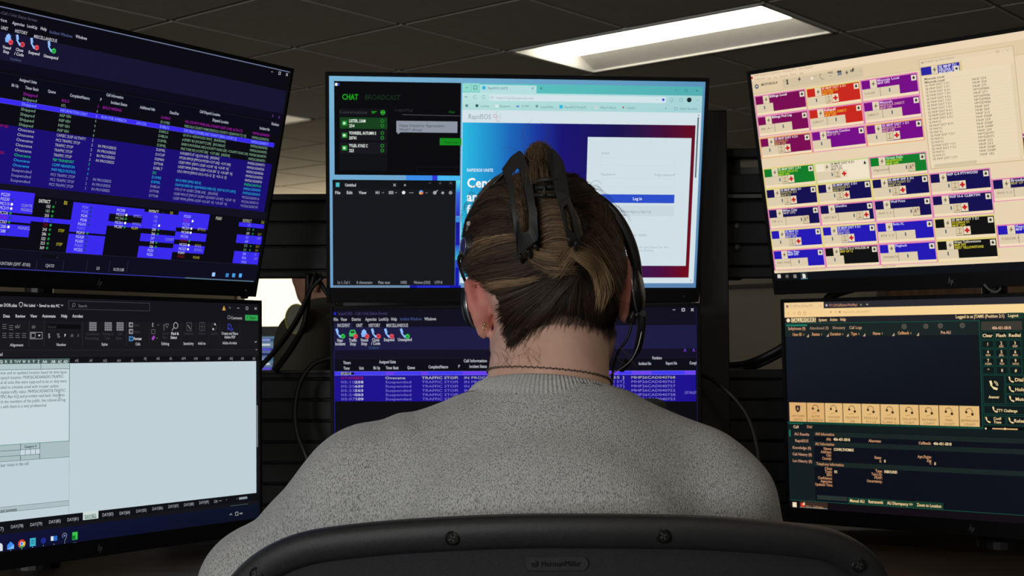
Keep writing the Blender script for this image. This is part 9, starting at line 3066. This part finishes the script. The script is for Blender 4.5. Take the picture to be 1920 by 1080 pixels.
# crown and front hair, combed back towards the clip
for _ in range(900):
    an = rg.uniform(-1.25, 1.25); st = Vector(hd(.082 * math.sin(an), .045 + .055 * math.cos(an), .045 + .035 * math.cos(an))); en = W(1010 + 30 * math.sin(an), 340 + 60 * abs(math.sin(an)), 1.40)
    o = .001 + .0035 * rg.random(); pts = []
    for k in range(11):
        q = st.lerp(en, k / 10); q = q + (q - Vector(hd(0, 0, .03))).normalized() * .05 * math.sin(PI * k / 10); h = cap_all.find_nearest(q); n = (q - h[0]); n = n.normalized() if n.length > 1e-5 else h[1]
        pts.append(h[0] + (h[1] if h[1].dot(n) > 0 else -h[1]) * o)
    strand(pts, .00034, shade(.02 + .45 * rg.random() ** 1.6))
me = bpy.data.meshes.new('hair_strands'); me.from_pydata(SV, [], SF); me.materials.append(M_HAIR)
at = me.color_attributes.new('shade', 'FLOAT_COLOR', 'POINT'); at.data.foreach_set('color', np.array(SC, dtype=np.float32).ravel()); me.polygons.foreach_set('use_smooth', [True] * len(me.polygons))
hs = bpy.data.objects.new('hair_strands', me); COL.objects.link(hs); hs.parent = hair; hs['kind'] = 'stuff'
# ------------------------------------------------------------------ claw clip
M_CLIP = mat('clip_black', (.0095, .009, .009), .55, var=.2, scale=150, bump=.1)
co = Vector(on_head(1022, 360, .006)); clip = thing('hair_clip', co, 'matte black claw clip gripping the twisted hair', 'hair clip')
def jaw(outer, inner, name, lift, th=.0055):
    def res(P, n):
        P = np.array(P + [P[0]], float); s = np.concatenate([[0], np.cumsum(np.linalg.norm(np.diff(P, axis=0), axis=1))]); u = np.linspace(0, s[-1], n, endpoint=False); return np.stack([np.interp(u, s, P[:, k]) for k in (0, 1)], 1)
    n = 64; o = res(outer, n)
    if inner:
        ii = np.array(inner + [inner[0]], float); i2 = []
        q = res(inner, n * 6)
        ci, co_ = np.array(inner).mean(0), o.mean(0)
        ai = np.arctan2(*(q - ci).T[::-1]); 
        for p in o:
            a = np.arctan2(p[1] - ci[1], p[0] - ci[0]); i2.append(q[np.argmin(np.abs(np.angle(np.exp(1j * (ai - a)))))])
        i2 = np.array(i2)
    def w(p, e):
        y = float(np.polyval(np.polyfit((np.array(lift[0]) - 380) / 100, lift[1], 3), (p[1] - 380) / 100)) + (p[0] - lift[2]) / 60 * lift[3] - e; return W(p[0], p[1], y) - co
    m = MB()
    if inner:
        rings = [[w(p, 0) for p in o], [w(p, th) for p in o], [w(p, th) for p in i2], [w(p, 0) for p in i2]]; m.grid(rings + [rings[0]], closed=True)
    else:
        f_ = [w(p, th) for p in o]; b_ = [w(p, 0) for p in o]; m.grid([b_, f_], closed=True); m.add(f_, [tuple(range(n))]); m.add(b_, [tuple(range(n))])
    return m.build(name, M_CLIP, clip, bevel=.0012, seg=2), w
j1, w1 = jaw([(941, 317), (958, 293), (975.5, 281), (982, 290), (996.7, 330), (1003, 382), (1007, 392), (1009, 450), (970, 480), (967, 450), (952, 348)], [(959, 328), (973, 313), (983, 350), (990, 388), (993, 432), (977, 439), (967, 388)], 'left_jaw', ((270, 281, 317, 355, 392, 450, 480), (1.386, 1.383, 1.369, 1.357, 1.351, 1.347, 1.360), 1003, -.015))
j2, w2 = jaw([(1046, 380), (1067, 366), (1078, 401), (1090, 463), (1063, 446), (1052, 405)], [(1056, 389), (1065, 382), (1073, 408), (1077, 438), (1064, 429)], 'right_jaw', ((270, 277, 308, 366, 401, 445, 463), (1.384, 1.381, 1.365, 1.349, 1.344, 1.341, 1.350), 1040, .012))
m = MB(); o_ = [(1025.5, 277), (1037, 279), (1048, 290), (1056, 302), (1060, 318), (1068, 366), (1047, 381), (1040, 358), (1032, 328), (1027, 300)]
f_ = [w2(p, .0065) for p in o_]; b_ = [w2(p, .0005) for p in o_]; m.grid([b_, f_], closed=True); m.add(f_, [tuple(range(10))]); m.add(b_, [tuple(range(10))]); m.build('jaw_plate', M_CLIP, j2, bevel=.0012)
m = MB(); m.tube(smoothpts([w1((1000, 343), .004), w1((1014, 338), .008), w1((1028, 337), .007), w2((1044, 338), .003)], 5), .0022, 8); m.tube([w1((1001, 366), .004), w2((1046, 366), .003)], .0022, 8); m.tube([w1((1004, 352), .001), w2((1044, 350), .001)], .0026, 8); m.tube([w1((1020, 340), .007), w1((1021, 366), .006)], .0016, 8)
m.build('hinge', M_CLIP, clip, smooth=True)
for jj, pts in ((j1, [(975, 478), (990, 470), (1003, 460)]), (j2, [(1068, 448), (1080, 455)])):
    m = MB()
    for p in pts:
        a = w1(p, .003); bq = Vector(on_head(p[0] + 8, p[1] + 10, -.006)) - co; m.tube(smoothpts([a, a.lerp(bq, .5) + Vector((0, .004, -.004)), bq], 4), [.0022] * 8 + [.001], 6)
    m.build('teeth', M_CLIP, clip, smooth=True)
# ------------------------------------------------------------------ headset
M_HS = mat('headset_black', (.011, .011, .012), .38, var=.1); M_PAD = mat('ear_cushion', (.01, .0095, .0095), .7, var=.2, bump=.3); M_SIL = mat('silver_ring', (.5, .5, .5), .3, .9, var=.05); M_VIO = mat('hinge_cap', (.045, .04, .075), .3, .3, var=.05); M_CLEAR = mat('pale_tube', (.32, .3, .3), .3, var=.05)
hs_ = thing('headset', HO, 'black telephone headset with boom microphone over the ears', 'headset')
def hl(x, y, z): return Vector(hd(x, y, z)) - HO
top = [W(1194, 552, 1.478), W(1193, 510, 1.475), W(1185, 467, 1.472), W(1170, 430, 1.470), W(1150, 400, 1.470), W(1126, 378, 1.474), W(1104, 366, 1.485)]
arc = [hl(.055, .03, .118), hl(.0, .036, .134), hl(-.05, .03, .118)]
m = MB(); P = smoothpts([p - HO for p in top] + arc, 5)
rr = [.0066] * (len(P)); m.tube(P, rr, 12, flat=(1, .9)); m.build('headband', M_HS, hs_, smooth=True)
lp = [arc[-1]] + [Vector(on_head(*p, .003)) - HO for p in ((948, 322), (925, 343), (905, 370), (893, 398), (885, 425))]
m = MB(); m.tube(smoothpts(lp, 5), .0020, 8); m.build('slider', M_HS, hs_, smooth=True)
m = MB(); q = [Vector(on_head(*p, .004)) - HO for p in ((885, 422), (882, 436))]; m.tube([q[0], q[1]], .0017, 8); m.lathe([(.0024, -.0016), (.0024, .0016)], 12, Matrix.Translation(q[0] + Vector((0, -.002, 0))) @ Matrix.Rotation(R(90), 4, 'X')); m.build('slider_tip', M_SIL, hs_)
dc = Vector(on_head(881, 464, .004)) - HO; ax = (HR @ Vector((-.90, -.43, .05))).normalized(); Md = Matrix.Translation(dc) @ ax.to_track_quat('Z', 'Y').to_matrix().to_4x4()
m = MB(); m.lathe([(.010, -.010), (.0130, -.008), (.0134, -.002), (.0122, .001), (.010, .0032)], 28, Md); dd = m.build('hinge_disc', M_HS, hs_, smooth=False, bevel=.0006)
m = MB(); m.lathe([(.0084, .0028), (.0081, .0040), (.0002, .0044)], 28, Md); m.build('hinge_cap', M_VIO, dd); m = MB(); m.tube([Md @ Vector((.0088 * math.cos(t), .0088 * math.sin(t), .0035)) for t in np.linspace(0, 2 * PI, 33)], .0006, 6, caps=False); m.build('rim', M_SIL, dd, smooth=True)
m = MB(); m.tube(smoothpts([dc + ax * -.002, Vector(on_head(870, 490, .006)) - HO, hl(-.088, .024, .026)], 5), .0018, 8); m.build('yoke', M_HS, hs_, smooth=True)
for s, cx_, yy, zz in ((1, .0955, .008, .002), (-1, .0855, .022, .006)):
    Mc = Matrix.Translation(hl(s * cx_, yy, zz)) @ (HR @ Matrix.Rotation(R(0 if s > 0 else -16), 3, 'Z') @ Matrix.Rotation(R(90 * s), 3, 'Y')).to_4x4() @ Matrix.Rotation(R(6), 4, 'X')
    m = MB(); m.lathe([(.019, -.013), (.0235, -.011), (.0248, -.006), (.0238, -.0015)], 32, Mc); cu = m.build('ear_cushion', M_PAD, hs_, smooth=True)
    m = MB(); m.lathe([(.0232, -.0015), (.0236, .002), (.021, .006), (.012, .0085), (.0002, .009)], 32, Mc); ec = m.build('ear_cup', M_HS, hs_, smooth=True)
    m = MB(); m.tube([Mc @ Vector((0.0244 * math.cos(t), .0244 * math.sin(t), -.0012)) for t in np.linspace(0, 2 * PI, 41)], .0014, 8, caps=False); m.build('ring', M_SIL, ec, smooth=True)
jt = W(1206, 588, 1.458) - HO; jc = W(1186, 592, 1.468) - HO
m = MB(); m.tube([jc, jt + Vector((0, .012, 0))], .0042, 12); m.tube([W(1186, 580, 1.468) - HO, W(1183, 606, 1.466) - HO], .0048, 12); m.build('boom_joint', M_HS, hs_, smooth=True)
m = MB(); m.lathe([(.0040, -.006), (.0042, .004), (.0032, .0046)], 18, Matrix.Translation(jt) @ Matrix.Rotation(R(90), 4, 'X')); m.build('boom_pivot', M_HS, hs_)
m = MB(); m.tube(smoothpts([jt + Vector((0, .006, 0)), W(1203, 612, 1.47) - HO, W(1199, 640, 1.49) - HO, W(1192, 662, 1.52) - HO, W(1178, 678, 1.56) - HO], 5), [.0046] * 14 + [.004, .0035, .003, .0028, .0026, .0024, .0022], 10); m.build('boom_arm', M_HS, hs_, smooth=True)
m = MB(); m.tube([W(1178, 678, 1.56) - HO, W(1166, 690, 1.59) - HO], [.004, .005], 10); m.build('microphone', M_PAD, hs_, smooth=True)
m = MB(); m.tube(smoothpts([W(1184, 604, 1.466) - HO, W(1181, 622, 1.466) - HO, W(1172, 642, 1.468) - HO, W(1160, 658, 1.472) - HO, W(1150, 690, 1.478) - HO, W(1146, 735, 1.475) - HO], 6), .0014, 8); m.build('lead', M_CABLE, hs_, smooth=True)
m = MB(); m.tube(smoothpts([W(1203, 622, 1.455) - HO, W(1196, 650, 1.456) - HO, W(1184, 674, 1.46) - HO, W(1166, 690, 1.465) - HO, W(1148, 700, 1.47) - HO, W(1132, 712, 1.478) - HO], 6), .0006, 6); m.build('clear_tube', M_CLEAR, hs_, smooth=True)
# ------------------------------------------------------------------ jewellery
M_GOLD = mat('gold', (.55, .35, .16), .3, .9, var=.05)
p = W(909, 608, 1.45); h = cap.ray_cast(EYE, (p - EYE).normalized()); ep = h[0] if h[0] is not None and h[3] < 1.6 else p
er = thing('earring', ep, 'small gold stud earring on the left ear lobe', 'earring')
m = MB(); m.lathe([(.0002, -.002), (.0015, -.0015), (.002, 0), (.0015, .0015), (.0002, .002)], 14, Matrix.Translation((0, -.0015, 0))); m.build('bead', M_GOLD, er, smooth=True)
m = MB(); m.tube([(.0018 * math.cos(t), -.0015, -.0036 + .0018 * math.sin(t)) for t in np.linspace(0, 2 * PI, 17)], .0006, 6); m.build('hoop', M_GOLD, er, smooth=True)
ctr = Vector((.037, 1.44, 1.172)); nk = []
bodyb = BVHTree.FromPolygons([tuple(v) for v in Vb], [tuple(q) for q in Qb])
for k in range(150):
    t = 2 * PI * k / 150; d = Vector((math.cos(t), math.sin(t), 0)); o = ctr + Vector((0, 0, .0105 - .022 * (1 + math.sin(t)) / 2 - .006 * math.cos(t)))
    h = bodyb.ray_cast(o + d * .2, -d, .3); nk.append((h[0] if h[0] is not None else o + d * .07) + d * .0012)
m = MB()
for k in range(150):
    a = nk[k]; b_ = nk[(k + 1) % 150]; m.tube([a, a.lerp(b_, .5) + Vector((0, 0, .0004 * (-1) ** k)), b_], [.0005, .0011, .0005], 6)
o = m.build('necklace', mat('dark_chain', (.16, .12, .09), .35, .8), smooth=True); tag(o, 'thin chain necklace round the bare neck above the collar', 'necklace')
# ------------------------------------------------------------------ second person in the gap
P2 = W(597, 657, 3.4); P2.z = 0
p2 = thing('person', P2, 'blurred person in dark olive jacket seated before the bright window', 'person')
f2 = Field((-1.05, 2.95, .0), (-.12, 3.95, 1.56), .012); hx, hz2 = P2.x, 1.40
def q2(x, y, z): return (P2.x + x, 3.4 + y, z)
f2.ell(q2(.035, 0, 1.41), (.085, .075, .105), .02); f2.ell(q2(-.01, .01, 1.36), (.05, .05, .06), .03); f2.cone(q2(-.063, .012, 1.385), q2(-.05, .012, 1.395), .013, .01, .02)
f2.cone(q2(.03, 0, 1.34), q2(.03, 0, 1.22), .055, .062, .02)
f2.ell(q2(.0, -.078, 1.368), (.016, .010, .030), .006)
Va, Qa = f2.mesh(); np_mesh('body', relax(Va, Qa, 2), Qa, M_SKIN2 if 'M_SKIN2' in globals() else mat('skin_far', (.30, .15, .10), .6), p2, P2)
f3 = Field((-1.05, 2.95, .0), (-.12, 3.95, 1.40), .014)
f3.ell(q2(.03, 0, .95), (.16, .20, .32), .05); f3.cone(q2(.0, -.18, 1.225), q2(.0, .18, 1.225), .078, .075, .06); f3.cone(q2(.035, -.02, 1.25), q2(.03, 0, 1.305), .085, .066, .03)
for s in (-1, 1): f3.cone(q2(0, s * .2, 1.2), q2(-.08, s * .23, .95), .066, .055, .03); f3.cone(q2(-.08, s * .23, .95), q2(-.30, s * .16, .86), .052, .042, .03)
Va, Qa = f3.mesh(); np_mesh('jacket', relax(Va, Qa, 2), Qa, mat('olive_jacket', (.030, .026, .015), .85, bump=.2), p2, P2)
f4 = Field((-1.25, 2.95, -.02), (-.12, 3.95, .8), .016)
for s in (-1, 1): f4.cone(q2(.02, s * .09, .58), q2(-.42, s * .11, .56), .085, .06, .03); f4.cone(q2(-.42, s * .11, .56), q2(-.44, s * .11, .06), .058, .045, .03); f4.cone(q2(-.44, s * .11, .045), q2(-.56, s * .11, .035), .045, .035, .02)
Va, Qa = f4.mesh(); np_mesh('trousers', relax(Va, Qa, 2), Qa, mat('far_trousers', (.012, .012, .014), .9), p2, P2)
f5 = Field((-.75, 3.2, 1.3), (-.3, 3.6, 1.56), .008); f5.ell(q2(.047, 0, 1.435), (.090, .080, .090), .01); f5.ell(q2(-.055, 0, 1.36), (.07, .09, .085), .01, sub=True)
Va, Qa = f5.mesh(); np_mesh('hair', relax(Va, Qa, 2), Qa, M_HAIR0, p2, P2)
pt = W(556, 598, 3.125); M4 = Matrix.Translation(pt - P2) @ Matrix.Rotation(R(-14), 4, 'Z') @ Matrix.Rotation(R(90), 4, 'X')
m = MB(); m.lathe([(.027, -.004), (.027, .001), (.0002, .0012)], 24, M4 @ Matrix.Scale(1.25, 4, (0, 1, 0))); sp_ = m.build('shoulder_patch', mat('patch_grey', (.13, .125, .09), .8), p2)
m = MB(); m.tube([M4 @ Vector((.026 * math.cos(t), .033 * math.sin(t), .002)) for t in np.linspace(0, 2 * PI, 25)], .0022, 6); m.build('patch_border', mat('patch_yellow', (.30, .26, .06), .7), sp_)
st = thing('stool', (P2.x + .06, 3.4, 0), 'dark stool under the far seated person', 'stool')
m = MB(); m.lathe([(.19, .44), (.20, .45), (.20, .48), (.18, .49)], 24); m.build('seat', M_CHW, st); m = MB(); m.tube([(0, 0, .03), (0, 0, .45)], .03, 12); m.build('column', M_CH, st); m = MB(); m.lathe([(.22, 0), (.22, .015), (.05, .04)], 24); m.build('base', M_CH, st)
